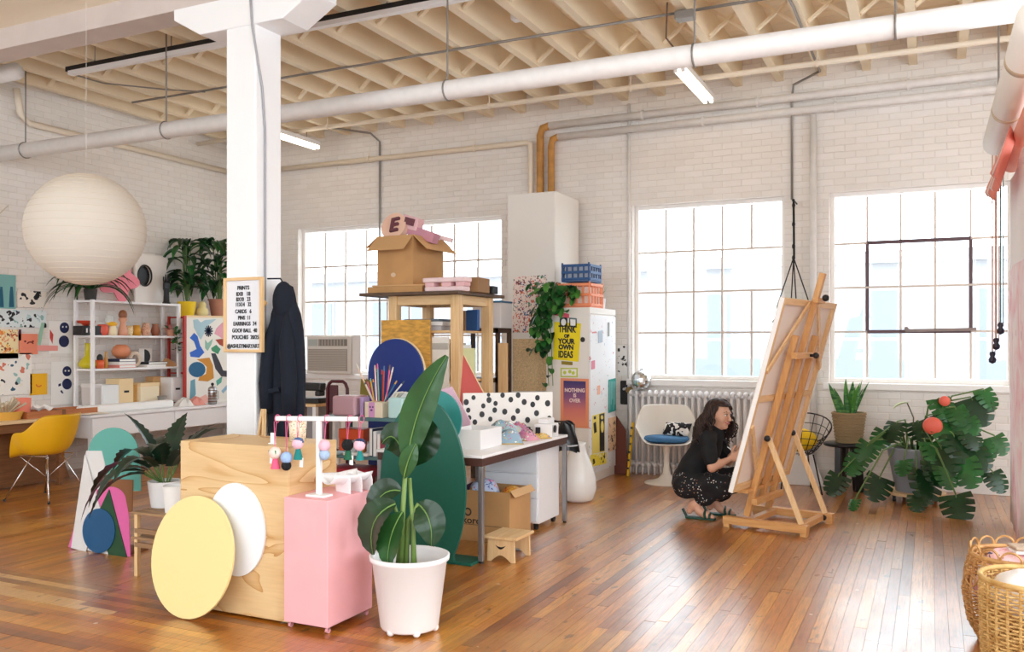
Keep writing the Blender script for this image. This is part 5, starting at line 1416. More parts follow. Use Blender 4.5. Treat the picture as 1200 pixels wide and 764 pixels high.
MB().box(.1, .16, -.045, .045, .07, .1195).build('needle_head', BLACK, kc, bevel=.01)
MB().cyl((-.19, 0, .15), (-.171, 0, .15), .04, n=16).build('hand_wheel', STEEL, kc)
t = thing('paper', 'white sheet propped up behind the black sewing machine', 'paper', (sd.location.x + .13, 7.13, .9105))
MB().obox((0, 0, .11), (.13, .004, .21), (-.3, 0, 0)).build('sheet', PAPER, t)
# blue arched board
ba = thing('arched_board', 'deep blue arched board standing before the pine rack', 'painted board', (-4.2, 6.5, 0))
x0, x1 = at(433, 450, Y=6.5).x + 4.2, at(497, 450, Y=6.5).x + 4.2
rr_ = (x1 - x0) / 2
zt_ = at(465, 397, Y=6.5).z
pts = [(x0, 0)] + [(x1, 0)] + [((x0 + x1) / 2 + rr_ * math.cos(i * PI / 24), zt_ - rr_ * 1.05 + rr_ * 1.05 * math.sin(i * PI / 24)) for i in range(25)]
MB().prism(pts, (0, 0, 0), (1, 0, 0), (0, 0, 1), .02).build('panel', M('cobalt_paint', '#12307e', .5), ba)
MB().prism([(a * 1.012 - .004, b * 1.004) for a, b in pts], (.008, .021, 0), (1, 0, 0), (0, 0, 1), .02).build('raw_edge', TAN, ba)
# ================================================================ PINE RACK
RX0, RX1, RY0, RY1, RZ = -4.76, -3.98, 7.2, 7.92, 1.985
rk_ = thing('pine_rack', 'tall pine framed rack with dark top holding boxes', 'rack', (-4.37, 7.56, 0))
def rb(n, x0, x1, y0, y1, z0, z1, mat): return MB().box(x0 + 4.37, x1 + 4.37, y0 - 7.56, y1 - 7.56, z0, z1).build(n, mat, rk_, bevel=.003)
for x in (RX0, RX1 - .09):
    for y in (RY0, RY1 - .09): rb('post', x, x + .09, y, y + .09, 0, RZ - .03, PINE)
rb('rack_top', -5.02, -3.92, 7.08, 8.06, RZ - .0295, RZ, M('dark_stained_top', '#5b4636', .6, var=.25, scale=12))
for y in (RY0 + .02, RY1 - .05): rb('rail', RX0 + .0905, RX1 - .0905, y, y + .03, RZ - .12, RZ - .031, PINEX)
for x in (RX0 + .02, RX1 - .05): rb('rail', x, x + .03, RY0 + .0905, RY1 - .0905, RZ - .12, RZ - .031, PINEY)
for z in (.45, 1.14, 1.62):
    rb('rack_shelf', RX0 + .095, RX1 - .095, RY0 + .0, RY1 - .01, z - .022, z, PINEX)
def rx(px, y): return at(px, 400, Y=y).x
zz_ = 1.6205
t = tobox('book', 'big grey portfolio at bottom of stack on the pine rack', 'book', (-4.42, 7.52, zz_), .42, .5, .045, M('grey_portfolio', '#c6c4c8', .6), 0)
t = tobox('book', 'white portfolio in middle of stack on the pine rack', 'book', (-4.41, 7.5, zz_ + .046), .43, .5, .04, M('white_portfolio', '#ecebec', .6), .03)
t = tobox('book', 'slate covered album on top of stack on the pine rack', 'book', (-4.43, 7.52, zz_ + .087), .4, .48, .025, M('slate_album', '#66717c', .6), -.04)
t = tobox('box', 'brown box at the back of pine rack upper shelf', 'box', (-4.2, 7.72, zz_), .12, .2, .2, M('brown_box', '#8b6a4c', .7), 0)
t = tobox('book', 'blue covered book leaning at right on the pine rack', 'book', (rx(554, 7.5), 7.5, zz_), .03, .19, .2, M('blue_book', '#1f4f8a', .5), 1.1)
z2 = 1.1405
for i, (w_, h_, c, lb) in enumerate(((.035, .4, '#f0eeea', 'white binder first from left on lower rack shelf'), (.03, .37, '#c9c7c4', 'grey binder second from left on lower rack shelf'), (.04, .39, '#e9e6df', 'ivory binder third from left on lower rack shelf'), (.03, .36, '#aeb1ab', 'sage grey binder fourth from left on lower rack shelf'), (.035, .34, '#f3f1ee', 'white binder fifth from left on lower rack shelf'), (.025, .31, '#dfe0a8', 'pale yellow folder rightmost on lower rack shelf'))):
    t = thing('binder', lb, 'binder', (-4.28 + i * .052, 7.45, z2))
    MB().box(-w_ / 2, w_ / 2, -.14, .14, 0, h_).build('cover', M('binder_' + c, c, .5), t, bevel=.003)
    MB().box(-w_ / 2 + .004, w_ / 2 - .004, -.1405, -.1395, .05, .12).build('spine_label', PAPER, t)
ob = thing('board', 'yellow chipboard panel leaning on front of the pine rack', 'board', (rx(476, 7.16), 7.15, 0))
OSB = M('yellow_chipboard', '#cf9d48', .7, var=.28, scale=14, stretch=(1, 1, 3))
MB().box(rx(448, 7.15) - ob.location.x, rx(505, 7.15) - ob.location.x, -.02, 0, 0, at(470, 375, Y=7.15).z).build('panel', OSB, ob)
wp = thing('canvas', 'white framed canvas standing between rack legs', 'canvas', (rx(518, 7.18), 7.19, .0))
MB().box(rx(507, 7.18) - wp.location.x, rx(526, 7.18) - wp.location.x, -.02, 0, 0, 1.56).build('panel', M('canvas_white', '#e9e6e0', .8), wp)
MB().box(rx(507, 7.18) - wp.location.x, rx(526, 7.18) - wp.location.x, -.026, -.0205, 1.44, 1.5).build('grey_strip', M('strip_grey', '#b5b1aa', .8), wp)
dk = thing('dark_shelf', 'dark brown shelf standing behind the pine rack', 'shelf', (rx(575, 8.5), 8.5, 0))
DKB = M('dark_brown_board', '#4b3a30', .6)
for z in (.6, 1.13, 1.66): MB().box(-.3, .17, -.16, .16, z - .05, z).build('shelf_board', DKB, dk)
for x in (-.29, .155):
    for y in (-.14, .14): MB().box(x - .02, x + .02, y - .02, y + .02, 0, 1.66).build('post', DKB, dk)
t = tobox('archive_box', 'white archive box with blue lid on the dark shelf', 'box', (rx(577, 8.5), 8.5, 1.6605), .34, .28, .27, M('archive_white', '#e7e6ea', .6), 0, lid=M('blue_lid', '#2d6a93', .5))
t = thing('plank_offcut', 'pale wood offcut standing beside the dark shelf', 'plank', (rx(592, 8.3), 8.25, 0)); MB().box(-.05, .05, -.015, .015, 0, 1.5).build('plank', PINE, t)
# on the rack
cx0 = rx(440, 7.3)
kb = thing('cardboard_box', 'open cardboard box with raised flaps on top of pine rack', 'box', (-4.69, 7.50, RZ + .078))
ww, dd, hh = .205, .29, .48
mb = MB(); tub(mb, ww, dd, hh, .007).build('box_body', CARD, kb)
def flapq(p0, p1, out, drop):
    o_ = Vector(out)
    mb = MB(); a_, b_ = Vector(p0), Vector(p1)
    mid = o_ + Vector((0, 0, drop))
    v = [mb.bm.verts.new(q) for q in (a_, b_, b_ + mid, a_ + mid)]
    mb.bm.faces.new(v); return mb.build('flap', CARDL, kb, solid=.006)
flapq((-ww, -dd, hh), (ww, -dd, hh), (-.03, -.13, 0), -.15)
flapq((ww, -dd, hh), (ww, dd, hh), (.14, .02, 0), -.14)
flapq((-ww, -dd, hh), (-ww, dd, hh), (-.13, 0, 0), -.1)
flapq((-ww, dd, hh), (ww, dd, hh), (0, .15, 0), -.05)
MB().disc((-.02, .1), .028, (0, -dd - .0008, 0), (1, 0, 0), (0, 0, 1), .001, 14, .022).build('sticker', M('pale_sticker', '#d8bfa0', .7), kb)
ft = thing('flat_carton', 'flattened cardboard carton under the open box', 'carton', (-4.66, 7.46, RZ + .0005))
MB().obox((0, 0, .030), (.62, .62, .06)).build('sheet', CARD, ft, bevel=.004); MB().obox((.02, .0, .069), (.58, .6, .014), (0, 0, .05)).build('sheet', CARDL, ft)
FOAM = M('pink_foam', '#e6b9bd', .8); FOAM2 = M('peach_foam', '#edc3ac', .8); DKP = M('plum_foam', '#6d3f49', .8)
fl = thing('foam_letter', 'peach foam disc with cut letter E in the open box', 'foam letter', (-4.77, 7.34, RZ + .53))
MB().disc((0, .12), .14, (0, 0, 0), (1, 0, 0), (0, .3, .95), .08, 30).build('disc', FOAM2, fl)
text('E', 'letter', DKP, fl, (.02, -.083 + .03, .14), (1, 0, .15), (0, .3, .95), .2, 1, .03, bold=.004)
fl = thing('foam_letter', 'mauve foam letter block lying across the open box', 'foam letter', (-4.56, 7.42, RZ + .565))
MB().obox((0, 0, .04), (.42, .14, .1), (0, .35, .1)).build('bar_block', M('mauve_foam', '#c78d9c', .8), fl, bevel=.006)
MB().obox((-.05, -.02, .13), (.18, .13, .13), (0, .3, .1)).build('upper_block', FOAM, fl, bevel=.006)
MB().obox((-.04, -.095, .14), (.1, .02, .07), (0, .3, .1)).build('dark_cutout', DKP, fl)
fl = thing('foam_letter', 'pale pink foam strip at right side of the open box', 'foam letter', (-4.46, 7.6, RZ + .56))
MB().obox((0, 0, .02), (.34, .1, .04), (0, .25, .3)).build('bar_block', M('pale_pink_foam', '#f0d5d6', .8), fl, bevel=.004)
fl = thing('foam_letter', 'white and pink stepped foam pieces at front of rack top', 'foam letter', (rx(521, 7.15), 7.2, RZ + .0005))
for x, z, w_ in ((-.0, .085, .46), (-.0, .0, .42)): MB().box(x - w_ / 2, x + w_ / 2, -.07, .07, z, z + .045).build('slab', M('pale_pink_foam', '#f0d5d6', .8), fl, bevel=.012)
for x in (-.16, .02, .17): MB().box(x - .05, x + .05, -.06, .06, .0455, .0845).build('spacer', FOAM, fl, bevel=.008)
t = tobox('carton', 'brown carton behind the stepped foam pieces', 'box', (rx(556, 7.5), 7.5, RZ + .0005), .2, .3, .14, M('brown_carton', '#9a744f', .8), .1)
t = tobox('case', 'small black case at right end of rack top', 'case', (rx(573, 7.75), 7.75, RZ + .0005), .14, .14, .075, BLACK, .1)
# air conditioner
ax0, ax1 = at(360, 400, Y=9.75).x, at(411, 400, Y=9.75).x
ac = thing('air_conditioner', 'white window air conditioner in the lower left window', 'air conditioner', ((ax0 + ax1) / 2, 9.79, 1.081))
aw = (ax1 - ax0) / 2; ah = at(385, 394, Y=9.75).z - 1.081
MB().box(-aw, aw, -.05, .2, 0, ah).build('housing', M('off_white_plastic', '#e2ddd6', .5), ac, bevel=.012)
MB().box(-aw * .92, aw * .86, -.056, -.051, .04, ah * .66).build('grille', M('grille_grey', '#a59d93', .6), ac)
for i in range(12): MB().box(-aw * .9, aw * .84, -.062, -.0565, .05 + i * (ah * .6 - .02) / 12, .05 + i * (ah * .6 - .02) / 12 + .012).build('slat', M('slat_grey', '#c2bab0', .6), ac)
MB().box(-aw * .45, aw * .86, -.056, -.051, ah * .74, ah * .92).build('air_outlet', M('outlet_grey', '#8b857e', .6), ac)
for i in range(9): MB().box(-aw * .42 + i * aw * .14, -aw * .42 + i * aw * .14 + .012, -.062, -.0565, ah * .75, ah * .91).build('vane', M('slat_grey', '#c2bab0', .6), ac)
MB().box(-aw * .92, -aw * .5, -.056, -.051, ah * .74, ah * .92).build('control_panel', M('panel_grey', '#b8c0bd', .5), ac)
MB().box(aw, aw + .13, .0, .02, 0, ah * 1.02).build('side_panel', WHITE, ac)
# ================================================================ CABINETS
CAB = M('warm_white_cabinet', '#ece8e2', .45)
tc_ = thing('tall_cabinet', 'very tall plain white cabinet reaching above the windows', 'cabinet', (-4.05, 9.45, 0))
MB().box(-.29, .29, -.43, .29, 0, 3.19).build('carcass', CAB, tc_, bevel=.004)
MB().box(-.288, .288, -.452, -.4305, .02, 3.185).build('door', CAB, tc_, bevel=.003)
YC = 8.995
def cflat(name, label, cat, pts, mat, Y=None, X=None, th=.003):
    c = at(sum(p[0] for p in pts) / len(pts), max(p[1] for p in pts), X=X, Y=Y)
    t = thing(name, label, cat, tuple(c))
    flat(t, 'sheet', mat, pts, th, X=X, Y=Y); return t
t = cflat('art_print', 'terrazzo patterned print on front of tall cabinet', 'print', [(602, 325), (641, 322), (641, 389), (601, 390)], confetti('terrazzo', '#f3e2da', ['#1f7a5a', '#d4623f', '#2b2f4a', '#d98a8a', '#8c3b34', '#f3e2da', '#365a8c'], 24, .46), Y=YC)
t = cflat('pin_board', 'tan cork board low on front of tall cabinet', 'board', [(601, 397), (641, 397), (641, 458), (601, 458)], M('cork', '#d9bf94', .9, var=.25, scale=60), Y=YC)
cc = thing('cabinet', 'white cabinet covered with posters beside the tall cabinet', 'cabinet', (-3.5, 9.17, 0))
MB().box(-.255, .235, -.42, .42, 0, 1.88).build('carcass', CAB, cc, bevel=.004)
MB().box(.2355, .25, -.415, .415, .1, 1.80).build('door', confetti('scribbled_door', '#eef0f3', ['#e9b3bb', '#9fb9d6', '#e7c9a0', '#eef0f3', '#a9c9b8', '#d98c8c'], 13, .17, .4), cc, bevel=.003)
MB().box(.2355, .247, -.42, .42, 1.815, 1.88).build('cornice', CAB, cc)
YK, XK = 8.748, -3.248
t = cflat('poster', 'yellow poster with bold black words on white cabinet', 'poster', [(650, 377), (681, 379), (678, 424), (648, 421)], M('poster_yellow', '#f2dc12', .6), Y=YK)
for s_, py, sx in (('THINK', 386, .098), ('OF', 394, .05), ('YOUR', 400.2, .075), ('OWN', 407, .072), ('IDEAS', 415.6, .098)):
    c = at(664.5 - (py - 387) * .06, py, Y=YK - .004) - Vector(t.location)
    o = text(s_, 'letters', BLACK, t, c, (1, 0, -.03), (0, 0, 1), sx, .66 if sx > .08 else .9, .002, bold=.004)
c = at(663, 425, Y=YK - .004); tt = thing('label_strip', 'small black lettered strip under the yellow poster', 'label', tuple(c)); flat(tt, 'sheet', M('ochre_strip', '#8f7d22', .6), [(658, 423), (671, 424), (671, 428), (658, 427)], .003, Y=YK)
t = cflat('sticker', 'hot pink strip sticker above the yellow poster', 'sticker', [(644, 363), (667, 368), (667, 373), (644, 368)], M('pink_sticker', '#e5617c', .6), Y=YK)
t = cflat('sticker', 'black and white square sticker above left of yellow poster', 'sticker', [(656, 372), (665, 372), (665, 383), (656, 383)], M('dark_sticker', '#2b3038', .6), Y=YK)
flat(t, 'white_shape', PAPER, ell(660.5, 377.5, 3, 4, n=14), .001, Y=YK, push=.003)
t = cflat('sticker', 'pale square sticker with dark rim above right of yellow poster', 'sticker', [(667, 372), (676, 373), (676, 384), (667, 383)], M('slate_sticker', '#5f7078', .6), Y=YK)
flat(t, 'white_shape', PAPER, [(668.5, 374), (674.5, 374.5), (674.5, 382), (668.5, 381.5)], .001, Y=YK, push=.003)
t = cflat('magnet', 'round black magnet right of the yellow poster', 'magnet', ell(683, 398, 2.6, 3, n=16), BLACK, Y=YK, th=.008)
t = cflat('sign', 'lime outlined little sign below the yellow poster', 'sign', [(657, 431), (677, 431), (677, 442), (657, 442)], M('lime_ink', '#c3cf4a', .6), Y=YK)
flat(t, 'white_inset', PAPER, [(658.5, 432.5), (675.5, 432.5), (675.5, 440.5), (658.5, 440.5)], .001, Y=YK, push=.003)
for a_, b_ in ((662, 436.5), (668, 435.5), (672, 437)): flat(t, 'lime_blob', M('lime_ink', '#c3cf4a', .6), ell(a_, b_, 2, 2.2, n=10), .001, Y=YK, push=.0045)
m_, nt_, b_ = newmat('poster_gradient')
tcx = nt_.nodes.new('ShaderNodeTexCoord'); sx_ = nt_.nodes.new('ShaderNodeSeparateXYZ'); nt_.links.new(tcx.outputs['Generated'], sx_.inputs[0])
nt_.links.new(ramp(nt_, sx_.outputs[2], [(0, lin('#ef9a76')), (.35, lin('#d97d77')), (.62, lin('#8d5a86')), (1, lin('#2b2a6b'))]), b_.inputs['Base Color'])
t = cflat('poster', 'orange bordered poster with navy to peach fade and white words', 'poster', [(657, 443), (690, 444), (690, 502), (657, 500)], M('peach_border', '#ee9a72', .6), Y=YK)
flat(t, 'gradient_panel', m_, [(660.5, 446), (686.5, 447), (686.5, 499), (660.5, 497.5)], .001, Y=YK, push=.003)
for s_, py in (('NOTHING', 457.5), ('IS', 463.5), ('OVER', 469.5)):
    c = at(673.5, py, Y=YK - .005) - Vector(t.location)
    text(s_, 'letters', M('blush_letters', '#f6dcd6', .6), t, c, (1, 0, 0), (0, 0, 1), .055, .9, .001, bold=.002)
t = cflat('poster', 'teal lettered poster high on cabinet side', 'poster', [(713, 445), (721.5, 443), (721.5, 481), (713, 484)], M('teal_poster', '#128f86', .6), X=XK)
for i in range(5): flat(t, 'pale_line', M('pale_teal_ink', '#bfe0da', .6), [(714 + i * 1.5, 447), (714.7 + i * 1.5, 446.8), (714.7 + i * 1.5, 480 - (i % 3) * 6), (714 + i * 1.5, 480 - (i % 3) * 6)], .001, X=XK, push=.003)
t = cflat('poster', 'black and yellow print on cabinet side below centre', 'poster', [(694, 487), (708.5, 483), (708.5, 529), (694, 532)], M('pale_yellow_ink', '#f0dc72', .6), X=XK)
for pts in ([(702, 485.5), (708, 484), (708, 528), (702.5, 529)], [(695, 496), (698, 494), (699, 506), (696, 508)], [(695.5, 488), (698, 487.5), (698, 491), (695.5, 491.5)]): flat(t, 'black_shape', BLACK, pts, .001, X=XK, push=.003)
for pts in (ell(705.3, 500, 1.8, 7, n=14), ell(705, 489, 1.6, 2.5, n=12)): flat(t, 'yellow_shape', M('pale_yellow_ink', '#f0dc72', .6), pts, .001, X=XK, push=.0045)
t = cflat('poster', 'square yellow print with black blobs at foot of cabinet side', 'poster', [(692, 533), (710.5, 530), (710.5, 543), (692, 547)], confetti('yellow_black', '#f3e04a', ['#17171a', '#f3e04a', '#f6f0c0'], 13, .42), X=XK)
t = cflat('poster', 'beige print with small dark figures on cabinet side', 'poster', [(713, 490), (721.5, 488), (721.5, 526), (713, 530)], confetti('beige_figs', '#ecc9a4', ['#3c2f33', '#d6a06a', '#ecc9a4'], 16, .36), X=XK)
for i, (pts, c, lb) in enumerate((([(701, 388), (706, 387), (706, 401), (701, 402)], '#aebfce', 'pale blue little card high on cabinet door'), ([(693, 423), (697, 422), (697, 432), (693, 433)], '#e58aa0', 'pink little card on cabinet door'), ([(694, 389), (699, 388.4), (699, 390), (694, 390.6)], '#d98a8a', 'thin red strip high on cabinet door'), ([(712, 378), (714, 377.6), (714, 394), (712, 394.4)], '#8f9490', 'slim grey strip near cabinet door edge'), ([(700, 452), (703, 451.4), (703, 462), (700, 462.6)], '#f0b59a', 'peach little card at mid height of cabinet door'))):
    cflat('sticker', lb, 'sticker', pts, M('card_' + c, c, .6), X=XK)
def crate(name, label, p, w, d, h, mat, inner):
    t = thing(name, label, 'crate', p)
    n = 4
    MB().box(-w, w, -d, d, 0, .012).build('crate_base', mat, t)
    for sx in (-1, 1):
        for sy in (-1, 1): MB().box(sx * w - .016 * (sx > 0), sx * w + .016 * (sx < 0), sy * d - .016 * (sy > 0), sy * d + .016 * (sy < 0), .012, h).build('corner_post', mat, t)
    for z in (.03, h * .5, h - .03):
        for sy in (-1, 1): MB().box(-w + .016, w - .016, sy * d - .008, sy * d + .008, z - .014, z + .014).build('rail', mat, t)
        for sx in (-1, 1): MB().box(sx * w - .008, sx * w + .008, -d + .016, d - .016, z - .014, z + .014).build('rail', mat, t)
    for i in range(1, 5):
        for sy in (-1, 1):
            x = -w + 2 * w * i / 5
            MB().box(x - .008, x + .008, sy * d - .006, sy * d + .006, .03, h - .03).build('slat', mat, t)
        for sx in (-1, 1):
            y = -d + 2 * d * i / 5
            MB().box(sx * w - .006, sx * w + .006, y - .008, y + .008, .03, h - .03).build('slat', mat, t)
    MB().box(-w + .03, w - .03, -d + .03, d - .03, .0125, h * .8).build('contents', inner, t)
    return t
crate('crate', 'orange plastic crate on top of white poster cabinet', (-3.45, 8.98, 1.8805), .19, .21, .275, M('orange_plastic', '#ef9165', .5), M('pale_contents', '#f0d8cc', .8))
crate('crate', 'dark blue plastic crate stacked on the orange crate', (-3.43, 8.97, 2.1565), .16, .19, .205, M('blue_plastic', '#1f4f86', .5), M('grey_contents', '#b9bcc6', .8))
t = thing('potted_grass', 'small white pot with grassy tuft beside orange crate', 'plant', (-3.36, 9.38, 1.8805)); pot(t, .05, .06, .12, WHITE)
for i in range(14): blade(MB(), (0, 0, .1), rndvec(R.uniform(0, 6.3), R.uniform(.8, 1.4)), R.uniform(.15, .24), .014, .8, .2, 5, strap).build('leaf', LEAFL, t)
# pothos
po = thing('pothos', 'trailing heart leaved vine spilling from top of poster cabinet', 'plant', (-3.68, 8.86, 1.8805))
pot(po, .06, .075, .13, M('pale_pot', '#e6dccb', .6))
HL = heart
cnt = 0
def pleaf(px, py, y, s=.105):
    p = at(px, py, Y=y) - Vector(po.location)
    a = R.uniform(-2.6, -.5)
    blade(MB(), p, Vector((math.cos(a) * .5, -.5, R.uniform(-.9, .1))), s * R.uniform(.8, 1.25), s * R.uniform(.75, 1.0), .8, .25, 5, HL, roll=R.uniform(-.5, .5)).build('leaf', LEAF if R.random() < .6 else (LEAFD if R.random() < .7 else LEAFL), po)
for i in range(72):
    u = R.random()
    pleaf(R.gauss(645, 10), R.uniform(330, 366), R.uniform(8.6, 8.85))
for i in range(20): pleaf(R.uniform(655, 678), R.uniform(333, 352), R.uniform(8.62, 8.78))
for i in range(72): pleaf(R.gauss(635 + (2 if i % 2 else -1), 5.5), R.uniform(352, 412), R.uniform(8.6, 8.72))
for py in (404, 411, 418, 425, 432, 440, 449): pleaf(642 + R.uniform(-6, 4), py, 8.66, .095)
for x0 in (628, 634, 640, 645):
    MB().tube([at(648, 352, Y=8.8) - Vector(po.location), at(x0 + 4, 350, Y=8.66) - Vector(po.location), at(x0, 380, Y=8.64) - Vector(po.location), at(x0 + 3, 412 if x0 < 640 else 452, Y=8.66) - Vector(po.location)], .004, 5).build('vine', STEM, po)
# ================================================================ RADIATOR AND THINGS BESIDE IT
x0r, x1r = at(737, 500, Y=9.76).x, at(886, 500, Y=9.76).x
rd = thing('radiator', 'white column radiator under the middle window', 'radiator', ((x0r + x1r) / 2, 9.76, 0))
RADM = M('radiator_enamel', '#e9e7e8', .4)
NR_ = 20; pitch = (x1r - x0r) / NR_
mb = MB()
for dy in (-.055, .055):
    mb.tube([(0, dy, .12), (0, dy, .90)], .0175, 10)
mb.sph((0, 0, .92), (.028, .09, .045), 12, 8).sph((0, 0, .11), (.028, .09, .04), 12, 8)
for dy in (-.055, .055): mb.cyl((0, dy, 0), (0, dy, .1), .014, n=8)
sec = mb.mesh('section', RADM, True)
for i in range(NR_):
    o = bpy.data.objects.new('section', sec); COL.objects.link(o); o.parent = rd; o.location = (-(x1r - x0r) / 2 + pitch * (i + .5), 0, 0)
for z in (.12, .9): MB().cyl((-(x1r - x0r) / 2, 0, z), ((x1r - x0r) / 2, 0, z), .02, n=10).build('connecting_pipe', RADM, rd)
MB().cyl((-(x1r - x0r) / 2 - .02, -.0, .0), (-(x1r - x0r) / 2 - .02, 0, .18), .014, n=8).sph((-(x1r - x0r) / 2 - .02, 0, .19), .03, 10, 8).build('valve', M('brass_valve', '#a58a58', .4, metal=.6), rd)
mbp = thing('mirror_ball', 'faceted mirror ball resting at left end of radiator top', 'mirror ball', (at(752, 437, Y=9.76).x, 9.74, 1.075))
mb = MB(); mb.sph((0, 0, 0), .115, 22, 16); mb.build('ball', M('mirror_facets', '#dfe3e6', .12, metal=.85), mbp)
MB().cyl((0, 0, .113), (0, 0, .135), .018, n=10).build('cap', STEEL, mbp)
MB().tube([(.115 * math.cos(a * PI / 8), .115 * math.sin(a * PI / 8), -.085) for a in range(0)] or [(.05 * math.cos(a * PI / 8), .05 * math.sin(a * PI / 8), -.107) for a in range(16)], .008, 6, closed=True).build('rest_ring', STEEL, mbp)
bbz = thing('board', 'reddish brown board leaning between poster cabinet and radiator', 'board', (at(730, 550, Y=9.6).x, 9.6, 0))
MB().prism([(-.1, 0), (.06, 0), (.02, .5), (-.1, .66)], (0, 0, 0), (1, 0, 0), (0, .12, 1), .02).build('panel', M('reddish_board', '#6b3426', .6), bbz)
yl = thing('spirit_level', 'yellow spirit level leaning upright against radiator end', 'level', (at(736, 554, Y=9.5).x, 9.5, .0))
MB().bar((0, 0, .003), (.03, .09, .60), .045, .02).build('beam', M('level_yellow', '#f0c51e', .5), yl)
for k_ in range(6): MB().bar((.0025 + k_ * .0045, -.003 + .0135 * k_, .08 + .09 * k_), (.0028 + k_ * .0045, -.002 + .0135 * k_, .10 + .09 * k_), .046, .021).build('black_mark', BLACK, yl)
wl_ = thing('wall_lamp', 'black and white wall lamp on brick right of poster cabinet', 'lamp', (at(731, 460, Y=9.85).x, 9.85, at(731, 460, Y=9.85).z))
MB().obox((0, .02, .0), (.1, .03, .28)).build('wall_plate', BLACK, wl_, bevel=.02)
MB().tube([(0, 0, .04), (.04, -.05, .05), (.07, -.08, .04)], .016, 8).build('arm', WHITE, wl_)
MB().cyl((.07, -.08, .04), (.11, -.11, .035), .03, .045, 14).build('shade', M('brass_valve', '#a58a58', .4, metal=.6), wl_)
wc = thing('art_print', 'tall narrow black and white print on brick beside poster cabinet', 'print', tuple(at(729, 440, Y=9.885)))
flat(wc, 'sheet', confetti('bw_print', '#ecebea', ['#1a1a1c', '#ecebea', '#3a3a40'], 14, .36), [(724, 404), (735, 406), (735, 440), (724, 441)], .003, Y=9.885)
# ================================================================ TULIP ARMCHAIR
CREAM = M('cream_shell', '#eee8de', .35)
tp = at(781, 566, Z=0)
tu = thing('armchair', 'cream pedestal armchair with blue cushion before radiator', 'chair', (tp.x, tp.y, 0), -1.25)
bucket(.30, .335, .40, .17, .01, nr=8).build('seat_shell', CREAM, tu, loc=(0, 0, .43), smooth=True, solid=.012, sub=1)
MB().lathe([(0, 0), (.235, 0), (.235, .008), (.17, .022), (.09, .05), (.045, .1), (.03, .18), (.028, .3), (.04, .38), (.09, .425), (0, .43)], 32).build('pedestal', CREAM, tu, smooth=True)
MB().lathe([(0, 0), (.21, 0), (.235, .02), (.225, .045), (.12, .055), (0, .055)], 28, sx=1, sy=1.02).build('seat_cushion', M('blue_cushion', '#3f76a6', .8), tu, loc=(.02, 0, .455), smooth=True)
cu_ = thing('cushion', 'small black and white patterned cushion on cream armchair seat', 'cushion', (tp.x + .09, tp.y + .0, .515), -.15)
m_, nt_, b_ = newmat('zebra_fabric')
tw = tex(nt_, 'Noise', 13, Detail=1.0, Distortion=1.2)
nt_.links.new(ramp(nt_, tw.outputs[0], [(.0, lin('#17171a')), (.49, lin('#f0efec'))], 'CONSTANT'), b_.inputs['Base Color']); b_.inputs['Roughness'].default_value = .9
mb = MB()
for sgn in (1, -1): mb.grid(lambda u, v: Vector(((u - .5) * .3, 0 + sgn * .06 * (math.sin(PI * u) * math.sin(PI * v)) ** .5, v * .17)), 12, 10)
bmesh.ops.remove_doubles(mb.bm, verts=mb.bm.verts, dist=1e-4)
o = mb.build('pad', m_, cu_, smooth=True); o.rotation_euler = (-.75, 0, 0)
# ================================================================ EASEL WITH CANVAS
OAKE = wood('easel_beech', '#c98f52', '#dcab70', 2, .5)
OAKX = wood('easel_beech_long', '#c98f52', '#dcab70', 0, .5)
OAKY = wood('easel_beech_cross', '#c98f52', '#dcab70', 1, .5)
ez = thing('easel', 'big beech studio easel seen from behind holding the canvas', 'easel', (-1.11, 7.49, 0), -.21)
KN = BLACK
for y in (-.31, .31):
    MB().box(-.36, .33, y - .035, y + .035, .025, .085).build('base_rail', OAKX, ez, bevel=.004)
    for x in (-.33, .3): MB().box(x - .025, x + .025, y - .03, y + .03, 0, .0249).build('rail_foot', OAKX, ez)
for x in (-.17, .24): MB().box(x - .03, x + .03, -.274, .274, .03, .075).build('cross_rail', OAKY, ez, bevel=.003)
def ex(z): return -.20 + .275 * (z - .08)         # lean of the masts
TZ = 1.56
for y in (-.235, .235):
    MB().bar((ex(.09), y, .09), (ex(TZ), y, TZ), .045, .05, side=(1, 0, -.275)).build('upright', OAKE, ez, bevel=.003)
MB().bar((ex(.2), 0, .2), (ex(2.06), 0, 2.06), .05, .045, side=(1, 0, -.275)).build('centre_mast', OAKE, ez, bevel=.003)
for z in (.22, 1.4):
    MB().bar((ex(z) + .052, -.3, z), (ex(z) + .052, .3, z), .05, .05).build('cross_bar', OAKY, ez, bevel=.003)
    if z > 1:
        MB().cyl((ex(z) + .078, 0, z), (ex(z) + .115, 0, z), .012, n=8).build('bolt', KN, ez); MB().sph((ex(z) + .125, 0, z), .026, 12, 8).build('knob', KN, ez)
MB().bar((ex(1.84) + .03, -.09, 1.84), (ex(1.84) + .03, .09, 1.84), .04, .04).build('top_clamp', OAKY, ez, bevel=.003)
MB().sph((ex(1.86) + .075, 0, 1.86), .028, 12, 8).build('knob', KN, ez)
MB().bar((ex(.34) - .07, -.38, .31), (ex(.34) - .07, .38, .31), .13, .028).build('canvas_tray', OAKY, ez, bevel=.003)
for y in (-.285, .285):
    MB().bar((ex(.72) + .03, y, .74), (.27, y, .085), .028, .04).build('back_brace', PINE, ez, bevel=.003)
    MB().sph((ex(.72) + .03, y - .03 * (1 if y > 0 else 1), .74), .026, 12, 8).build('knob', KN, ez)
    MB().cyl((.27, y - .05, .055), (.27, y - .035, .055), .022, n=12).build('knob', KN, ez)
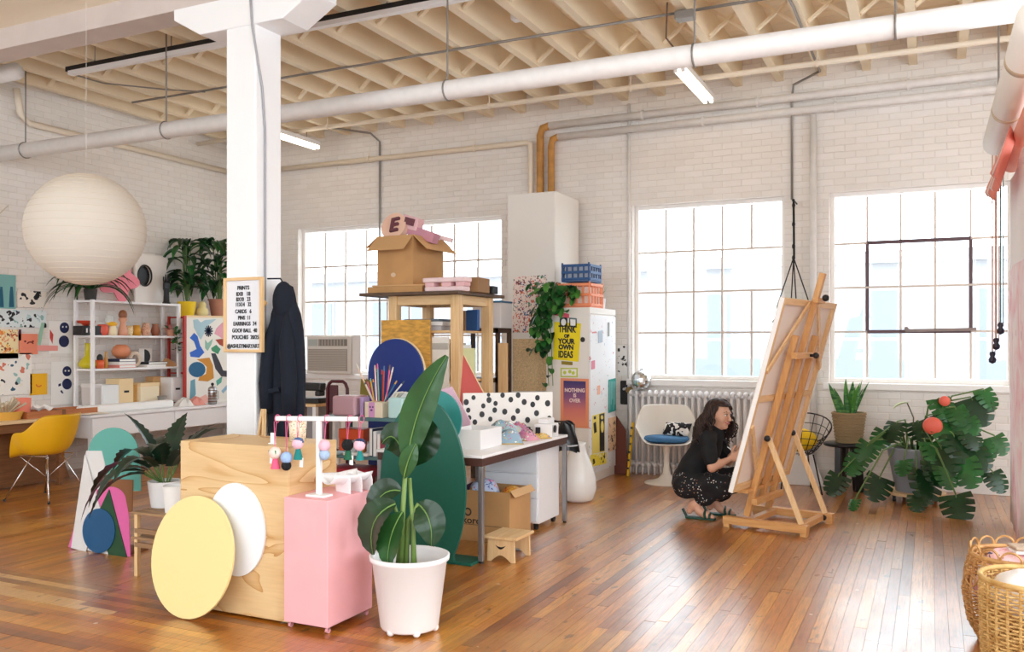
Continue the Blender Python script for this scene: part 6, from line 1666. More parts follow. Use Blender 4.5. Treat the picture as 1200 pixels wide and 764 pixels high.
# canvas: plane just in front of the masts, its own thing
cv = thing('canvas', 'large white canvas on the easel turned away showing its stretcher', 'canvas', (-1.11, 7.49, 0), -.21)
cl, chh = 1.57, 1.15
z0c = .335
ang = math.atan(.275)
def cvp(y, s): return Vector((ex(z0c) - .068 + s * math.sin(ang), y, z0c + s * math.cos(ang)))
nv = Vector((math.cos(ang), 0, -math.sin(ang)))
Y0c, Y1c = -.60, .66
mb = MB()
def slab(y0, y1, s0, s1, d0, d1, name, mat):
    mb = MB(); v = []
    for d in (d0, d1):
        for (y, s) in ((y0, s0), (y1, s0), (y1, s1), (y0, s1)): v.append(mb.bm.verts.new(cvp(y, s) + nv * d))
    for f in ((3, 2, 1, 0), (4, 5, 6, 7), (0, 1, 5, 4), (1, 2, 6, 5), (2, 3, 7, 6), (3, 0, 4, 7)): mb.bm.faces.new([v[i] for i in f])
    return mb.build(name, mat, cv)
slab(Y0c, Y1c, 0, cl, -.002, .004, 'canvas_cloth', M('raw_canvas', '#ece2d8', .8))
for q in ((Y0c - .001, Y0c + .002, 0, cl), (Y1c - .002, Y1c + .001, 0, cl)): slab(q[0], q[1], q[2], q[3], .004, .036, 'wrapped_edge', PAPER)
for q in ((Y0c + .002, Y0c + .05, 0, cl), (Y1c - .05, Y1c - .002, 0, cl)): slab(q[0], q[1], q[2], q[3], .005, .034, 'stretcher_bar', PINE)
for q in ((Y0c + .0505, Y1c - .0505, .0, .048), (Y0c + .0505, Y1c - .0505, cl - .048, cl), (Y0c + .0505, Y1c - .0505, cl * .47, cl * .47 + .045)): slab(q[0], q[1], q[2], q[3], .005, .032, 'stretcher_bar', PINEY)
for a_, b_ in (((Y0c + .02, cl * .63), (-.05, cl - .02)), ((Y0c + .02, cl * .35), (-.12, .03)), ((Y1c - .02, cl * .63), (.15, cl - .02))):
    MB().bar(cvp(*a_) + nv * .044, cvp(*b_) + nv * .044, .04, .016, side=nv).build('corner_brace', PINE, cv)
# ================================================================ HANGING PLANT
hx = at(930, 235, Y=9.66)
hp = thing('hanging_plant', 'plant in black knotted cord hanger behind top of the canvas', 'plant', (hx.x, 9.66, hx.z))
MB().cyl((0, .3, .0), (0, -.02, .0), .009, n=8).sph((0, -.02, 0), .016, 8, 6).build('wall_hook', BLACK, hp)
CORD = M('black_cord', '#141214', .7)
k0 = at(931, 302, Y=9.66).z - hx.z
MB().tube([(0, 0, 0), (.005, 0, k0)], .012, 8).build('top_cord', CORD, hp)
for z in (-.05, -.25, k0 * .8, k0): MB().sph((0, 0, z), (.018, .018, .03), 8, 6).build('knot', CORD, hp)
pz = at(931, 372, Y=9.66).z - hx.z
for i in range(4):
    a = i * PI / 2 + .3
    MB().tube([(0, 0, k0), (.17 * math.cos(a), .17 * math.sin(a), pz + .12), (.14 * math.cos(a), .14 * math.sin(a), pz - .12), (0, 0, pz - .22)], .007, 6).build('cord_leg', CORD, hp)
pot(hp, .09, .15, .2, WHITE, z=pz - .2)
for i in range(18):
    a = R.uniform(0, 6.28)
    blade(MB(), (.08 * math.cos(a), .08 * math.sin(a), pz), rndvec(a, R.uniform(.2, 1.2)), R.uniform(.15, .26), .07, 1.5, .3, 5, heart).build('leaf', LEAFL if R.random() < .6 else LEAF, hp)
# ================================================================ WIRE CHAIR, WHITE BOARD
wp_ = at(938, 577, Z=0)
wc_ = thing('wire_chair', 'black wire chair with yellow cushion behind the easel', 'chair', (wp_.x - .04, wp_.y, 0), PI * .62)
WIRE = M('black_wire', '#1b1a1c', .4)
def shell(u, v):
    th = (u - .5) * PI * 1.5; 
    return Vector((.27 * math.cos(th + PI) * (.35 + .65 * v) , .34 * math.sin(th + PI) * (.35 + .65 * v), .38 + .44 * v ** 1.6 * (.55 + .45 * math.cos(th))))
for i in range(15): MB().tube([shell(i / 14, k / 8) for k in range(9)], .004, 5).build('wire', WIRE, wc_)
for k in range(1, 8): MB().tube([shell(i / 24, k / 7) for i in range(25)], .004 if k < 7 else .007, 5).build('wire', WIRE, wc_)
for sx in (-1, 1):
    for sy in (-1, 1): MB().tube([(sx * .1, sy * .14, .39), (sx * .2, sy * .2, .01), ], .008, 6).build('leg', WIRE, wc_)
for sy in (-1, 1): MB().tube([(-.2, sy * .2, .012), (.2, sy * .2, .012)], .008, 6).build('runner', WIRE, wc_)
yc_ = thing('cushion', 'bright yellow cushion on the black wire chair', 'cushion', (wp_.x - .03, wp_.y - .02, .43), PI * .62)
MB().sph((.0, 0, .1), (.12, .2, .12), 18, 12).build('pad', M('yellow_cloth', '#f0c71c', .9), yc_, smooth=True)
wb_ = thing('foam_board', 'white foam board leaning on wall behind the easel', 'board', (at(930, 570, Y=9.7).x, 9.68, 0))
MB().prism([(-.28, 0), (.32, 0), (.12, .46), (-.2, .5)], (0, 0, 0), (1, 0, 0), (0, .28, 1), .012).build('panel', M('foam_white', '#e8e8ea', .6), wb_)
# ================================================================ BLACK STOOL, SNAKE PLANT
sp = at(991, 575, Z=0)
bs = thing('side_stool', 'round black wooden stool under the woven plant basket', 'stool', (sp.x, sp.y, 0))
BW = M('black_stained_wood', '#1d1a1b', .4)
MB().lathe([(0, .455), (.2, .455), (.215, .465), (.215, .48), (.2, .49), (0, .49)], 32).build('stool_top', BW, bs, smooth=True)
for i in range(3):
    a = i * 2 * PI / 3 + .5
    c, s = math.cos(a), math.sin(a)
    MB().prism([(.02, .455), (.13, .455), (.155, .0), (.06, .0)], (-s * -.03, c * -.03, 0), (c, s, 0), (0, 0, 1), .06).build('leg', BW, bs, bevel=.006)
wk = thing('snake_plant', 'striped sword leaved plant in woven basket on black stool', 'plant', (sp.x + .03, sp.y, .4905))
WEAVE, nt_, b_ = newmat('woven_seagrass')
tv = tex(nt_, 'Wave', 34, bands_direction='Z', Distortion=4.0); tv.inputs['Detail'].default_value = 2
tv2 = tex(nt_, 'Wave', 22, bands_direction='X', Distortion=2.0)
nt_.links.new(ramp(nt_, tv.outputs[0], [(.2, lin('#9c815c')), (.7, lin('#c4ab82'))]), b_.inputs['Base Color'])
b_.inputs['Roughness'].default_value = .85
bump(nt_, b_, tv.outputs[0], .8, .008)
pot(wk, .125, .165, .31, WEAVE, name='woven_basket', th=.014)
for i in range(10): MB().tube([((.127 + .0042 * i) * math.cos(q * PI / 16), (.127 + .0042 * i) * math.sin(q * PI / 16), .015 + i * .031) for q in range(32)], .007, 5, closed=True).build('woven_coil', WEAVE, wk)
SNK, nt_, b_ = newmat('snake_leaf')
ts = tex(nt_, 'Noise', 14, stretch=(.6, .6, 3.5), Detail=4.0)
nt_.links.new(ramp(nt_, ts.outputs[0], [(.35, lin('#1f5230')), (.55, lin('#4d8a4c')), (.75, lin('#8fb66a'))]), b_.inputs['Base Color']); b_.inputs['Roughness'].default_value = .4
for i in range(17):
    a = R.uniform(0, 6.28); r = R.uniform(.01, .09)
    t_ = R.uniform(1.05, 1.45)
    lf = blade(MB(), (r * math.cos(a), r * math.sin(a), .26), rndvec(a, t_), R.uniform(.22, .42), .055, .05, .5, 7, lambda t: (.75 + .25 * math.sin(PI * t)) * (1 - t ** 5) + .02, roll=R.uniform(-1, 1))
    lf.build('leaf', SNK if i % 3 else LEAFL, wk)
# ================================================================ MONSTERA
mpz = at(1072, 587, Z=0)
mo = thing('monstera', 'sprawling split leaf plant in grey pot on rolling plant caddy', 'plant', (mpz.x, mpz.y, .0955))
GP = M('grey_pot', '#8b9098', .45)
pot(mo, .17, .245, .40, GP, lip=.012)
cd = thing('plant_caddy', 'round pine plant caddy on casters under the grey pot', 'caddy', (mpz.x, mpz.y, 0))
MB().cyl((0, 0, .07), (0, 0, .095), .27, n=32).build('deck', PINEX, cd)
for i in range(4):
    a = i * PI / 2 + .5
    p_ = Vector((.2 * math.cos(a), .2 * math.sin(a), .03))
    MB().cyl(p_ + Vector((-.014, 0, 0)), p_ + Vector((.014, 0, 0)), .03, n=14).build('wheel', BLACK, cd)
    MB().box(p_.x - .02, p_.x + .02, p_.y - .015, p_.y + .015, .05, .0695).build('bracket', BLACK, cd)
def mleaf(px, py, y, size, facing=None, dark=True, tilt=None):
    c = at(px, py, Y=y) - Vector(mo.location)
    c.z = max(c.z, -.08)
    base = Vector((0, 0, .40)); 
    hor = Vector((c.x, c.y, 0)); 
    out = hor.normalized() if hor.length > .05 else Vector((0, -1, 0))
    d = (out * .45 + Vector((0, -.25, -.75 if tilt is None else tilt))).normalized()
    st = c - d * size * .5
    n = 28
    # margin: wide heart with deep slits
    def prof(t): return heart(t * .97 + .03) * 1.3
    mb = MB(); p = st.copy(); rows = []
    sd = Matrix.Rotation(R.uniform(-.55, .55), 3, d) @ d.cross(Vector((.25 * (c.x > 0) - .1, -1, .35))).normalized()
    dd_ = d.copy()
    for i in range(n + 1):
        t = i / n
        wv = prof(t) * size * .5
        if 5 <= i <= n - 4 and i % 6 == 0: wv *= .42
        up = sd.cross(dd_).normalized()
        back = -dd_ * (.18 * size * (1 - t))
        e = Vector((0, 0, -.22 * wv))
        rows.append([mb.bm.verts.new(p - sd * wv + back * .9 + e), mb.bm.verts.new(p - sd * wv * .5 + back * .2), mb.bm.verts.new(p.copy()), mb.bm.verts.new(p + sd * wv * .5 + back * .2), mb.bm.verts.new(p + sd * wv + back * .9 + e)])
        p = p + dd_ * size / n
        dd_ = (dd_ + Vector((0, 0, -.5 / n))).normalized(); sd = (sd - dd_ * sd.dot(dd_)).normalized()
    for A, B in zip(rows, rows[1:]):
        for k in range(4): mb.bm.faces.new((A[k], A[k + 1], B[k + 1], B[k]))
    lf = mb.build('leaf', LEAFD if dark else LEAF, mo)
    mid = base.lerp(st, .55) + Vector((0, 0, .10 + .15 * hor.length))
    MB().tube([base + out * .08, (base + out * .08).lerp(mid, .5) + Vector((0, 0, .05)), mid, st + Vector((0, 0, .01)), st + d * size * .1], [.011, .010, .008, .007, .004], 6).build('leaf_stalk', STEM, lf if False else mo, smooth=True)
ML = [(977, 568, 8.75, .26, 1), (1000, 545, 8.85, .26, 0), (1013, 530, 8.9, .25, 0), (1026, 572, 8.8, .30, 1), (1030, 515, 9.05, .24, 0), (1046, 506, 9.0, .26, 1), (1058, 548, 8.78, .20, 0), (1078, 505, 9.05, .26, 1), (1085, 570, 8.72, .38, 1), (1108, 540, 8.8, .36, 1), (1125, 525, 8.9, .34, 1), (1110, 508, 8.95, .3, 0), (1126, 495, 9.0, .26, 0), (1108, 480, 9.05, .28, 0), (1125, 488, 9.0, .22, 0), (1148, 482, 9.1, .34, 1), (1160, 468, 9.15, .24, 0), (1140, 515, 8.95, .24, 1), (1135, 555, 8.8, .32, 0), (1150, 540, 8.9, .26, 1), (1157, 530, 9.0, .22, 0), (1172, 522, 9.05, .22, 0), (1170, 565, 8.95, .24, 1), (1124, 596, 8.42, .32, 1), (1110, 560, 8.7, .26, 0), (1075, 590, 8.6, .2, 1), (1000, 592, 8.4, .14, 0), (1095, 530, 8.85, .26, 0), (1140, 500, 9.0, .2, 0), (1095, 555, 8.75, .26, 1), (1100, 495, 9.05, .2, 1)]
for px, py, y, s, dk_ in ML: mleaf(px, py, y, s * .86, None, dk_)
def bloom(px, py, y, s, mat):
    c = at(px, py, Y=y) - Vector(mo.location)
    fb = MB().sph(c, (s, s * .45, s * .95), 14, 10).build('flower', mat, mo, smooth=True)
    MB().tube([Vector((.04, -.02, .40)), (Vector((.04, -.02, .40)) + c) / 2 + Vector((.03, 0, .06)), c - Vector((0, 0, s * .6))], .005, 6).build('flower_stalk', STEM, mo)
RF = M('coral_bloom', '#ea6a55', .5)
bloom(1093, 499, 8.95, .085, RF); bloom(1107, 470, 9.05, .05, RF)
c = at(1063, 472, Y=8.98) - Vector(mo.location)
MB().tube([Vector((-.02, -.05, .40)), Vector((-.01, -.06, .7)), c], .006, 6).build('flower_stalk', M('dark_stalk', '#5b5a3c', .5), mo)
blade(MB(), c + Vector((.02, 0, 0)), (-1, -.2, -.1), .16, .09, .8, .4, 6, paddle).build('spathe', M('pale_green_spathe', '#cfe0b0', .5), mo)
# ================================================================ BACKDROP ROLLS AND HANGING PAINTED SHEET
ra = thing('backdrop_roll', 'thick white paper roll slung high at the right edge', 'paper roll', (.50, 6.9, 3.16))
MB().cyl((0, -1.7, 0), (0, 1.4, 0), .105, n=28).build('roll', M('warm_white_paper', '#f3efe8', .6), ra, smooth=True)
MB().cyl((0, -1.75, 0), (0, 1.43, 0), .03, n=14).build('core', TAN, ra)
for y in (-1.0, .2): MB().cyl((0, y - .04, 0), (0, y + .04, 0), .1065, n=28).build('tan_band', M('tan_band', '#d9c6a8', .6), ra, smooth=True)
MB().obox((.0, .3, .16), (.07, .05, .1)).build('bracket', BLACK, ra, bevel=.01)
for y in (-1.6, 1.2): MB().cyl((0, y, .1), (0, y, 1.1), .008, n=6).build('hanger_rod', GREY, ra)
rb_ = thing('fabric_roll', 'coral pink fabric roll with ragged end beside white roll', 'fabric roll', (.605, 6.9, 2.97))
MB().cyl((0, -1.7, 0), (0, 1.35, 0), .075, n=22).build('roll', M('coral_fabric', '#f0a08c', .8), rb_, smooth=True)
for i in range(6):
    y0 = 1.25 - .2 * i
    mb = MB(); mb.grid(lambda u, v: Vector((-.08 - .10 * v + .02 * math.sin(u * 7 + i), y0 + (u - .5) * .26, -.0 - (.24 + .05 * (i % 3)) * v - .05 * math.sin(u * 5 + i))), 6, 5)
    mb.build('loose_flap', M(['coral_fabric', 'pale_pink_sheet', 'salmon_fabric'][i % 3], ['#f0a08c', '#f3d9d4', '#ee8d7c'][i % 3], .8), rb_, smooth=True, solid=.003)
for y in (-1.6, 1.1): MB().cyl((0, y, .07), (0, y, 1.25), .008, n=6).build('hanger_rod', GREY, rb_)
sh_ = thing('painted_sheet', 'tall hanging sheet with pink brush marks at the right edge', 'painted sheet', (.56, 7.2, 0))
m_, nt_, b_ = newmat('pink_brushed_sheet')
tn = tex(nt_, 'Noise', 3.2, stretch=(1, 1.6, 1), Detail=5.0, Distortion=.8)
tn2 = tex(nt_, 'Noise', 9, stretch=(1, 2, .6), Detail=4.0)
c1 = ramp(nt_, tn.outputs[0], [(.42, lin('#f2eaea')), (.56, lin('#f0d3d8')), (.7, lin('#ecb4c0'))])
c2 = ramp(nt_, tn2.outputs[0], [(.66, (0, 0, 0, 1)), (.7, (1, 1, 1, 1))])
nt_.links.new(mixrgb(nt_, c2, c1, lin('#c9788f')), b_.inputs['Base Color']); b_.inputs['Roughness'].default_value = .85
mb = MB(); mb.grid(lambda u, v: Vector((.0 + .03 * (1 - v) ** 2 + .012 * math.sin(u * 15), -1.5 + 2.3 * u, .02 + 2.05 * v)), 40, 8)
mb.build('pink_sheet', m_, sh_, smooth=True, solid=.004)
mb = MB(); mb.grid(lambda u, v: Vector((.035 + .015 * math.sin(u * 9), -1.5 + 2.65 * u, .03 + 2.82 * v)), 40, 6)
mb.build('white_sheet', M('white_backdrop', '#f0ebe8', .8), sh_, smooth=True, solid=.004)
for i, (px, y1, c) in enumerate(((1165.5, 403, 'beige'), (1171.5, 384, 'teal'), (1162.5, 420, 'white'))):
    pass
CH = [(1163.0, 418, '#e0b9a4', 'leftmost of three bead chains hanging at right window'), (1167.5, 402, '#d9a58c', 'middle of three bead chains hanging at right window'), (1172.5, 384, '#6b8a86', 'rightmost of three bead chains hanging at right window')]
for px, py, c, lb in CH:
    e = at(px, py, Y=8.345)
    t = thing('bead_chain', lb, 'chain', (e.x, 8.345, e.z))
    MB().cyl((0, 0, 0), (0, 0, 3.16 - e.z), .006, n=6).build('chain_run', M('chain_' + c, c, .6), t)
    MB().cyl((.02, 0, .03), (.02, 0, 3.16 - e.z), .004, n=6).build('chain_run', M('chain_' + c, c, .6), t)
    MB().lathe([(0, -.06), (.026, -.045), (.03, -.02), (.016, 0), (.024, .02), (.02, .04), (0, .045)], 12).build('pull_knob', M('dark_violet_knob', '#2d2638', .4), t, smooth=True)
# ================================================================ WICKER BASKETS
WK, nt_, b_ = newmat('wicker_cane')
tn = tex(nt_, 'Noise', 18, Detail=3.0)
nt_.links.new(ramp(nt_, tn.outputs[0], [(.3, lin('#a8763f')), (.7, lin('#d2a267'))]), b_.inputs['Base Color']); b_.inputs['Roughness'].default_value = .6
def wicker(name, label, p, prof, nst, nrow, loops, mat):
    t = thing(name, label, 'basket', p)
    def rad(z):
        for (r0, z0), (r1, z1) in zip(prof, prof[1:]):
            if z <= z1: return r0 + (r1 - r0) * (z - z0) / (z1 - z0)
        return prof[-1][0]
    zt = prof[-1][1]
    for i in range(nst):
        a = i * 2 * PI / nst
        MB().tube([(rad(z) * math.cos(a), rad(z) * math.sin(a), z) for z in [zt * k / 8 for k in range(9)]], .006, 5).build('stake', mat, t)
    for j in range(nrow):
        z = .012 + (zt * .97 - .012) * j / (nrow - 1)
        if loops and .66 * zt < z < .80 * zt: continue
        N_ = nst * 4
        MB().tube([((rad(z) + .0055 * (1 if ((q // 2 + j) % 2) else -1)) * math.cos(q * 2 * PI / N_), (rad(z) + .0055 * (1 if ((q // 2 + j) % 2) else -1)) * math.sin(q * 2 * PI / N_), z) for q in range(N_)], .0048, 4, closed=True).build('weaver', mat, t)
    MB().tube([(rad(zt) * math.cos(q * PI / 20), rad(zt) * math.sin(q * PI / 20), zt) for q in range(40)], .012, 8, closed=True).build('rim', mat, t, smooth=True)
    MB().cyl((0, 0, .004), (0, 0, .012), prof[0][0], n=24).build('base', mat, t)
    if loops:
        for i in range(14):
            a = i * 2 * PI / 14
            c = Vector((rad(zt) * math.cos(a), rad(zt) * math.sin(a), zt + .01)); tg = Vector((-math.sin(a), math.cos(a), 0))
            MB().tube([c + tg * .045 * math.cos(q * PI / 8) + Vector((0, 0, .042 * math.sin(q * PI / 8))) for q in range(16)], .0055, 5, closed=True).build('rim_loop', mat, t)
            c = Vector((rad(zt * .73) * math.cos(a), rad(zt * .73) * math.sin(a), zt * .73))
            MB().tube([c + tg * .05 * math.cos(q * PI / 8) + Vector((0, 0, .03 * math.sin(q * PI / 8))) for q in range(16)], .005, 5, closed=True).build('side_loop', mat, t)
    return t
b1p = Vector((.40, 5.04, 0))
w1 = wicker('wicker_basket', 'round brown wicker basket with looped rim at right edge', tuple(b1p), [(.17, 0), (.225, .1), (.25, .25), (.235, .37), (.215, .44)], 26, 26, True, WK)
WK2, nt_, b_ = newmat('pale_wicker')
tn = tex(nt_, 'Noise', 18, Detail=3.0)
nt_.links.new(ramp(nt_, tn.outputs[0], [(.3, lin('#b98c4c')), (.7, lin('#dcb878'))]), b_.inputs['Base Color']); b_.inputs['Roughness'].default_value = .6
w2 = wicker('wicker_basket', 'pale woven basket nearest the camera in the bottom right corner', (.42, 4.44, 0), [(.2, 0), (.215, .2), (.22, .47)], 26, 30, False, WK2)
PINKF = confetti('pink_terrazzo_cloth', '#f0c3c6', ['#8a3b52', '#f3ead9', '#4c4a78', '#e0888f', '#f0c3c6'], 20, .3)
bundle('pink terrazzo fabric bundle filling the looped rim basket', (.40, 5.04, .27), (.19, .19, .2), PINKF, 2)
t = thing('folded_cloth', 'striped folded cloth stack in the looped rim basket', 'cloth', (.47, 5.06, .455))
for i, c in enumerate(('#f1ede9', '#b9a28c')): MB().obox((0, 0, .01 + i * .018), (.22, .12, .016), (0, 0, .3)).build('fold', M('fold_' + c, c, .9), t, bevel=.006)
bundle('white fabric bundle in the pale basket', (.42, 4.44, .4), (.19, .19, .1), M('white_cloth', '#ece8e6', .9), 6)
t = thing('yellow_cloth', 'yellow cloth draped over inner side of pale basket', 'cloth', (.56, 4.4, .46)); 
mb = MB(); mb.grid(lambda u, v: Vector(((u - .5) * .1, (v - .5) * .2, .03 + .02 * math.sin(u * 6 + v * 8))), 8, 8); mb.build('folds', M('yellow_cloth', '#f0c71c', .9), t, smooth=True, solid=.004)
# ================================================================ CROUCHING WOMAN
SKIN = M('skin', '#d9a58a', .5, sss=.0)
wo = thing('person', 'woman in black tee and paint flecked black trousers crouching before canvas', 'person', (-1.80, 7.58, 0), .0)
import numpy as np
class Field:
    """smooth union of rounded cones and ellipsoids, meshed with surface nets: one continuous body"""
    def __init__(s, lo, hi, h):
        s.lo, s.h = np.array(lo), h
        s.n = [int(math.ceil((hi[i] - lo[i]) / h)) + 1 for i in range(3)]
        s.F = np.full(s.n, 1.0, np.float32)
    def _box(s, lo, hi, m):
        a = [max(0, int((lo[i] - m - s.lo[i]) / s.h)) for i in range(3)]
        b = [min(s.n[i], int((hi[i] + m - s.lo[i]) / s.h) + 2) for i in range(3)]
        ax = [np.arange(a[i], b[i]) * s.h + s.lo[i] for i in range(3)]
        P = np.stack(np.meshgrid(*ax, indexing='ij'), -1)
        return tuple(slice(a[i], b[i]) for i in range(3)), P
    def _mix(s, sl, d, k, cut=False):
        a = s.F[sl]
        if cut:
            h = np.clip(.5 - .5 * (a + d) / k, 0, 1)
            s.F[sl] = a * (1 - h) + (-d) * h + k * h * (1 - h)
        else:
            h = np.clip(.5 + .5 * (a - d) / k, 0, 1)
            s.F[sl] = a * (1 - h) + d * h - k * h * (1 - h)
    def cone(s, p0, p1, r0, r1, k=.02):
        p0, p1 = np.array(p0), np.array(p1); m = max(r0, r1) + .06
        sl, P = s._box(np.minimum(p0, p1), np.maximum(p0, p1), m)
        v = p1 - p0; L = max(1e-9, float(v @ v))
        t = np.clip(((P - p0) @ v) / L, 0, 1)
        s._mix(sl, (np.linalg.norm(P - (p0 + t[..., None] * v), axis=-1) - (r0 + (r1 - r0) * t)).astype(np.float32), k)
    def ell(s, c, r, M3=None, k=.02, cut=False):
        c, r = np.array(c), np.array(r)
        sl, P = s._box(c, c, float(max(r)) + .06)
        q = P - c
        if M3 is not None: q = q @ np.array(M3)
        k0 = np.linalg.norm(q / r, axis=-1) + 1e-9; k1 = np.linalg.norm(q / (r * r), axis=-1) + 1e-9
        s._mix(sl, (k0 * (k0 - 1) / k1).astype(np.float32), k, cut)
    def mesh(s, name):
        F = s.F; inside = F < 0
        n = F.shape; cs = tuple(q - 1 for q in n)
        acc = np.zeros(cs + (3,), np.float32); cnt = np.zeros(cs, np.float32)
        idx = np.stack(np.meshgrid(*[np.arange(q) for q in cs], indexing='ij'), -1)
        quads = []
        for ax in range(3):
            o = [a for a in range(3) if a != ax]
            for i in (0, 1):
                for j in (0, 1):
                    off = [0, 0, 0]; off[o[0]], off[o[1]] = i, j
                    s0 = tuple(slice(off[d], off[d] + cs[d]) for d in range(3))
                    off2 = list(off); off2[ax] = 1
                    s1 = tuple(slice(off2[d], off2[d] + cs[d]) for d in range(3))
                    f0, f1 = F[s0], F[s1]
                    m = (f0 < 0) != (f1 < 0)
                    t = np.where(m, f0 / np.where(m, f0 - f1, 1), 0)
                    for d in range(3): acc[..., d] += np.where(m, t if d == ax else off[d], 0)
                    cnt += m
        on = cnt > 0
        ids = np.full(cs, -1, np.int64); ids[on] = np.arange(on.sum())
        V = (idx[on] + acc[on] / cnt[on][:, None]) * s.h + s.lo
        for ax in range(3):
            o = [(ax + 1) % 3, (ax + 2) % 3]
            s0 = [slice(1, n[d] - 1) for d in range(3)]; s1 = [slice(1, n[d] - 1) for d in range(3)]
            s0[ax] = slice(0, n[ax] - 1); s1[ax] = slice(1, n[ax])
            a, b = inside[tuple(s0)], inside[tuple(s1)]
            for cond, flip in ((a & ~b, False), (~a & b, True)):
                c = np.argwhere(cond)
                for d in range(3):
                    if d != ax: c[:, d] += 1
                q = []
                for (i, j) in ((0, 0), (-1, 0), (-1, -1), (0, -1)):
                    e = c.copy(); e[:, o[0]] += i; e[:, o[1]] += j
                    q.append(ids[e[:, 0], e[:, 1], e[:, 2]])
                q = np.stack(q, -1); quads.append(q[:, ::-1] if flip else q)
        Q = np.concatenate(quads)
        me = bpy.data.meshes.new(name)
        me.from_pydata(V.tolist(), [], Q.tolist()); me.update()
        for p in me.polygons: p.use_smooth = True
        return me
def skel(fld, J, E, k=.03, sc=.9):
    for a, b in E: fld.cone(J[a][0], J[b][0], J[a][1] * sc, J[b][1] * sc, k)
def chain(J, E, pre, pts, radii, start):
    prev = start
    for i, (p, r) in enumerate(zip(pts, radii)):
        n = pre + str(i); J[n] = (Vector(p), r); E.append((prev, n)); prev = n
    return prev
# joints in metres, x forwards (towards canvas), y to her left, z up
HIPZ = .255
hipC = Vector((-.10, 0, .29))
kneeR, ankR = Vector((.33, -.13, .33)), Vector((-.03, -.12, .115))
kneeL, ankL = Vector((.36, .12, .37)), Vector((.09, .11, .115))
hipR, hipL = Vector((-.09, -.095, .27)), Vector((-.09, .095, .27))
waist = Vector((-.06, 0, .43)); chest = Vector((.055, 0, .60)); shc = Vector((.10, 0, .705)); neck = Vector((.135, 0, .775)); headc = Vector((.165, -.005, .885))
shR, shL = Vector((.10, -.165, .69)), Vector((.10, .165, .69))
elR, elL = Vector((.15, -.215, .455)), Vector((.20, .205, .46))
wrR, wrL = Vector((.285, -.15, .53)), Vector((.31, .05, .58))
J, E = {}, []
J['hip'] = (hipC, .115); J['waist'] = (waist, .105); J['chest'] = (chest, .115); J['shc'] = (shc, .085); J['neck'] = (neck, .048); J['skull'] = (headc + Vector((-.01, 0, -.03)), .06)
E += [('hip', 'waist'), ('waist', 'chest'), ('chest', 'shc'), ('shc', 'neck'), ('neck', 'skull')]
for sd, hp_, kn, an, sh0, el, wr in (('R', hipR, kneeR, ankR, shR, elR, wrR), ('L', hipL, kneeL, ankL, shL, elL, wrL)):
    chain(J, E, 'leg' + sd, [hp_, hp_.lerp(kn, .5) + Vector((0, 0, .0)), kn, kn.lerp(an, .35), kn.lerp(an, .75), an], [.085, .078, .058, .055, .042, .034], 'hip')
    s = 1 if sd == 'L' else -1
    chain(J, E, 'foot' + sd, [an + Vector((-.035, 0, -.055)), ], [.03], 'leg' + sd + '5')
    chain(J, E, 'toe' + sd, [an + Vector((.06, 0, -.055)), an + Vector((.12, s * .01, -.083)), an + Vector((.165, s * .012, -.09))], [.034, .034, .022], 'leg' + sd + '5')
    chain(J, E, 'arm' + sd, [sh0, sh0.lerp(el, .5), el, el.lerp(wr, .4), wr], [.052, .045, .036, .035, .025], 'shc')
BF = Field((-.40, -.36, -.02), (.60, .36, 1.06), .0046)
skel(BF, J, E, .028)
# head: cranium, jaw, chin, cheeks, brow, nose, lips, ears; eye sockets cut in
yaw = Matrix.Rotation(-.36, 4, 'Z') @ Matrix.Rotation(.12, 4, 'Y')
HM = Matrix.Translation(headc) @ yaw
H3 = [list(r) for r in HM.to_3x3()]
def hp3(x, y, z): return HM @ Vector((x, y, z))
def hel(c, r, k, cut=False): BF.ell(hp3(*c), r, H3, k, cut)
hel((-.012, 0, .03), (.098, .076, .088), .02)
hel((.026, 0, -.04), (.062, .056, .080), .03)
hel((.070, 0, -.094), (.019, .020, .018), .03)
for s in (-1, 1): hel((.054, s * .036, -.028), (.028, .026, .028), .02)
BF.cone(hp3(.078, -.034, .032), hp3(.078, .034, .032), .013, .013, .016)
for s in (-1, 1): hel((.1, s * .032, .010), (.016, .015, .012), .012, True)
BF.cone(hp3(.088, 0, .02), hp3(.114, 0, -.026), .008, .0115, .008)
for s in (-1, 1): hel((.104, s * .011, -.031), (.009, .007, .007), .006)
hel((.085, 0, -.058), (.015, .026, .015), .012)
for s in (-1, 1): hel((-.004, s * .077, -.005), (.022, .010, .032), .006)
# hands: palms with five separate fingers
def hand(wr, fwd, thumb, curl_dir, curl):
    fwd, thumb = fwd.normalized(), thumb.normalized()
    thumb = (thumb - fwd * thumb.dot(fwd)).normalized()
    nrm = curl_dir.normalized()
    c = wr + fwd * .045
    BF.ell(c, (.050, .040, .017), [list(r) for r in Matrix((fwd, thumb, fwd.cross(thumb))).transposed()], .012)
    for i, (off, L) in enumerate(((.032, .070), (.011, .078), (-.011, .072), (-.032, .056))):
        p = c + fwd * .036 + thumb * off
        d = (fwd + thumb * off * 3).normalized()
        for k in range(3):
            d = (d + nrm * curl * (.5 + .3 * k)).normalized()
            q = p + d * L * (.42, .33, .25)[k]
            BF.cone(p, q, (.0088, .0082, .0076)[k], (.0082, .0076, .0066)[k], .003); p = q
    p = c - fwd * .015 + thumb * .03
    d = (thumb * .9 + fwd * .5).normalized()
    for k, (L, r) in enumerate(((.034, .0115), (.028, .0102), (.022, .009))):
        q = p + d * L; BF.cone(p, q, r, r * .9, .004); p = q
        d = (d + fwd * .5 + nrm * curl * .35).normalized()
hand(wrR, Vector((.85, .25, .35)), Vector((0, .1, 1)), Vector((.2, 1, -.2)), .8)
hand(wrL, Vector((.9, -.25, .2)), Vector((0, 0, 1)), Vector((.2, -1, -.2)), .7)
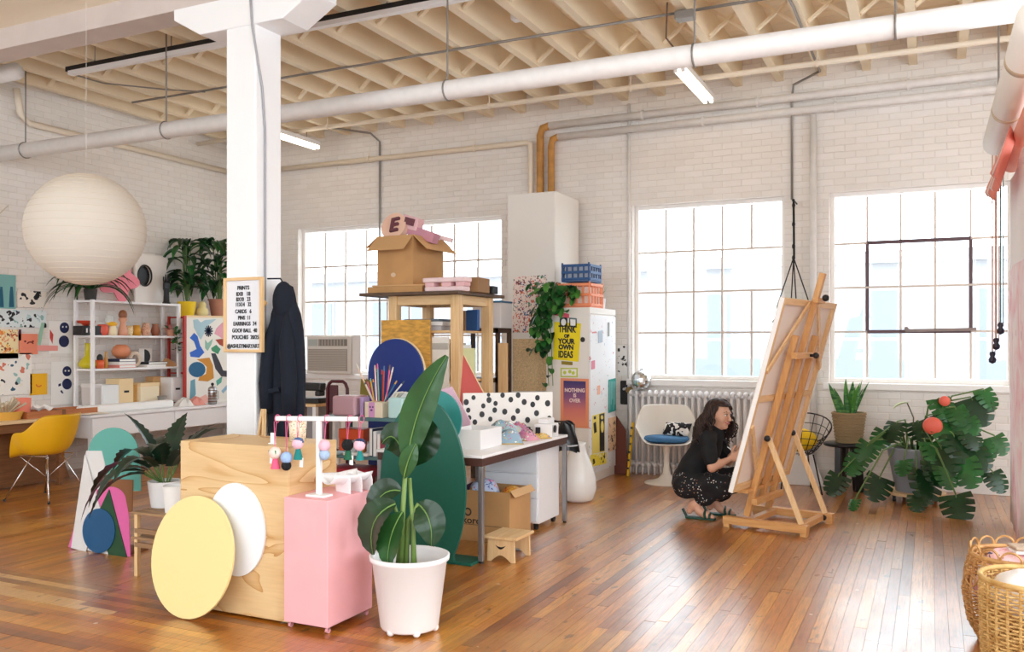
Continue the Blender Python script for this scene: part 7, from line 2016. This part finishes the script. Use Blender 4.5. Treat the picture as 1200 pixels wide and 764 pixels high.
me2 = BF.mesh('body'); me2.materials.append(SKIN)
ob = bpy.data.objects.new('body', me2); COL.objects.link(ob); ob.parent = wo
# face details
for s in (-1, 1):
    MB().sph(hp3(.083, s * .032, .012), (.011, .014, .009), 12, 8).build('eye', M('eye_white', '#e9e4e0', .3), ob, smooth=True)
    MB().sph(hp3(.0925, s * .031, .012), (.004, .006, .0065), 10, 8).build('iris', M('dark_iris', '#2a1a12', .2), ob, smooth=True)
    MB().tube([hp3(.088, s * .014, .036), hp3(.088, s * .032, .041), hp3(.074, s * .052, .034)], [.003, .004, .002], 6).build('eyebrow', M('brow_brown', '#2e1c14', .8), ob)
    MB().tube([hp3(.093, s * .018, .018), hp3(.092, s * .032, .0225), hp3(.08, s * .046, .016)], .0022, 5).build('lash_line', M('brow_brown', '#2e1c14', .8), ob)
MB().tube([hp3(.082, -.031, -.052), hp3(.098, -.014, -.059), hp3(.102, 0, -.061), hp3(.098, .014, -.059), hp3(.082, .031, -.052)], [.002, .005, .0055, .005, .002], 8).build('lower_lip', M('lip_rose', '#b5564f', .4), ob, smooth=True)
MB().tube([hp3(.083, -.031, -.050), hp3(.1, -.014, -.0475), hp3(.104, 0, -.049), hp3(.1, .014, -.0475), hp3(.083, .031, -.050)], [.002, .0035, .004, .0035, .002], 8).build('upper_lip', M('lip_rose', '#b5564f', .4), ob, smooth=True)
MB().tube([hp3(.086, -.024, -.0525), hp3(.1, -.011, -.0545), hp3(.1025, 0, -.055), hp3(.1, .011, -.0545), hp3(.086, .024, -.0525)], .0028, 6).build('teeth', M('teeth_white', '#f4f0ea', .3), ob)
# hair: skull cap plus many loose curls
HAIR = M('dark_brown_hair', '#33201a', .55, var=.35, scale=30)
mb = MB(); mb.sph((0, 0, 0), (.116, .098, .128), 28, 20)
kill = []
for v in mb.bm.verts:
    x, y, z = v.co
    if (x > .045 and z < .075 and abs(y) < .08) or (x > .012 and z < .06 and y < -.03): kill.append(v)
    elif z < -.085: kill.append(v)
    else:
        n = noise.noise(v.co * 26); v.co *= 1 + .05 * n
bmesh.ops.delete(mb.bm, geom=kill, context='VERTS')
for v in mb.bm.verts: v.co = HM @ (v.co + Vector((-.012, 0, .008)))
hair = mb.build('hair', HAIR, wo, smooth=True, solid=.008)
hr = random.Random(5)
mbs = MB()
for i in range(210):
    el = hr.uniform(-.1, 1.35)
    sg = hr.choice((-1, 1))
    az = sg * hr.uniform((.5 if el > .85 else 1.15) if sg > 0 else (1.0 if el > .85 else 1.75), PI)
    L = hr.uniform(.19, .31) + max(0, el) * .07
    ph = hr.uniform(0, 6.28); fq = hr.uniform(55, 85)
    pts = []; n = 20; last = None; sa = 1 if az > 0 else -1
    for k in range(n):
        t = k / (n - 1); q = t * L
        e_ = el - q / .115
        amp = .003 + .016 * min(1, t * 1.3)
        if e_ > -.25:
            a_ = az + sa * .55 * t * (1 if abs(az) < 1.2 else 0)
            p = HM @ Vector((-.012 + .115 * math.cos(e_) * math.cos(a_), .1 * math.cos(e_) * math.sin(a_), .02 + .118 * math.sin(e_)))
            ou = HM.to_3x3() @ Vector((math.cos(a_), math.sin(a_), 0)); last = (p, q)
        else:
            p0, q0 = last or (HM @ Vector((-.012 + .112 * math.cos(az), .098 * math.sin(az), .0)), q)
            last = (p0, q0); dq = q - q0
            ou = HM.to_3x3() @ Vector((math.cos(az), math.sin(az), 0))
            p = p0 + ou * (.06 * math.sin(min(1, dq / .12) * PI / 2)) + Vector((-.15 * dq, 0, -dq))
        pts.append(p + Vector((math.cos(ph + q * fq) * amp, math.sin(ph + q * fq) * amp, .3 * amp * math.sin(2 * q * fq))))
    mbs.tube(pts, [.0085 * (1 - .5 * (k / (n - 1))) for k in range(n)], 5)
tag(mbs.build('curls', HAIR, hair, smooth=True), None, kind='stuff')
# clothes
TEE = M('black_tee', '#131316', .85, bmp=.3, bscale=60)
JT, ET = {}, []
g = .020
JT['hem'] = (waist + Vector((-.055, 0, -.10)), .128); JT['waist'] = (waist, .118); JT['chest'] = (chest, .132); JT['shc'] = (shc, .098); JT['neck'] = (shc + Vector((.006, 0, .018)), .082)
ET += [('hem', 'waist'), ('waist', 'chest'), ('chest', 'shc'), ('shc', 'neck')]
for sd, sh0, el in (('R', shR, elR), ('L', shL, elL)):
    chain(JT, ET, 'sl' + sd, [sh0, sh0.lerp(el, .45), sh0.lerp(el, .72)], [.068, .062, .062], 'shc')
def cloth(name, J, E, root, mat, vox=.007, seed=0, amp=.006):
    fl_ = Field((-.42, -.38, -.02), (.60, .38, .95), vox)
    skel(fl_, J, E, .035, .93)
    m2 = fl_.mesh(name)
    nrm_ = [v.normal.copy() for v in m2.vertices]
    for v, vn in zip(m2.vertices, nrm_):
        nz = noise.noise(Vector((v.co.x * 14 + seed, v.co.y * 14, v.co.z * 22)))
        v.co += vn * amp * nz
    m2.materials.append(mat)
    for p in m2.polygons: p.use_smooth = True
    o = bpy.data.objects.new(name, m2); COL.objects.link(o); o.parent = wo
    return o
cloth('t_shirt', JT, ET, 'waist', TEE)
TRO, nt_, b_ = newmat('paint_flecked_trousers')
tc1 = nt_.nodes.new('ShaderNodeTexCoord')
v1 = nt_.nodes.new('ShaderNodeTexVoronoi'); v1.inputs['Scale'].default_value = 62; nt_.links.new(tc1.outputs['Object'], v1.inputs['Vector'])
sp_ = nt_.nodes.new('ShaderNodeSeparateColor'); nt_.links.new(v1.outputs['Color'], sp_.inputs[0])
k1 = ramp(nt_, v1.outputs['Distance'], [(0, (1, 1, 1, 1)), (.33, (0, 0, 0, 1))], 'CONSTANT')
k2 = ramp(nt_, sp_.outputs[1], [(0, (0, 0, 0, 1)), (.55, (1, 1, 1, 1))], 'CONSTANT')
nzt = tex(nt_, 'Noise', 7, Detail=2.0); k3 = ramp(nt_, nzt.outputs[0], [(.45, (0, 0, 0, 1)), (.52, (1, 1, 1, 1))])
kk = mixrgb(nt_, 1.0, mixrgb(nt_, 1.0, k1, k2, 'MULTIPLY'), k3, 'MULTIPLY')
pc = ramp(nt_, sp_.outputs[0], [(0, lin('#d8d4cf')), (.3, lin('#b98a6a')), (.5, lin('#8fa0a8')), (.7, lin('#e8e4de')), (.9, lin('#b0705a'))], 'CONSTANT')
nt_.links.new(mixrgb(nt_, kk, lin('#161519'), pc), b_.inputs['Base Color']); b_.inputs['Roughness'].default_value = .85
JP, EP = {}, []
JP['hip'] = (hipC + Vector((-.01, 0, 0)), .135); JP['top'] = (waist + Vector((-.03, 0, -.05)), .118); EP.append(('hip', 'top'))
for sd, hp_, kn, an in (('R', hipR, kneeR, ankR), ('L', hipL, kneeL, ankL)):
    chain(JP, EP, 'p' + sd, [hp_ + Vector((-.01, 0, 0)), hp_.lerp(kn, .5), kn + Vector((.005, 0, .0)), kn.lerp(an, .35), kn.lerp(an, .68), kn.lerp(an, .80)], [.112, .098, .074, .07, .06, .055], 'hip')
cloth('trousers', JP, EP, 'hip', TRO, seed=4, amp=.008)
# sandals
SAND = M('dark_green_sandal', '#1d4a3c', .5)
for sd, an in (('R', ankR), ('L', ankL)):
    s = 1 if sd == 'L' else -1
    c = an + Vector((.06, s * .006, 0))
    pts = [(-.125, -.028), (-.10, -.036), (0, -.034), (.07, -.046), (.12, -.036), (.135, 0), (.12, .036), (.07, .044), (0, .032), (-.10, .034), (-.125, .028)]
    so = MB().prism(pts, (c.x, c.y, .001), (1, 0, 0), (0, 1, 0), .016).build('sandal', SAND, wo, bevel=.003)
    MB().tube([(c.x + .05, c.y - .046, .016), (c.x + .045, c.y - .042, .05), (c.x + .04, c.y, .074), (c.x + .045, c.y + .042, .05), (c.x + .05, c.y + .046, .016)], .012, 8).build('strap', SAND, so, smooth=True)
    MB().tube([(c.x + .085, c.y - .044, .016), (c.x + .085, c.y - .04, .04), (c.x + .085, c.y, .055), (c.x + .085, c.y + .04, .04), (c.x + .085, c.y + .044, .016)], .011, 8).build('strap', SAND, so, smooth=True)
    MB().obox((c.x - .135, c.y, .045), (.012, .05, .075), (0, -.5, 0)).build('heel_tab', SAND, so, bevel=.005)
# brush in her right hand, mustard cloth in her left
pb3 = wrR + Vector((.85, .25, .35)).normalized() * .075 + Vector((0, .022, 0))
br = thing('paint_brush', 'white handled paint brush held in the crouching woman hand', 'brush', tuple(Vector(wo.location) + pb3))
MB().tube([(-.09, -.03, .07), (.0, 0, 0), (.06, .02, -.05)], [.004, .006, .006], 8).build('handle', PAPER, br)
MB().cyl((.06, .02, -.05), (.1, .034, -.083), .007, .003, 8).build('bristles', M('bristle_mustard', '#b58a24', .8), br)
pl3 = wrL + Vector((.05, -.03, .0))
rg = thing('rag', 'mustard yellow rag held in the woman far hand', 'rag', tuple(Vector(wo.location) + pl3 + Vector((.03, -.035, .0))))
mb = MB(); mb.sph((0, 0, 0), (.045, .04, .065), 20, 14)
for v in mb.bm.verts: v.co *= 1 + .35 * noise.noise(v.co * 40)
mb.build('folds', M('mustard_cloth', '#c99a1e', .9), rg, smooth=True)
# ================================================================ LAST SMALL THINGS AND GROUPS
pz_ = thing('table_easel', 'little pale wood A frame strut leaning on white column base', 'easel', (-4.44, 4.9, 0))
MB().bar((-.06, 0, .0), (.05, .1, 1.02), .03, .016).build('strut', PINE, pz_)
MB().bar((.13, 0, .0), (.06, .1, 1.02), .03, .016).build('strut', PINE, pz_)
MB().bar((-.03, .045, .45), (.11, .045, .45), .02, .014).build('cross_bar', PINEX, pz_)
GROUPS = {'art_print': 'art prints pinned to the walls', 'paper_strip': 'paper strips on the left wall', 'bead_chain': 'bead chains at the right window',
    'book': 'books on the shelves', 'binder': 'binders on the lower rack shelf', 'hanging_ornament': 'earrings hanging on the T stand', 'pouch': 'pouches heaped on the work table',
    'sticker': 'stickers on the poster cabinet', 'poster': 'posters on the white cabinet', 'storage_box': 'boxes on the bottom shelf board', 'jar': 'jars', 'cup': 'cups', 'vase': 'vases',
    'foam_letter': 'foam letter pieces on the pine rack', 'fabric_bundle': 'fabric bundles', 'round_board': 'round painted boards', 'arched_board': 'arched painted boards',
    'triangle_board': 'triangular painted boards', 'heating_pipe': 'thick pipes on the window wall', 'riser_pipe': 'ochre riser pipes', 'cream_pipe': 'cream wall pipes', 'drop_pipe': 'white drop pipes',
    'grey_conduit': 'grey conduits', 'strip_lamp': 'strip lamps', 'crate': 'plastic crates on the poster cabinet', 'wicker_basket': 'wicker baskets', 'mug': 'mugs on the work table',
    'potted_plant': 'potted plants on the red rack', 'armchair': 'moulded armchairs', 'paper_sheet': 'sheets in the aqua bin', 'art_board': 'boards under the plant stand', 'marker': 'markers in the cream box', 'cloth': 'crumpled cloths on the white table', 'bowl': 'bowls on the shelf'}
for o in list(bpy.data.objects):
    k = o.name.split('.')[0]
    if o.parent is None and 'label' in o and k in GROUPS and 'group' not in o: o['group'] = GROUPS[k]
